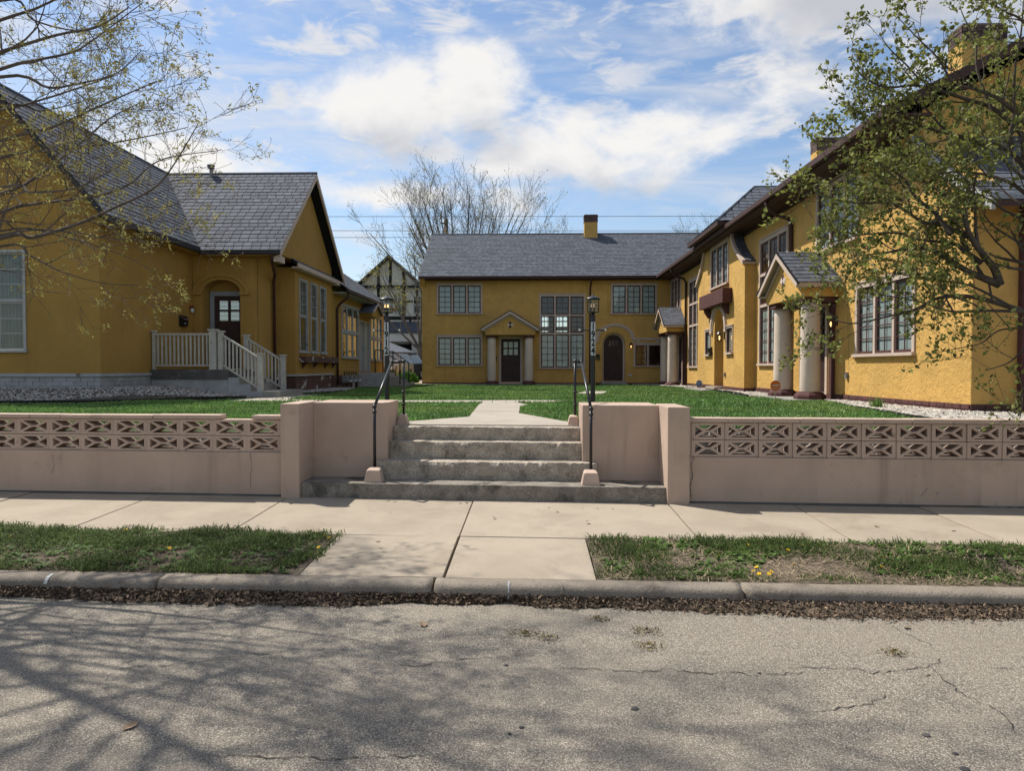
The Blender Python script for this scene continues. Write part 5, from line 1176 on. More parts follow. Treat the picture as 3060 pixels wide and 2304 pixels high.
w = MB(); w.wall(Fr((-7.12, 0, 0), (0, 1, 0), (1, 0, 0)), [(20.35, 4.80), (26.05, 4.80), (26.05, 5.05), (23.2, 7.50), (20.35, 5.05)], [], .5); w.build('gable_wall', YL, hs_)
ringwall(MB(), FC, arc_pts(-8.597, .80, 3.62, .58), arc_pts(-8.597, .70, 3.62, .49), .002, .05).build('arch_mould', YL, hs_)
w = MB(); w.fbox(FC, -9.388, -9.12, 3.60, 3.68, .002, .055); w.fbox(FC, -8.07, -7.80, 3.60, 3.68, .002, .055); w.fbox(FC, -9.387, -7.76, 1.54, 3.598, .0015, .02) if False else None; w.build('arch_impost', YL, hs_)
tunnel(MB(), FC, aC, -.28, -.62).build('door_recess', YL, hs_, fix=False)
dr = Fr((0, 20.66, 0), (1, 0, 0), (0, -1, 0))
w = MB(); w.fbox(dr, -9.14, -8.05, 3.72, 4.15, -.1, 0); w.build('transom_panel', YL, hs_)
w = MB(); w.fbox(dr, -9.10, -8.985, 1.54, 3.735, -.05, .05); w.fbox(dr, -8.20, -8.05, 1.54, 3.735, -.05, .05); w.fbox(dr, -8.985, -8.20, 3.61, 3.735, -.05, .049); w.build('door_frame', 'grey_door', hs_)
d = MB(); d.wall(dr, rect(-8.985, -8.20, 1.55, 3.61), [rect(-8.86+k*.32, -8.86+k*.32+.255, 2.92+r*.31, 2.92+r*.31+.255) for k in range(2) for r in range(2)], .05); d = d.build('door', 'door_brown', hs_)
for k in range(2):
    for r in range(2): piece('door_pane', UNIT, dr.mat(-8.86+k*.32+.127, 2.92+r*.31+.127, -.03) @ Matrix.Diagonal((.26, .004, .26, 1)), d)
b = MB()
for k in range(17): z = 2.93+k*.036; b.fbox(dr, -8.88, -8.26, z, z+.026, -.075, -.065)
b.build('door_blind', 'blind', d); MB().sphere(dr.p(-8.93, 2.55, .03), .03, 8).build('door_handle', 'black_iron', d)
# window of the street gable with long drapes
wn_ = window(hs_, FF_, ncol=1, rows=[(.5, 2, 3, False), (.5, 2, 3, False)], casing='white_paint', sash='white_paint', cw=.05, ct=.06, mw=.035, sw=.03, mun=.02, head=0, sill=.03, **Fw)
cu = MB(); n = 70
for i in range(n+1):
    u = -12.17+1.09*i/n; dd = -.16+.025*math.sin(i*1.25)
    cu.v += [tuple(FF_.p(u, 2.0, dd)), tuple(FF_.p(u, 4.1, dd))]
for i in range(n): cu.f.append((2*i, 2*i+2, 2*i+3, 2*i+1))
cu.build('curtain', 'curtain', wn_, fix=False)
# foundation: painted bricks under the street gable, drip board
fd = MB(); fd.box(-13.79, 15.815, .6, -9.415, 16.1, 1.389); fd.box(-9.69, 16.0, .6, -9.41, 20.2, 1.385); fd = fd.build('foundation', 'found_white', hs_)
bw = meshof(MB().box(-.15, -.015, -.0455, .15, .015, .0455), 'brick', 'brick_white', bevel=.006)
for k in range(5):
    x = -13.2-.15*(k % 2)
    while x < -9.42:
        a, b_ = x, min(x+.30, -9.405)
        if b_-a > .05: piece('brick', bw, Matrix.Translation(((a+b_)/2, 15.803+random.uniform(-.002, .002), 1.33-k*.094)) @ Matrix.Diagonal(((b_-a-.004)/.30, 1, 1, 1)), fd)
        x += .305
for k in range(4):
    y = 15.82-.15*(k % 2)
    while y < 17.9:
        a, b_ = max(y, 15.81), min(y+.30, 17.93)
        if b_-a > .05: piece('brick', bw, Matrix.Translation((-9.406+random.uniform(-.004, .004), (a+b_)/2, 1.33-k*.094)) @ Matrix.Rotation(R(90), 4, 'Z') @ Matrix.Diagonal(((b_-a-.004)/.30, 1, 1, 1)), fd)
        y += .305
w = MB(); w.box(-13.8, 15.755, 1.39, -9.36, 15.797, 1.462); w.box(-9.398, 15.80, 1.391, -9.355, 17.94, 1.46); w.build('drip_board', 'found_white', hs_)
# roofs
def zF(x): return 4.86+1.131*(-9.05-x)
def zC(y): return 4.78+.859*(y-19.80)
rk = MB(); rk.add([(-9.05, 15.45, 4.86), (-9.05, 19.9, 4.86), (-11.6, 23.2, 7.745), (-11.6, 15.45, 7.745), (-14.15, 15.45, 4.86), (-14.15, 30, 4.86), (-11.6, 30, 7.745), (-9.05, 15.45, 4.74), (-9.05, 19.9, 4.74), (-11.6, 23.2, 7.62), (-11.6, 15.45, 7.62), (-14.15, 15.45, 4.74)],
                    [(0, 1, 2, 3), (3, 6, 5, 4), (7, 10, 9, 8), (0, 7, 8, 1), (0, 3, 10, 7), (3, 4, 11, 10), (2, 6, 3)]); r1 = rk.build('roof', 'roof_deck', hs_, fix=False)
Lf = math.hypot(2.55, 2.885); shingles(r1, (-9.02, 15.43, 4.845), (0, 1, 0), (-2.55, 0, 2.885), [(0, 0), (4.42, 0), (7.75, Lf), (0, Lf)], .26, .185, .013, 120, seed=101)
rk = MB(); rk.add([(-9.02, 19.80, 4.78), (-6.80, 19.80, 4.78), (-6.80, 23.2, 7.70), (-11.6, 23.2, 7.70), (-6.80, 26.6, 4.78), (-11.6, 26.6, 4.78), (-9.02, 19.80, 4.66), (-6.80, 19.80, 4.66), (-6.80, 23.2, 7.58), (-11.6, 23.2, 7.58), (-6.80, 26.6, 4.66), (-11.6, 26.6, 4.66)],
                    [(0, 1, 2, 3), (3, 2, 4, 5), (6, 9, 8, 7), (9, 11, 10, 8), (0, 6, 7, 1), (1, 7, 8, 2), (2, 8, 10, 4)]); r2 = rk.build('roof', 'roof_deck', hs_, fix=False)
Lc = math.hypot(3.4, 2.92); shingles(r2, (-9.0, 19.77, 4.765), (1, 0, 0), (0, 3.4, 2.92), [(0, 0), (2.23, 0), (2.23, Lc), (-2.55, Lc)], .25, .205, .014, 180, seed=102)
MB().tube([(-11.6, 15.4, 7.75), (-11.6, 23.2, 7.75)], .05, 6).build('ridge_cap', 'shingle', r1); MB().tube([(-11.6, 23.2, 7.715), (-6.78, 23.2, 7.715)], .045, 6).build('ridge_cap', 'shingle', r2)
MB().tube([(-9.04, 19.84, 4.86), (-11.6, 23.2, 7.745)], .03, 5).build('valley_flashing', 'gutter_dark', r2)
w = MB(); w.box(-9.06, 15.45, 4.70, -8.96, 19.75, 4.845); w.build('gutter', 'gutter_dark', hs_, bevel=.012)
w = MB(); w.box(-8.97, 19.70, 4.645, -6.80, 19.80, 4.765); w.build('gutter', 'gutter_dark', hs_, bevel=.012)
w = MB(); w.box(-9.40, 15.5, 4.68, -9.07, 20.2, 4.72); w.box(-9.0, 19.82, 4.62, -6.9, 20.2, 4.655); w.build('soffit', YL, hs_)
for s in (-1, 1):
    w = MB(); w.prism([(-9.02 if s > 0 else -14.2, 15.42, 4.70), (-11.6, 15.42, 7.58), (-11.6, 15.42, 7.72), (-9.02 if s > 0 else -14.2, 15.42, 4.84)], (0, .05, 0)); w.build('rake_board', 'gutter_dark', hs_)
    y0 = 23.2-s*3.42
    w = MB(); w.prism([(-6.83, y0, 4.58), (-6.83, 23.2, 7.52), (-6.83, 23.2, 7.69), (-6.83, y0, 4.76)], (.05, 0, 0)); w.build('rake_board', 'cream', hs_)
w = MB(); w.box(-7.0, 19.82, 4.46, -6.85, 20.3, 4.64); w.box(-7.55, 25.9, 4.50, -6.86, 26.5, 4.66); w.build('eave_return', 'cream', hs_)
vt = MB(); vt.lathe([(.05, 7.6), (.05, 7.86), (.11, 7.87), (.11, 7.90), (.06, 7.91), (.06, 7.93), (.12, 7.94), (.12, 7.97), (.03, 8.0)], (-10.12, 23.1), 12); props(vt.build('roof_vent', 'steel', None, smooth=False), 'small metal vent on the left house ridge', 'vent')
# bay with three sash windows
bw_ = [dict(u0=22.37, u1=23.20, v0=2.03, v1=4.32), dict(u0=23.50, u1=24.26, v0=2.03, v1=4.32), dict(u0=24.54, u1=25.28, v0=2.03, v1=4.32)]
w = MB(); w.wall(FBy, rect(22.0, 26.1, 1.32, 4.60), [rect(k['u0']+.05, k['u1']-.05, 2.07, 4.26) for k in bw_], .25); w.box(-7.679, 22.0, 1.32, -7.372, 22.2, 4.60); w.box(-7.679, 25.9, 1.32, -7.372, 26.1, 4.60); w.build('bay', YL, hs_)
MB().box(-7.67, 22.2, 1.33, -7.62, 25.9, 4.55).build('bay_back', 'interior', hs_)
for k in bw_: window(hs_, FBy, ncol=1, rows=[(.5, 2, 3, False), (.5, 1, 1, False)], casing='found_white', sash='found_white', cw=.055, ct=.06, mw=.035, sw=.03, mun=.014, head=0, sill=.04, **k)
pf = MB(); pf.add([(-7.13, 21.65, 4.83), (-7.13, 26.3, 4.83), (-6.93, 26.3, 4.68), (-6.93, 21.65, 4.68), (-7.13, 21.65, 4.75), (-7.13, 26.3, 4.75), (-6.93, 26.3, 4.60), (-6.93, 21.65, 4.60)], [(0, 3, 2, 1), (4, 5, 6, 7), (0, 4, 7, 3), (1, 2, 6, 5), (3, 7, 6, 2)]); pf = pf.build('pent_roof', 'roof_deck', hs_)
shingles(pf, (-6.92, 21.64, 4.683), (0, 1, 0), (-.20, 0, .15), [(0, 0), (4.66, 0), (4.66, .25), (0, .25)], .25, .125, .013, 60, seed=104)
w = MB(); w.box(-6.925, 21.63, 4.555, -6.89, 26.32, 4.685); w.box(-7.11, 21.66, 4.53, -6.926, 26.3, 4.58); w.build('pent_fascia', 'cream', hs_)
w = MB(); w.box(-7.118, 22.35, 1.75, -6.90, 26.15, 1.94); ps = w.build('flower_shelf', 'peel', hs_)
for y in (22.6, 23.8, 25.0, 26.0): MB().prism([(-7.117, y, 1.749), (-6.94, y, 1.749), (-7.117, y, 1.55)], (0, .06, 0)).build('bracket', 'peel', ps)
w = MB(); w.box(-7.66, 22.02, .6, -7.13, 26.08, 1.318); w.box(-7.9, 20.3, .6, -7.70, 22.0, 1.318); w.build('bay_foundation', 'peel', hs_)
w = MB(); w.box(-7.7, 21.97, 1.321, -7.085, 26.12, 1.385); w.build('bay_water_table', 'white_paint', hs_)
downspout(hs_, [(-7.0, 19.75, 4.66), (-7.05, 19.85, 4.50), (-7.45, 21.2, 4.30), (-7.60, 21.55, 4.15), (-7.60, 21.6, 1.0)], 'maroon', .045)
# rear wing
rw = [dict(u0=27.28, u1=29.95, v0=1.92, v1=3.98), dict(u0=32.17, u1=34.65, v0=1.87, v1=3.93)]
w = MB(); w.wall(FRw, rect(26.12, 35.12, 1.30, 4.34), [rect(k['u0']+.07, k['u1']-.07, k['v0']+.045, k['v1']-.08) for k in rw]+[rect(30.10, 32.08, 1.41, 3.47)], .25); w.build('rear_wing_wall', YL, hs_)
w = MB(); w.wall(Fr((0, 35.12, 0), (1, 0, 0), (0, 1, 0)), [(-12.4, .8), (-7.35, .8), (-7.35, 4.4), (-9.6, 6.3), (-12.4, 4.4)], [], .25); w.build('rear_end_wall', YL, hs_)
MB().box(-9.6, 26.2, 1.3, -9.5, 35.0, 4.9).build('inner_wall', 'interior', hs_); MB().box(-12.4, 16.1, .9, -9.7, 35, 1.1).build('floor', 'interior', hs_)
for k in rw: window(hs_, FRw, ncol=3, rows=[(.5, 2, 3, False), (.5, 1, 1, False)], casing='found_white', sash='found_white', cw=.09, ct=.08, mw=.11, sw=.035, mun=.014, head=0, **k)
w = MB(); w.fbox(FRw, 30.10, 30.16, 1.41, 3.47, -.12, .02); w.fbox(FRw, 31.06, 31.13, 1.41, 3.47, -.12, .02); w.fbox(FRw, 32.02, 32.08, 1.41, 3.47, -.12, .02); w.fbox(FRw, 30.10, 32.08, 3.471, 3.53, -.12, .025); w.build('door_frame', 'white_paint', hs_)
for a in (30.165, 31.135):
    d = MB(); d.fbox(FRw, a, a+.88, 1.42, 3.468, -.10, -.06); d.fbox(FRw, a+.12, a+.76, 1.6, 2.3, -.06, -.052); d.fbox(FRw, a+.12, a+.76, 2.5, 3.3, -.06, -.052); d = d.build('door', 'grey_door', hs_); MB().sphere(FRw.p(a+.80, 2.40, -.04), .03, 8).build('door_handle', 'steel', d)
w = MB(); w.box(-7.35, 26.15, .6, -7.11, 35.1, 1.30); w.build('rear_foundation', 'peel', hs_)
rk = MB(); rk.add([(-6.62, 26.15, 4.42), (-6.62, 35.4, 4.42), (-9.6, 35.4, 6.46), (-9.6, 26.15, 6.46), (-12.6, 35.4, 4.42), (-12.6, 26.15, 4.42), (-6.62, 26.15, 4.32), (-6.62, 35.4, 4.32), (-9.6, 35.4, 6.36), (-9.6, 26.15, 6.36), (-12.6, 35.4, 4.32)], [(0, 1, 2, 3), (3, 2, 4, 5), (6, 9, 8, 7), (0, 6, 7, 1), (1, 7, 8, 2), (2, 8, 10, 4)]); r3 = rk.build('roof', 'roof_deck', hs_, fix=False)
Lr = math.hypot(2.98, 2.04); shingles(r3, (-6.60, 26.15, 4.41), (0, 1, 0), (-2.98, 0, 2.04), [(0, 0), (9.27, 0), (9.27, Lr), (0, Lr)], .27, .19, .013, 0, seed=105)
w = MB(); w.box(-6.63, 26.1, 4.28, -6.54, 35.4, 4.40); w.build('gutter', 'gutter_dark', hs_, bevel=.012); w = MB(); w.box(-7.09, 26.13, 4.24, -6.66, 35.3, 4.279); w.build('soffit', 'white_paint', hs_)
downspout(hs_, [(-6.58, 26.35, 4.28), (-6.60, 26.35, 4.12), (-6.95, 26.4, 3.85), (-7.02, 26.4, 3.7), (-7.02, 26.4, .95)], 'eave_brown', .045)
# hood over the twin doors
hd = MB(); hd.add([(-7.1, 30.2, 3.90), (-6.62, 30.2, 3.90), (-6.62, 31.1, 4.27), (-7.1, 31.1, 4.27), (-6.62, 32.0, 3.90), (-7.1, 32.0, 3.90), (-6.62, 30.3, 3.70), (-6.62, 31.9, 3.70), (-7.1, 30.3, 3.70), (-7.1, 31.9, 3.70)], [(6, 7, 4, 2, 1), (8, 6, 1, 0), (7, 9, 5, 4), (8, 9, 7, 6)]); hd = hd.build('door_hood', YL, hs_)
for s in (-1, 1):
    yA = 31.1+s*1.02; sl = MB(); sl.add([(-7.1, yA, 3.89), (-6.52, yA, 3.89), (-6.52, 31.1, 4.31), (-7.1, 31.1, 4.31), (-7.1, yA, 3.83), (-6.52, yA, 3.83), (-6.52, 31.1, 4.25), (-7.1, 31.1, 4.25)], [(0, 1, 2, 3), (4, 7, 6, 5), (0, 4, 5, 1), (1, 5, 6, 2)]); sl.build('hood_slope', 'shingle', hd)
    w = MB(); w.prism([(-6.518, yA, 3.80), (-6.518, 31.1, 4.22), (-6.518, 31.1, 4.31), (-6.518, yA, 3.89)], (.03, 0, 0)); w.build('hood_trim', 'cream', hd)
sb = MB(); sb.box(-7.09, 29.85, .6, -6.05, 32.3, 1.37); sb = sb.build('stoop', 'found_white', hs_)
for k in range(3): MB().box(-6.05+k*.30, 29.9, .6, -6.05+(k+1)*.30-.002, 32.2, 1.22-k*.16).build('step', 'slab', sb)
ir = thing('iron_railing', 'black iron railing on the stoop of the left house rear doors', 'railing', (-6.0, 29.95, 1.37))
for yy in (29.97, 32.15):
    for (x, z0, z1) in ((-6.42, 1.37, 2.30), (-6.10, 1.37, 2.30), (-5.40, .90, 1.78)): MB().tube([(x, yy, z0), (x, yy, z1)], .028, 6).build('post', 'black_iron', ir)
    MB().tube([(-6.42, yy, 2.29), (-6.10, yy, 2.29), (-5.40, yy, 1.77)], .022, 6).build('rail', 'black_iron', ir)
# entrance porch with steps descending to the right
pc = MB(); pc.box(-9.385, 17.9, .5, -7.47, 20.19, 1.30); pc = pc.build('porch_base', 'found_white', hs_)
MB().box(-9.39, 17.86, 1.301, -7.46, 20.192, 1.538).build('porch_slab', 'slab_dark', pc)
MB().box(-7.459, 17.9, .5, -7.19, 19.75, 1.345).build('step', 'slab', pc); MB().box(-7.188, 17.9, .5, -6.90, 19.75, 1.178).build('step', 'slab', pc); MB().box(-6.898, 17.9, .5, -6.2, 19.75, 1.004).build('step', 'slab', pc)
w = MB(); w.box(-7.46, 17.87, .5, -7.19, 17.898, 1.343); w.box(-7.19, 17.872, .5, -6.90, 17.897, 1.176); w.box(-6.90, 17.874, .5, -6.62, 17.896, 1.0); w.build('stringer', 'found_white', pc)
rl = thing('porch_railing', 'white wooden railing around the porch of the left house', 'railing', (-8.4, 17.95, 1.538))
def post(x, y, z0, z1, s, nm='post'):
    m = MB(); m.box(x-s, y-s, z0, x+s, y+s, z1); m.box(x-s-.025, y-s-.025, z1+.001, x+s+.025, y+s+.025, z1+.035); m.build(nm, 'gallery_rail', rl)
post(-9.33, 17.95, 1.54, 2.47, .035); post(-7.84, 17.95, 1.54, 2.50, .085); post(-7.66, 17.95, 1.54, 2.46, .055); post(-6.685, 17.95, .85, 1.91, .058); post(-7.63, 19.5, 1.54, 2.43, .06); post(-6.645, 19.5, .85, 1.90, .058)
m = MB(); m.box(-9.29, 17.91, 2.385, -7.93, 17.99, 2.435); m.build('top_rail', 'gallery_rail', rl); m = MB(); m.box(-9.29, 17.915, 1.62, -7.93, 17.985, 1.66); m.build('bottom_rail', 'gallery_rail', rl)
bal = meshof(MB().box(-.019, -.019, 0, .019, .019, 1), 'baluster', 'gallery_rail')
for k in range(13): piece('baluster', bal, Matrix.Translation((-9.23+k*.102, 17.95, 1.661)) @ Matrix.Diagonal((1, 1, .722, 1)), rl)
for (yy, xa, za, xb, zb, lb_) in ((17.95, -7.60, 2.40, -6.745, 1.86, .74), (19.5, -7.57, 2.36, -6.70, 1.82, .74)):
    m = MB(); m.prism([(xa, yy-.035, za-.05), (xb, yy-.035, zb-.05), (xb, yy-.035, zb), (xa, yy-.035, za)], (0, .07, 0)); m.build('sloped_rail', 'gallery_rail', rl)
    m = MB(); m.prism([(xa, yy-.03, za-lb_-.045), (xb, yy-.03, zb-lb_-.045), (xb, yy-.03, zb-lb_), (xa, yy-.03, za-lb_)], (0, .06, 0)); m.build('sloped_rail', 'gallery_rail', rl)
    for k in range(9): t = (k+.6)/9.2; x = xa+(xb-xa)*t; z = za+(zb-za)*t; piece('baluster', bal, Matrix.Translation((x, yy, z-lb_)) @ Matrix.Diagonal((1, 1, lb_-.05, 1)), rl)
mailbox(FR_, 19.55, 2.85, 'black mailbox on the shaded wall of the left house', .34, .30)
t = thing('porch_light', 'small jar light beside the arched entry of the left house', 'wall lantern', FR_.p(20.02, 3.2, 0)); MB().fbox(FR_, 19.98, 20.06, 3.22, 3.28, .002, .10).build('mount', 'red_plastic', t); MB().lathe([(.035, 3.10), (.045, 3.13), (.045, 3.20), (.03, 3.22)], (-9.33, 20.02), 10).build('jar', 'blind', t, smooth=True)
# gas meters
for i, y in enumerate((27.0, 27.7, 28.4)):
    t = thing('gas_meter', ('grey gas meter nearest the downspout of the left house', 'grey gas meter in the middle of the row of three', 'grey gas meter nearest the white stoop')[i], 'gas meter', (-6.85, y, .85), 'gas meters')
    MB().box(-7.0, y-.12, 1.02, -6.78, y+.12, 1.30).build('body', 'steel', t, bevel=.03)
    MB().lathe([(.07, 1.06), (.07, 1.12)], (-6.70, y), 10).build('dial', 'plate_white', t)
    MB().tube([(-6.9, y-.09, 1.29), (-6.9, y-.09, 1.42), (-6.9, y+.30, 1.42), (-6.9, y+.30, .80)], .022, 6).build('pipe', 'black_iron', t)
    MB().sphere((-6.88, y+.30, 1.15), .09, 10, (.7, 1, 1)).build('regulator', 'steel', t, smooth=True)
# ================================================================ BEHIND: neighbour house, garage, fence, cars, pole, wires
nb = thing('neighbour_house', 'white half-timbered house with dark gable behind the courtyard', 'house', (-10.7, 56, .6))
FN = Fr((0, 55, 0), (1, 0, 0), (0, -1, 0))
wins = [rect(-11.35, -10.75, 5.6, 7.2), rect(-10.35, -9.75, 5.6, 7.2), rect(-8.9, -8.2, 5.6, 6.9)]
w = MB(); w.wall(FN, [(-17.5, .5), (-6.2, .5), (-6.2, 7.6), (-8.2, 7.6), (-10.66, 9.75), (-13.1, 7.6), (-17.5, 7.6)], wins, .3); w.build('wall', 'plaster', nb)
w = MB(); w.box(-17.5, 55.4, .5, -6.2, 64, 7.5); w.build('body', 'plaster', nb)
for (u0, u1, v0, v1) in ((-13.0, -8.3, 7.55, 7.72), (-13.2, -6.3, 5.15, 5.4), (-12.5, -12.32, 5.4, 7.6), (-11.6, -11.4, 5.4, 8.9), (-9.7, -9.5, 5.4, 8.8), (-8.7, -8.55, 5.4, 7.5), (-7.5, -7.35, 5.4, 7.5), (-10.7, -10.5, 7.7, 9.6), (-12.3, -6.4, 6.45, 6.58), (-13.2, -6.3, 2.9, 3.1), (-7.9, -7.75, 3.1, 5.15), (-9.2, -9.05, 3.1, 5.15)): MB().fbox(FN, u0, u1, v0, v1, .003, .06).build('timber', 'timber', nb)
for r in wins:
    u0, u1, v0, v1 = r[0][0], r[1][0], r[0][1], r[2][1]; wf = MB()
    for k in (0, .5, 1): wf.fbox(FN, u0+(u1-u0-.06)*k, u0+(u1-u0-.06)*k+.06, v0, v1, -.08, .065)
    for k in (0, .5, 1): wf.fbox(FN, u0, u1, v0+(v1-v0-.06)*k, v0+(v1-v0-.06)*k+.06, -.081, .064)
    wf = wf.build('window', 'plate_white', nb); piece('pane', UNIT, FN.mat((u0+u1)/2, (v0+v1)/2, -.05) @ Matrix.Diagonal((u1-u0, .004, v1-v0, 1)), wf)
w = MB()
for s in (-1, 1): w.add([(-10.66, 54.5, 9.95), (-10.66+s*2.75, 54.5, 7.45), (-10.66+s*2.75, 60, 7.45), (-10.66, 60, 9.95), (-10.66, 54.5, 9.72), (-10.66+s*2.75, 54.5, 7.22), (-10.66+s*2.75, 60, 7.22), (-10.66, 60, 9.72)], [(0, 1, 2, 3), (4, 7, 6, 5), (0, 4, 5, 1), (1, 5, 6, 2)])
w.build('gable_roof', 'timber', nb)
w = MB(); w.add([(-18, 54.6, 7.5), (-5.9, 54.6, 7.5), (-5.9, 59.5, 8.6), (-18, 59.5, 8.6), (-18, 64.5, 7.5), (-5.9, 64.5, 7.5)], [(0, 1, 2, 3), (3, 2, 5, 4), (0, 3, 4), (1, 5, 2)]); w.build('roof', 'shingle', nb)
w = MB(); w.add([(-13.2, 53.0, 4.2), (-6.0, 53.0, 4.2), (-6.0, 55, 5.0), (-13.2, 55, 5.0), (-13.2, 53, 4.05), (-6, 53, 4.05)], [(0, 1, 2, 3), (0, 4, 5, 1), (0, 3, 4), (1, 5, 2)]); w.build('porch_roof', 'shingle', nb)
w = MB(); w.box(-13.1, 53.1, 3.45, -6.1, 53.35, 4.05); w.box(-8.7, 53.1, .5, -8.2, 53.35, 3.45); w.box(-13.0, 53.1, .5, -11.8, 53.35, 3.45); w.build('porch_front', 'plaster', nb)
MB().box(-11.5, 54.9, .6, -9.0, 54.97, 3.3).build('garage_door', 'timber', nb)
nc = MB(); nc.box(-7.3, 57.0, 5, -6.5, 57.8, 11.2); nc.build('chimney', 'brick_dark', nb)
gs = thing('garage', 'small garage with low grey hipped roof behind the parked cars', 'garage', (-12, 50.5, .7))
MB().box(-16, 49.2, .5, -8.65, 52.4, 2.62).build('wall', 'plaster', gs)
w = MB(); w.add([(-16.3, 48.8, 2.6), (-8.2, 48.8, 2.6), (-8.2, 52.7, 2.6), (-16.3, 52.7, 2.6), (-14, 50.8, 3.6), (-10.6, 50.8, 3.6), (-16.3, 48.8, 2.5), (-8.2, 48.8, 2.5), (-8.2, 52.7, 2.5), (-16.3, 52.7, 2.5)], [(0, 1, 5, 4), (1, 2, 5), (2, 3, 4, 5), (3, 0, 4), (0, 6, 7, 1), (1, 7, 8, 2), (6, 9, 8, 7)]); w.build('roof', 'shingle', gs)
fe = thing('wooden_fence', 'weathered grey board fence beside the back building', 'fence', (-6.3, 47.5, .7))
brd = meshof(MB().box(-.065, -.01, 0, .065, .01, 1.0), 'board', 'fence_wood')
for k in range(23): piece('board', brd, Matrix.Translation((-8.5+k*.138, 47.5+random.uniform(-.006, .006), .72)) @ Matrix.Diagonal((1, 1, 1.36+random.uniform(-.03, .03), 1)), fe)
MB().box(-8.6, 47.52, 1.0, -5.4, 47.56, 1.09).build('rail', 'fence_wood', fe); MB().box(-8.6, 47.52, 1.75, -5.4, 47.56, 1.84).build('rail', 'fence_wood', fe)
# cars
def car(x, y, rot, m, label, wagon):
    t = thing('parked_car', label, 'car', (x, y, .81)); Mx = Matrix.Translation((x, y, .81)) @ Matrix.Rotation(rot, 4, 'Z')
    def P(pts): return [Mx @ Vector(p) for p in pts]
    L, Wd = 4.5, .88
    side = [(-2.2, .38), (-2.25, .62), (-2.18, .88), (-1.25, .98), (1.9 if wagon else 1.5, 1.0), (2.2, .95), (2.25, .5), (2.15, .3)]
    def hull(prof, w0, w1, name, mm, zsplit=None):
        b = MB(); n = len(prof); b.add(P([(px, -w0 if pz < .9 else -w1, pz) for px, pz in prof])+P([(px, w0 if pz < .9 else w1, pz) for px, pz in prof]), [tuple(range(n)), tuple(range(n, 2*n))[::-1]]+[(i, (i+1) % n, n+(i+1) % n, n+i) for i in range(n)]); return b.build(name, mm, t, bevel=.05)
    # body with wheel arches cut into the sill line
    full = [(2.15, .32), (2.25, .55), (2.2, .95), (1.9, 1.0), (-1.2, .98), (-2.12, .86), (-2.25, .62), (-2.2, .35), (-1.82, .33)]
    full += [(-1.42+.38*math.cos(a), .33+.38*math.sin(a)) for a in [math.pi*(1-k/8) for k in range(1, 8)]]+[(-1.02, .30), (1.0, .30)]+[(1.4+.38*math.cos(a), .33+.38*math.sin(a)) for a in [math.pi*(1-k/8) for k in range(1, 8)]]+[(1.79, .32)]
    bo = MB(); n = len(full); bo.wall(Fr(Mx @ Vector((0, -Wd, 0)), Mx.to_3x3() @ Vector((1, 0, 0)), Mx.to_3x3() @ Vector((0, -1, 0))), full, [], 2*Wd); bo.build('body', m, t)
    gh = [(-1.15, .97), (-.45, 1.48), (1.55 if wagon else .9, 1.52), (2.05 if wagon else 1.6, .99)]
    b = MB(); a = P([(px, -Wd*.96 if pz < 1.2 else -Wd*.74, pz) for px, pz in gh]); c = P([(px, Wd*.96 if pz < 1.2 else Wd*.74, pz) for px, pz in gh]); b.add(a+c, [(0, 1, 2, 3), (4, 7, 6, 5), (0, 4, 5, 1), (1, 5, 6, 2), (2, 6, 7, 3)]); b.build('cabin', m, t)
    for s in (-1, 1):
        q = P([(-.95, s*(Wd*.955), 1.0), (-.42, s*Wd*.755, 1.44), (1.4 if wagon else .8, s*Wd*.755, 1.46), (1.8 if wagon else 1.3, s*Wd*.955, 1.02)]); MB().add([p+Mx.to_3x3() @ Vector((0, s*.012, .004)) for p in q], [(0, 1, 2, 3)]).build('side_window', 'black_plastic', t)
        for wx in (-1.42, 1.4):
            c = Mx @ Vector((wx, s*(Wd-.1), .33)); ax = Mx.to_3x3() @ Vector((0, s, 0))
            ty = MB().tube([c-ax*.10, c-ax*.09, c+ax*.09, c+ax*.105], [.28, .33, .33, .28], 18).build('wheel', 'tyre', t); MB().tube([c+ax*.10, c+ax*.112], [.21, .19], 14).build('rim', 'rim', ty)
    q = P([(-1.12, -Wd*.88, 1.0), (-1.12, Wd*.88, 1.0), (-.48, Wd*.70, 1.46), (-.48, -Wd*.70, 1.46)]); MB().add([p+Mx.to_3x3() @ Vector((-.02, 0, .01)) for p in q], [(0, 1, 2, 3)]).build('windscreen', 'black_plastic', t)
    for s in (-1, 1): MB().add(P([(-2.262, s*.5, .66), (-2.262, s*.78, .66), (-2.19, s*.80, .83), (-2.19, s*.5, .80)]), [(0, 1, 2, 3)]).build('headlight', 'plate_white', t)
    MB().add(P([(-2.265, -.42, .52), (-2.265, .42, .52), (-2.262, .42, .68), (-2.262, -.42, .68)]), [(0, 1, 2, 3)]).build('grille', 'black_plastic', t)
car(-7.70, 39.6, R(88), 'car_tan', 'tan car parked beside the left house rear wing', True)
car(-7.55, 45.5, R(70), 'car_dark', 'dark blue car parked in front of the board fence', True) if False else car(-7.95, 44.6, R(84), 'car_dark', 'dark blue car parked behind the tan car', True)
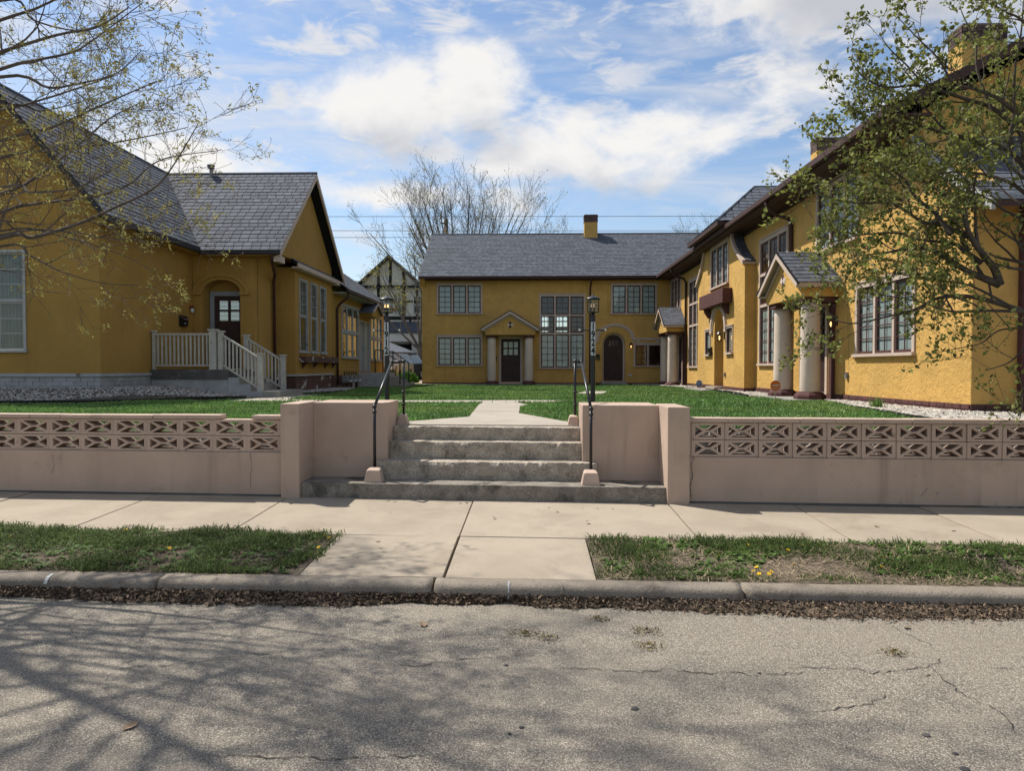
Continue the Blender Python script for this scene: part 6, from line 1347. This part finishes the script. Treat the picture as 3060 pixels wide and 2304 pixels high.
# utility pole and wires
up = thing('utility_pole', 'wooden utility pole top rising behind the back building roof', 'pole', (-7.0, 60, .55)); MB().tube([(-7, 60, .3), (-7, 60, 13.65)], [.22, .17], 12).build('pole', 'pole_wood', up, smooth=True); MB().tube([(-7.35, 59.85, 13.3), (-7.35, 59.85, 14.3)], .05, 6).build('insulator_pin', 'pole_wood', up); MB().box(-7.4, 59.7, 13.2, -6.9, 59.82, 13.32).build('bracket', 'pole_wood', up)
def wire(z0, z1, sag, label, y=59.8):
    pts = [(-60+120*i/40, y, z0+(z1-z0)*i/40-sag*(1-((i-20)/20)**2)) for i in range(41)]; props(MB().tube(pts, .022, 4).build('power_line', 'wire', None), label, 'cable', 'overhead cables')
wire(14.05, 13.5, .0, 'topmost overhead cable crossing the sky behind the roofs'); wire(12.95, 12.3, .0, 'middle overhead cable just above the back building roof'); wire(12.5, 12.1, .1, 'lowest overhead cable behind the bare tree', 60.4)
# ================================================================ TREES
def catmull(P, n=5):
    P = [Vector(p) for p in P]; out = []
    for i in range(len(P)-1):
        a, b, c, d = P[max(0, i-1)], P[i], P[i+1], P[min(len(P)-1, i+2)]
        for k in range(n):
            t = k/n; out.append(.5*((2*b)+(c-a)*t+(2*a-5*b+4*c-d)*t*t+(3*b-a-3*c+d)*t**3))
    out.append(P[-1]); return out
class Tree:
    def __init__(s, seed, up=.15, wander=.22, ang=(28, 60), minr=.002): s.r = random.Random(seed); s.thick = MB(); s.thin = MB(); s.tips = []; s.sites = []; s.up = up; s.wander = wander; s.ang = ang; s.minr = minr; s.lim = None
    def tube(s, pts, rad):
        n = 8 if rad[0] > .05 else (6 if rad[0] > .02 else (4 if rad[0] > .007 else 3)); (s.thick if rad[0] > .02 else s.thin).tube(pts, rad, n, False)
    def side(s, p, t, L, r, lv):
        rr = s.r; a = R(rr.uniform(*s.ang)); o = t.orthogonal().normalized(); o = Matrix.Rotation(rr.uniform(0, 6.283), 3, t) @ o
        d = (t*math.cos(a)+o*math.sin(a)+Vector((0, 0, s.up))).normalized(); s.grow(p, d, L, r, lv)
    def grow(s, p, d, L, r, lv):
        rr = s.r; n = 5 if lv > 0 else 4; pts = [Vector(p)]; d = Vector(d)
        for i in range(n):
            d = (d+Vector((rr.gauss(0, 1), rr.gauss(0, 1), rr.gauss(0, .8)))*s.wander*.5+Vector((0, 0, s.up*.35))).normalized(); pts.append(pts[-1]+d*(L/n))
        rad = [max(s.minr, r*(1-.75*i/n)) for i in range(n+1)]; s.tube(pts, rad); s.spawn(pts, rad, L, lv)
    def spawn(s, pts, rad, L, lv, dens=1.0, start=.25):
        rr = s.r; m = len(pts)
        if lv <= 0:
            s.tips.append((pts[-1], (pts[-1]-pts[-2]).normalized()))
            for i in range(1, m): s.sites.append((pts[i], (pts[i]-pts[i-1]).normalized()))
            return
        k = max(2, int(s.num[lv]*dens))
        for j in range(k):
            t = start+(1-start)*(j+rr.random())/k; f = t*(m-1); i = min(m-2, int(f)); q = pts[i].lerp(pts[i+1], f-i); tn = (pts[i+1]-pts[i]).normalized()
            ll = s.len[lv]*rr.uniform(.55, 1.15)*(1.15-.5*t); rr_ = rad[min(m-1, i+1)]*rr.uniform(.45, .7)
            s.side(q, tn, ll, rr_, lv-1)
        s.tips.append((pts[-1], (pts[-1]-pts[-2]).normalized()))
    def limb(s, P, r0, r1, lv, dens=1.0, start=.1, n=5):
        pts = catmull(P, n); m = len(pts); rad = [r0+(r1-r0)*(i/(m-1))**.65 for i in range(m)]; s.tube(pts, rad); L = sum((pts[i+1]-pts[i]).length for i in range(m-1))
        s.spawn(pts, rad, L, lv, dens*L, start); return pts
def leaves(sites, rr, per, spread, size, name, m, parent, droop=0.3, ratio=.55):
    n0 = len(sites); n = n0*per; P = np.repeat(np.array([tuple(p) for p, t in sites]), per, 0); T = np.repeat(np.array([tuple(t) for p, t in sites]), per, 0)
    P = P+rr.normal(0, spread, (n, 3)); d = rr.normal(0, 1, (n, 3))+T*.8; d[:, 2] -= droop; d /= np.linalg.norm(d, axis=1)[:, None]
    q = np.cross(d, rr.normal(0, 1, (n, 3))); q /= np.linalg.norm(q, axis=1)[:, None]; nn = np.cross(d, q)
    s = rr.uniform(size[0], size[1], n)[:, None]; w = s*ratio*.5
    V = np.stack([P, P+d*s*.45+q*w+nn*s*.08, P+d*s, P+d*s*.45-q*w+nn*s*.08, P+d*s*.5], 1)
    b = np.arange(n)[:, None]*5; F = np.concatenate([b+np.array([[0, 1, 4]]), b+np.array([[1, 2, 4]]), b+np.array([[0, 4, 3]]), b+np.array([[4, 2, 3]])], 0)
    return npmesh(name, V.reshape(-1, 3), F, m, parent)
LIMBS_L_ = [
    ([(-5.78, 6.00, 2.20), (-4.33, 5.90, 2.65), (-4.00, 5.82, 2.64), (-3.57, 5.73, 2.73), (-3.25, 5.65, 2.83), (-2.89, 5.57, 2.96), (-2.68, 5.48, 3.12), (-2.46, 5.40, 3.39)], 0.042, 0.006, 3, 1.00),
    ([(-5.78, 6.00, 2.60), (-4.54, 6.20, 3.08), (-4.34, 6.35, 3.25), (-4.02, 6.50, 3.60), (-3.83, 6.65, 3.87), (-3.63, 6.80, 4.06)], 0.036, 0.006, 3, 1.10),
    ([(-5.78, 6.00, 2.40), (-4.62, 6.30, 2.94), (-4.46, 6.48, 3.05), (-4.00, 6.66, 3.16), (-3.78, 6.84, 3.31), (-3.56, 7.02, 3.59), (-3.06, 7.20, 3.73)], 0.036, 0.006, 3, 1.10),
    ([(-5.78, 6.00, 2.20), (-4.40, 6.00, 2.60), (-4.11, 5.95, 2.51), (-3.83, 5.90, 2.38), (-3.47, 5.85, 2.28), (-3.12, 5.80, 2.25)], 0.028, 0.005, 3, 1.00),
    ([(-5.78, 6.00, 2.30), (-4.76, 6.50, 2.82), (-4.35, 6.70, 2.81), (-3.90, 6.90, 2.67), (-3.66, 7.10, 2.52)], 0.024, 0.005, 3, 0.90),
    ([(-5.78, 6.00, 2.30), (-4.11, 5.60, 2.62), (-3.50, 5.47, 2.62), (-3.09, 5.33, 2.54), (-2.62, 5.20, 2.50)], 0.022, 0.005, 3, 0.90),
    ([(-5.78, 6.00, 3.60), (-4.38, 6.00, 4.05), (-4.04, 5.95, 4.10), (-3.71, 5.90, 4.14), (-3.51, 5.85, 4.21), (-3.07, 5.80, 4.48)], 0.034, 0.006, 3, 1.20),
    ([(-5.78, 6.00, 3.60), (-4.59, 6.30, 4.11), (-4.29, 6.47, 4.08), (-4.18, 6.65, 4.17), (-3.88, 6.83, 4.34), (-3.73, 7.00, 4.62)], 0.034, 0.006, 3, 1.20),
    ([(-5.78, 6.00, 3.80), (-4.08, 5.60, 4.02), (-3.48, 5.37, 4.04), (-3.05, 5.13, 3.98), (-2.69, 4.90, 4.00)], 0.034, 0.006, 3, 1.20),
    ([(-5.78, 6.00, 3.00), (-4.17, 5.70, 3.37), (-3.67, 5.55, 3.42), (-3.26, 5.40, 3.50), (-2.95, 5.25, 3.54), (-2.61, 5.10, 3.59)], 0.030, 0.006, 3, 1.20),
    ([(-5.78, 6.00, 2.80), (-4.75, 6.50, 3.47), (-4.40, 6.70, 3.59), (-4.01, 6.90, 3.71), (-3.63, 7.10, 3.86), (-3.43, 7.30, 3.99)], 0.030, 0.006, 3, 1.20),
    ([(-5.78, 6.00, 4.00), (-4.37, 6.00, 4.45), (-4.12, 6.13, 4.62), (-3.80, 6.27, 4.90), (-3.52, 6.40, 5.26)], 0.034, 0.006, 3, 1.10),
    ([(-5.78, 6.00, 4.40), (-4.00, 5.50, 4.51), (-3.35, 5.10, 4.52), (-2.75, 4.70, 4.58)], 0.034, 0.006, 3, 1.00),
    ([(-5.78, 6.00, 3.20), (-5.04, 6.90, 4.06), (-4.83, 7.17, 4.12), (-4.56, 7.43, 4.31), (-4.43, 7.70, 4.54)], 0.028, 0.006, 3, 1.20),
    ([(-5.78, 6.00, 4.00), (-4.80, 6.60, 4.91), (-4.68, 6.87, 4.86), (-4.43, 7.13, 4.88), (-4.25, 7.40, 5.10)], 0.028, 0.006, 3, 1.20),
    ([(-5.78, 6.00, 2.70), (-3.88, 5.30, 2.91), (-3.47, 5.03, 2.81), (-3.00, 4.77, 2.77), (-2.60, 4.50, 2.81)], 0.024, 0.006, 3, 1.00),
    ([(-5.78, 6.00, 5.00), (-4.32, 5.60, 5.42), (-3.54, 5.30, 5.49), (-2.92, 5.00, 5.66)], 0.034, 0.008, 3, 1.00),
    ([(-5.78, 6.00, 4.60), (-4.87, 6.30, 5.33), (-4.30, 6.60, 5.79), (-3.98, 6.90, 6.22)], 0.034, 0.008, 3, 1.00)]
LIMBS_R_ = [
    ([(3.73, 6.00, 2.26), (3.49, 6.02, 2.37), (3.26, 6.04, 2.52), (3.11, 6.06, 2.56), (2.88, 6.08, 2.53), (2.65, 6.10, 2.44)], 0.034, 0.005, 3, 1.30),
    ([(3.73, 6.00, 2.26), (3.67, 5.97, 2.38), (3.56, 5.94, 2.49), (3.44, 5.91, 2.64), (3.39, 5.89, 2.76), (3.39, 5.86, 2.87), (3.41, 5.83, 2.95), (3.42, 5.80, 3.10)], 0.038, 0.006, 3, 1.30),
    ([(3.46, 5.95, 2.63), (3.33, 6.00, 2.71), (3.27, 6.05, 2.76), (3.17, 6.10, 2.78), (2.99, 6.15, 2.92), (2.85, 6.20, 2.96), (2.70, 6.25, 2.97), (2.52, 6.30, 3.02), (2.43, 6.35, 3.10)], 0.024, 0.004, 3, 1.40),
    ([(3.59, 6.00, 2.43), (3.46, 6.05, 2.55), (3.42, 6.10, 2.60), (3.15, 6.15, 2.65), (3.00, 6.20, 2.71), (2.71, 6.25, 2.70), (2.52, 6.30, 2.65)], 0.022, 0.004, 3, 1.40),
    ([(3.28, 5.90, 2.64), (3.25, 5.99, 2.78), (3.22, 6.07, 2.87), (3.15, 6.16, 2.98), (3.07, 6.24, 3.18), (2.94, 6.33, 3.31), (2.77, 6.41, 3.39), (2.59, 6.50, 3.33)], 0.020, 0.004, 3, 1.50),
    ([(4.09, 6.00, 2.92), (3.94, 6.06, 3.22), (3.85, 6.11, 3.35), (3.70, 6.17, 3.45), (3.44, 6.23, 3.53), (3.21, 6.29, 3.62), (2.94, 6.34, 3.69), (2.76, 6.40, 3.77)], 0.030, 0.004, 3, 1.20),
    ([(3.74, 5.90, 3.30), (3.72, 5.88, 3.42), (3.73, 5.86, 3.55), (3.72, 5.84, 3.89), (3.75, 5.82, 4.18), (3.75, 5.80, 4.40)], 0.022, 0.004, 2, 1.40),
    ([(4.01, 6.00, 3.32), (3.71, 6.04, 3.65), (3.46, 6.08, 3.77), (3.26, 6.11, 3.85), (3.10, 6.15, 3.90), (2.91, 6.19, 3.90), (2.76, 6.22, 3.98), (2.70, 6.26, 4.07), (2.65, 6.30, 4.20)], 0.022, 0.003, 2, 1.70),
    ([(3.90, 5.90, 3.44), (3.68, 5.87, 3.64), (3.50, 5.84, 3.72), (3.27, 5.81, 3.78), (3.20, 5.79, 3.82), (3.08, 5.76, 3.97), (2.92, 5.73, 4.10), (2.75, 5.70, 4.25)], 0.020, 0.003, 2, 1.70),
    ([(3.45, 6.00, 3.81), (3.16, 6.05, 3.88), (3.01, 6.10, 4.06), (2.91, 6.15, 4.20), (2.85, 6.20, 4.34)], 0.012, 0.003, 2, 1.40),
    ([(3.72, 6.20, 3.42), (3.45, 6.28, 3.57), (3.24, 6.36, 3.85), (3.03, 6.44, 3.84), (2.86, 6.52, 3.86), (2.86, 6.60, 3.97)], 0.014, 0.003, 2, 1.70),
    ([(3.65, 6.00, 3.64), (3.56, 6.05, 3.97), (3.57, 6.10, 4.23), (3.51, 6.15, 4.43), (3.50, 6.20, 4.55)], 0.014, 0.003, 2, 1.40),
    ([(3.96, 6.30, 3.65), (3.95, 6.40, 4.03), (3.99, 6.50, 4.36), (3.99, 6.60, 4.62)], 0.014, 0.003, 2, 1.40),
    ([(3.94, 5.70, 3.90), (3.65, 5.63, 4.16), (3.48, 5.57, 4.21), (3.33, 5.50, 4.24)], 0.016, 0.003, 2, 1.40),
    ([(3.97, 6.00, 2.03), (3.56, 6.03, 2.16), (3.29, 6.07, 2.16), (3.12, 6.10, 2.07), (2.89, 6.13, 2.01), (2.66, 6.17, 1.96), (2.48, 6.20, 2.00)], 0.024, 0.003, 3, 1.40),
    ([(3.84, 5.80, 2.03), (3.55, 5.86, 2.04), (3.31, 5.92, 2.04), (3.10, 5.98, 2.12), (2.89, 6.04, 2.17), (2.68, 6.10, 2.21)], 0.020, 0.003, 3, 1.40),
    ([(3.86, 5.90, 1.91), (3.70, 5.95, 1.89), (3.59, 6.00, 1.79), (3.43, 6.05, 1.75), (3.27, 6.10, 1.71)], 0.012, 0.003, 3, 0.80),
    ([(3.91, 5.90, 1.79), (3.79, 5.93, 1.65), (3.70, 5.97, 1.60), (3.62, 6.00, 1.57)], 0.010, 0.003, 3, 0.80),
    ([(3.93, 5.80, 1.70), (3.83, 5.83, 1.46), (3.84, 5.87, 1.29), (3.84, 5.90, 1.19)], 0.010, 0.003, 3, 0.80),
    ([(4.05, 6.20, 2.46), (3.90, 6.30, 2.52), (3.83, 6.40, 2.59), (3.74, 6.50, 2.63)], 0.020, 0.004, 3, 1.40),
    ([(4.22, 6.30, 2.96), (4.06, 6.38, 3.15), (3.90, 6.47, 3.25), (3.69, 6.55, 3.30), (3.48, 6.63, 3.28), (3.26, 6.72, 3.24), (3.03, 6.80, 3.20)], 0.020, 0.003, 3, 1.60),
    ([(4.09, 6.10, 2.75), (3.89, 6.17, 2.87), (3.76, 6.23, 3.00), (3.60, 6.30, 3.08)], 0.020, 0.003, 3, 1.50),
    ([(4.18, 6.30, 2.58), (4.02, 6.38, 2.72), (3.94, 6.45, 2.82), (3.90, 6.53, 2.97), (3.98, 6.60, 3.12)], 0.016, 0.003, 3, 1.50),
    ([(4.23, 6.20, 3.02), (4.07, 6.28, 3.19), (4.00, 6.35, 3.31), (3.92, 6.42, 3.43), (3.79, 6.50, 3.56)], 0.018, 0.003, 3, 1.60),
    ([(4.37, 6.40, 2.90), (4.20, 6.47, 3.00), (4.13, 6.55, 3.10), (4.07, 6.62, 3.23), (4.00, 6.70, 3.40)], 0.018, 0.003, 3, 1.60),
    ([(3.44, 6.10, 2.92), (3.34, 6.20, 3.06), (3.19, 6.30, 3.23), (3.10, 6.40, 3.41), (2.94, 6.50, 3.53)], 0.014, 0.003, 3, 1.60),
    ([(3.83, 6.00, 2.08), (3.53, 6.06, 2.26), (3.27, 6.12, 2.31), (3.01, 6.18, 2.37), (2.79, 6.24, 2.38), (2.57, 6.30, 2.33)], 0.014, 0.003, 3, 1.40)]
# ---- left maple in bud, trunk just outside the frame
lt = thing('street_tree', 'budding maple with bare dark branches reaching in from the left', 'tree', S((-5.9, 5.75, .14)))
T = Tree(11, up=.10, wander=.24, ang=(25, 58), minr=.0016); T.num = {3: 3.3, 2: 4.4, 1: 3.6}; T.len = {3: .60, 2: .37, 1: .21}
T.limb([(-5.9, 5.95, -.1), (-5.88, 5.95, 1.2), (-5.8, 5.98, 2.4), (-5.75, 6.0, 3.6), (-5.8, 6.0, 5.0), (-5.9, 6.2, 6.8), (-6.1, 6.4, 9.0), (-6.2, 6.5, 11.0)], .15, .015, 3, .5, .45)
for (P, r0, r1, lv, dn) in LIMBS_L_: T.limb(P, r0*.6, r1*.6, lv, dn*.85)
for k in range(15):
    a = 2*math.pi*k/15+.3; z = 2.9+.36*k; L = random.uniform(2.0, 3.2)
    if math.cos(a) > .2 and abs(math.sin(a)) < .75 and z < 5.5: continue
    T.limb([(-5.78, 6, z), (-5.78+L*.5*math.cos(a), 6+L*.5*math.sin(a), z+.5), (-5.78+L*math.cos(a), 6+L*math.sin(a), z+1.3)], .026, .006, 3, .9)
for k in range(26):
    a = 2.4*k; z = 5.8+.22*k; L = random.uniform(1.8, 3.4)
    T.limb([(-6.0, 6.3, z), (-6.0+L*.5*math.cos(a), 6.3+L*.5*math.sin(a), z+.6), (-6.0+L*math.cos(a), 6.3+L*math.sin(a), z+1.5)], .022, .005, 3, 1.9)
T.thick.build('trunk', 'bark_left', lt, smooth=True, fix=False); T.thin.build('twigs', 'bark_left', lt, fix=False)
rl_ = np.random.default_rng(5); tips = [t for t in T.tips]; random.Random(3).shuffle(tips)
leaves(tips[:int(len(tips)*.40)], rl_, 11, .020, (.018, .045), 'buds', 'leaf_bud', lt, .6, .35); leaves(tips, rl_, 2, .003, (.012, .028), 'bud_tips', 'flower_tan', lt, -.3, .3)
print('left tree tips', len(T.tips), len(T.thin.f))
# ---- right leafy tree
rt = thing('street_tree', 'leafy young tree reaching in from the right over the block wall', 'tree', S((4.72, 5.55, .14)))
T = Tree(23, up=.16, wander=.30, ang=(30, 65), minr=.0018); T.num = {3: 3.2, 2: 4.6, 1: 4.8}; T.len = {3: .66, 2: .40, 1: .22}
T.limb([(4.72, 5.55, -.1), (4.66, 5.7, .8), (4.42, 5.9, 1.5), (4.15, 6.0, 2.0), (4.0, 6.0, 2.27)], .085, .06, 3, .01, .9)
T.limb([(4.42, 5.9, 1.5), (4.75, 6.2, 2.6), (4.8, 6.1, 3.8), (4.8, 6.1, 4.8)], .06, .012, 2, 1.2); T.limb([(4.66, 5.7, .9), (5.2, 5.3, 2.4), (5.6, 5.0, 4.0)], .05, .012, 3, .5); T.limb([(4.5, 5.8, 1.4), (4.9, 6.6, 2.8), (5.4, 7.2, 4.2)], .05, .012, 2, 1.2)
for (P, r0, r1, lv, dn) in LIMBS_R_: T.limb(P, r0, r1, lv, dn)
T.thick.build('trunk', 'bark', rt, smooth=True, fix=False); T.thin.build('twigs', 'bark', rt, fix=False)
rr_ = np.random.default_rng(9)
leaves(T.sites, rr_, 1, .010, (.026, .056), 'leaves', 'leaf_green', rt, .35, .62); leaves(T.tips, rr_, 4, .020, (.024, .058), 'leaves', 'leaf_green', rt, .35, .62); tp = list(T.tips); random.Random(8).shuffle(tp)
leaves(tp[:len(tp)//3], rr_, 7, .012, (.008, .016), 'flower_clusters', 'flower_tan', rt, -.2, .7)
print('right tree', len(T.sites), len(T.thin.f))
# ---- trees beyond the buildings
def far_tree(x, y, zb, h, spread, seed, label, nl=14, leafn=2, lsz=(.10, .22), mleaf='leaf_far', bark='bark_far', base=.25, lean=0.0, grp='bare trees beyond the roofs'):
    t = thing('bare_tree', label, 'tree', (x, y, zb), grp); T = Tree(seed, up=.16, wander=.20, ang=(20, 48), minr=.0065); T.num = {3: .75, 2: 5, 1: 4}; T.len = {3: h*.22, 2: h*.13, 1: h*.07}
    f = Vector((x, y, zb+h*base)); T.tube([Vector((x, y, zb-.3)), f+Vector((0, 0, .3))], [h*.024, h*.020])
    for k in range(nl):
        a = 6.283*k/nl+T.r.uniform(-.3, .3); q = T.r.uniform(.25, 1.0); rx = spread*q*math.cos(a)+lean; ry = spread*q*math.sin(a)*.8; top = h*(1-base)*T.r.uniform(.80, 1.0)*(1-.38*q*q)
        T.limb([f, f+Vector((rx*.34, ry*.34, top*.30)), f+Vector((rx*.70, ry*.70, top*.66)), f+Vector((rx, ry, top))], h*.011, .018, 3, 1.0, .22, 4)
    T.thick.build('trunk', bark, t, smooth=True, fix=False); T.thin.build('twigs', bark, t, fix=False)
    if leafn: leaves(T.tips, np.random.default_rng(seed), leafn, .12, lsz, 'leaves', mleaf, t, .3, .6)
    print('far tree', seed, len(T.tips), len(T.thin.f))
far_tree(-4.6, 49, .6, 12.8, 7.4, 31, 'tall bare tree fanning out behind the back building', 34, 1, (.06, .13), 'leaf_far', 'bark_far', .30)
far_tree(-7.4, 48.6, .6, 9.4, 4.6, 32, 'smaller budding tree before the half-timbered house', 8, 2, (.08, .16), 'leaf_bud', 'bark_far', .22)
far_tree(14.2, 62, .6, 12.8, 4.0, 33, 'bare tree top showing above the dormer roof', 12, 1, (.06, .12))
far_tree(10.3, 64, .6, 10.4, 2.6, 34, 'twiggy bare tree top left of the dormer roof', 12, 1, (.06, .12)); far_tree(13.0, 66, .6, 10.8, 2.6, 35, 'twiggy bare tree top directly behind the right wing eave', 12, 1, (.06, .12))
bs = thing('bush', 'small round green bush by the corner of the back building', 'bush', (-6.35, 37.2, .78))
sp = []; rq = random.Random(4)
for k in range(700):
    a, b, q = rq.uniform(0, 6.283), rq.uniform(0, 1), rq.uniform(.75, 1.0); rr0 = math.sqrt(1-b*b); sp.append((Vector((-6.35+.62*q*rr0*math.cos(a), 37.2+.5*q*rr0*math.sin(a), .80+.55*q*b)), Vector((math.cos(a)*rr0, math.sin(a)*rr0, b))))
leaves(sp, np.random.default_rng(2), 3, .03, (.05, .10), 'leaves', 'bush', bs, 0, .7); MB().tube([(-6.35, 37.2, .6), (-6.35, 37.2, 1.1)], .03, 6).build('stem', 'bark', bs)
# weeds against the near plinth
gt = thing('grass_tuft', 'green grass tuft growing through white gravel on the right', 'grass', (5.75, 12.4, .9)); n = 90; a = rng.uniform(0, 6.28, n); q = .12*np.sqrt(rng.uniform(0, 1, n)); o = blades(5.75+q*np.cos(a), 12.4+q*np.sin(a), np.full(n, .93), rng.uniform(.08, .2, n), .014, .6, 'blades', 'grass', None, None); o.parent = gt; o.location = -OFF[gt]
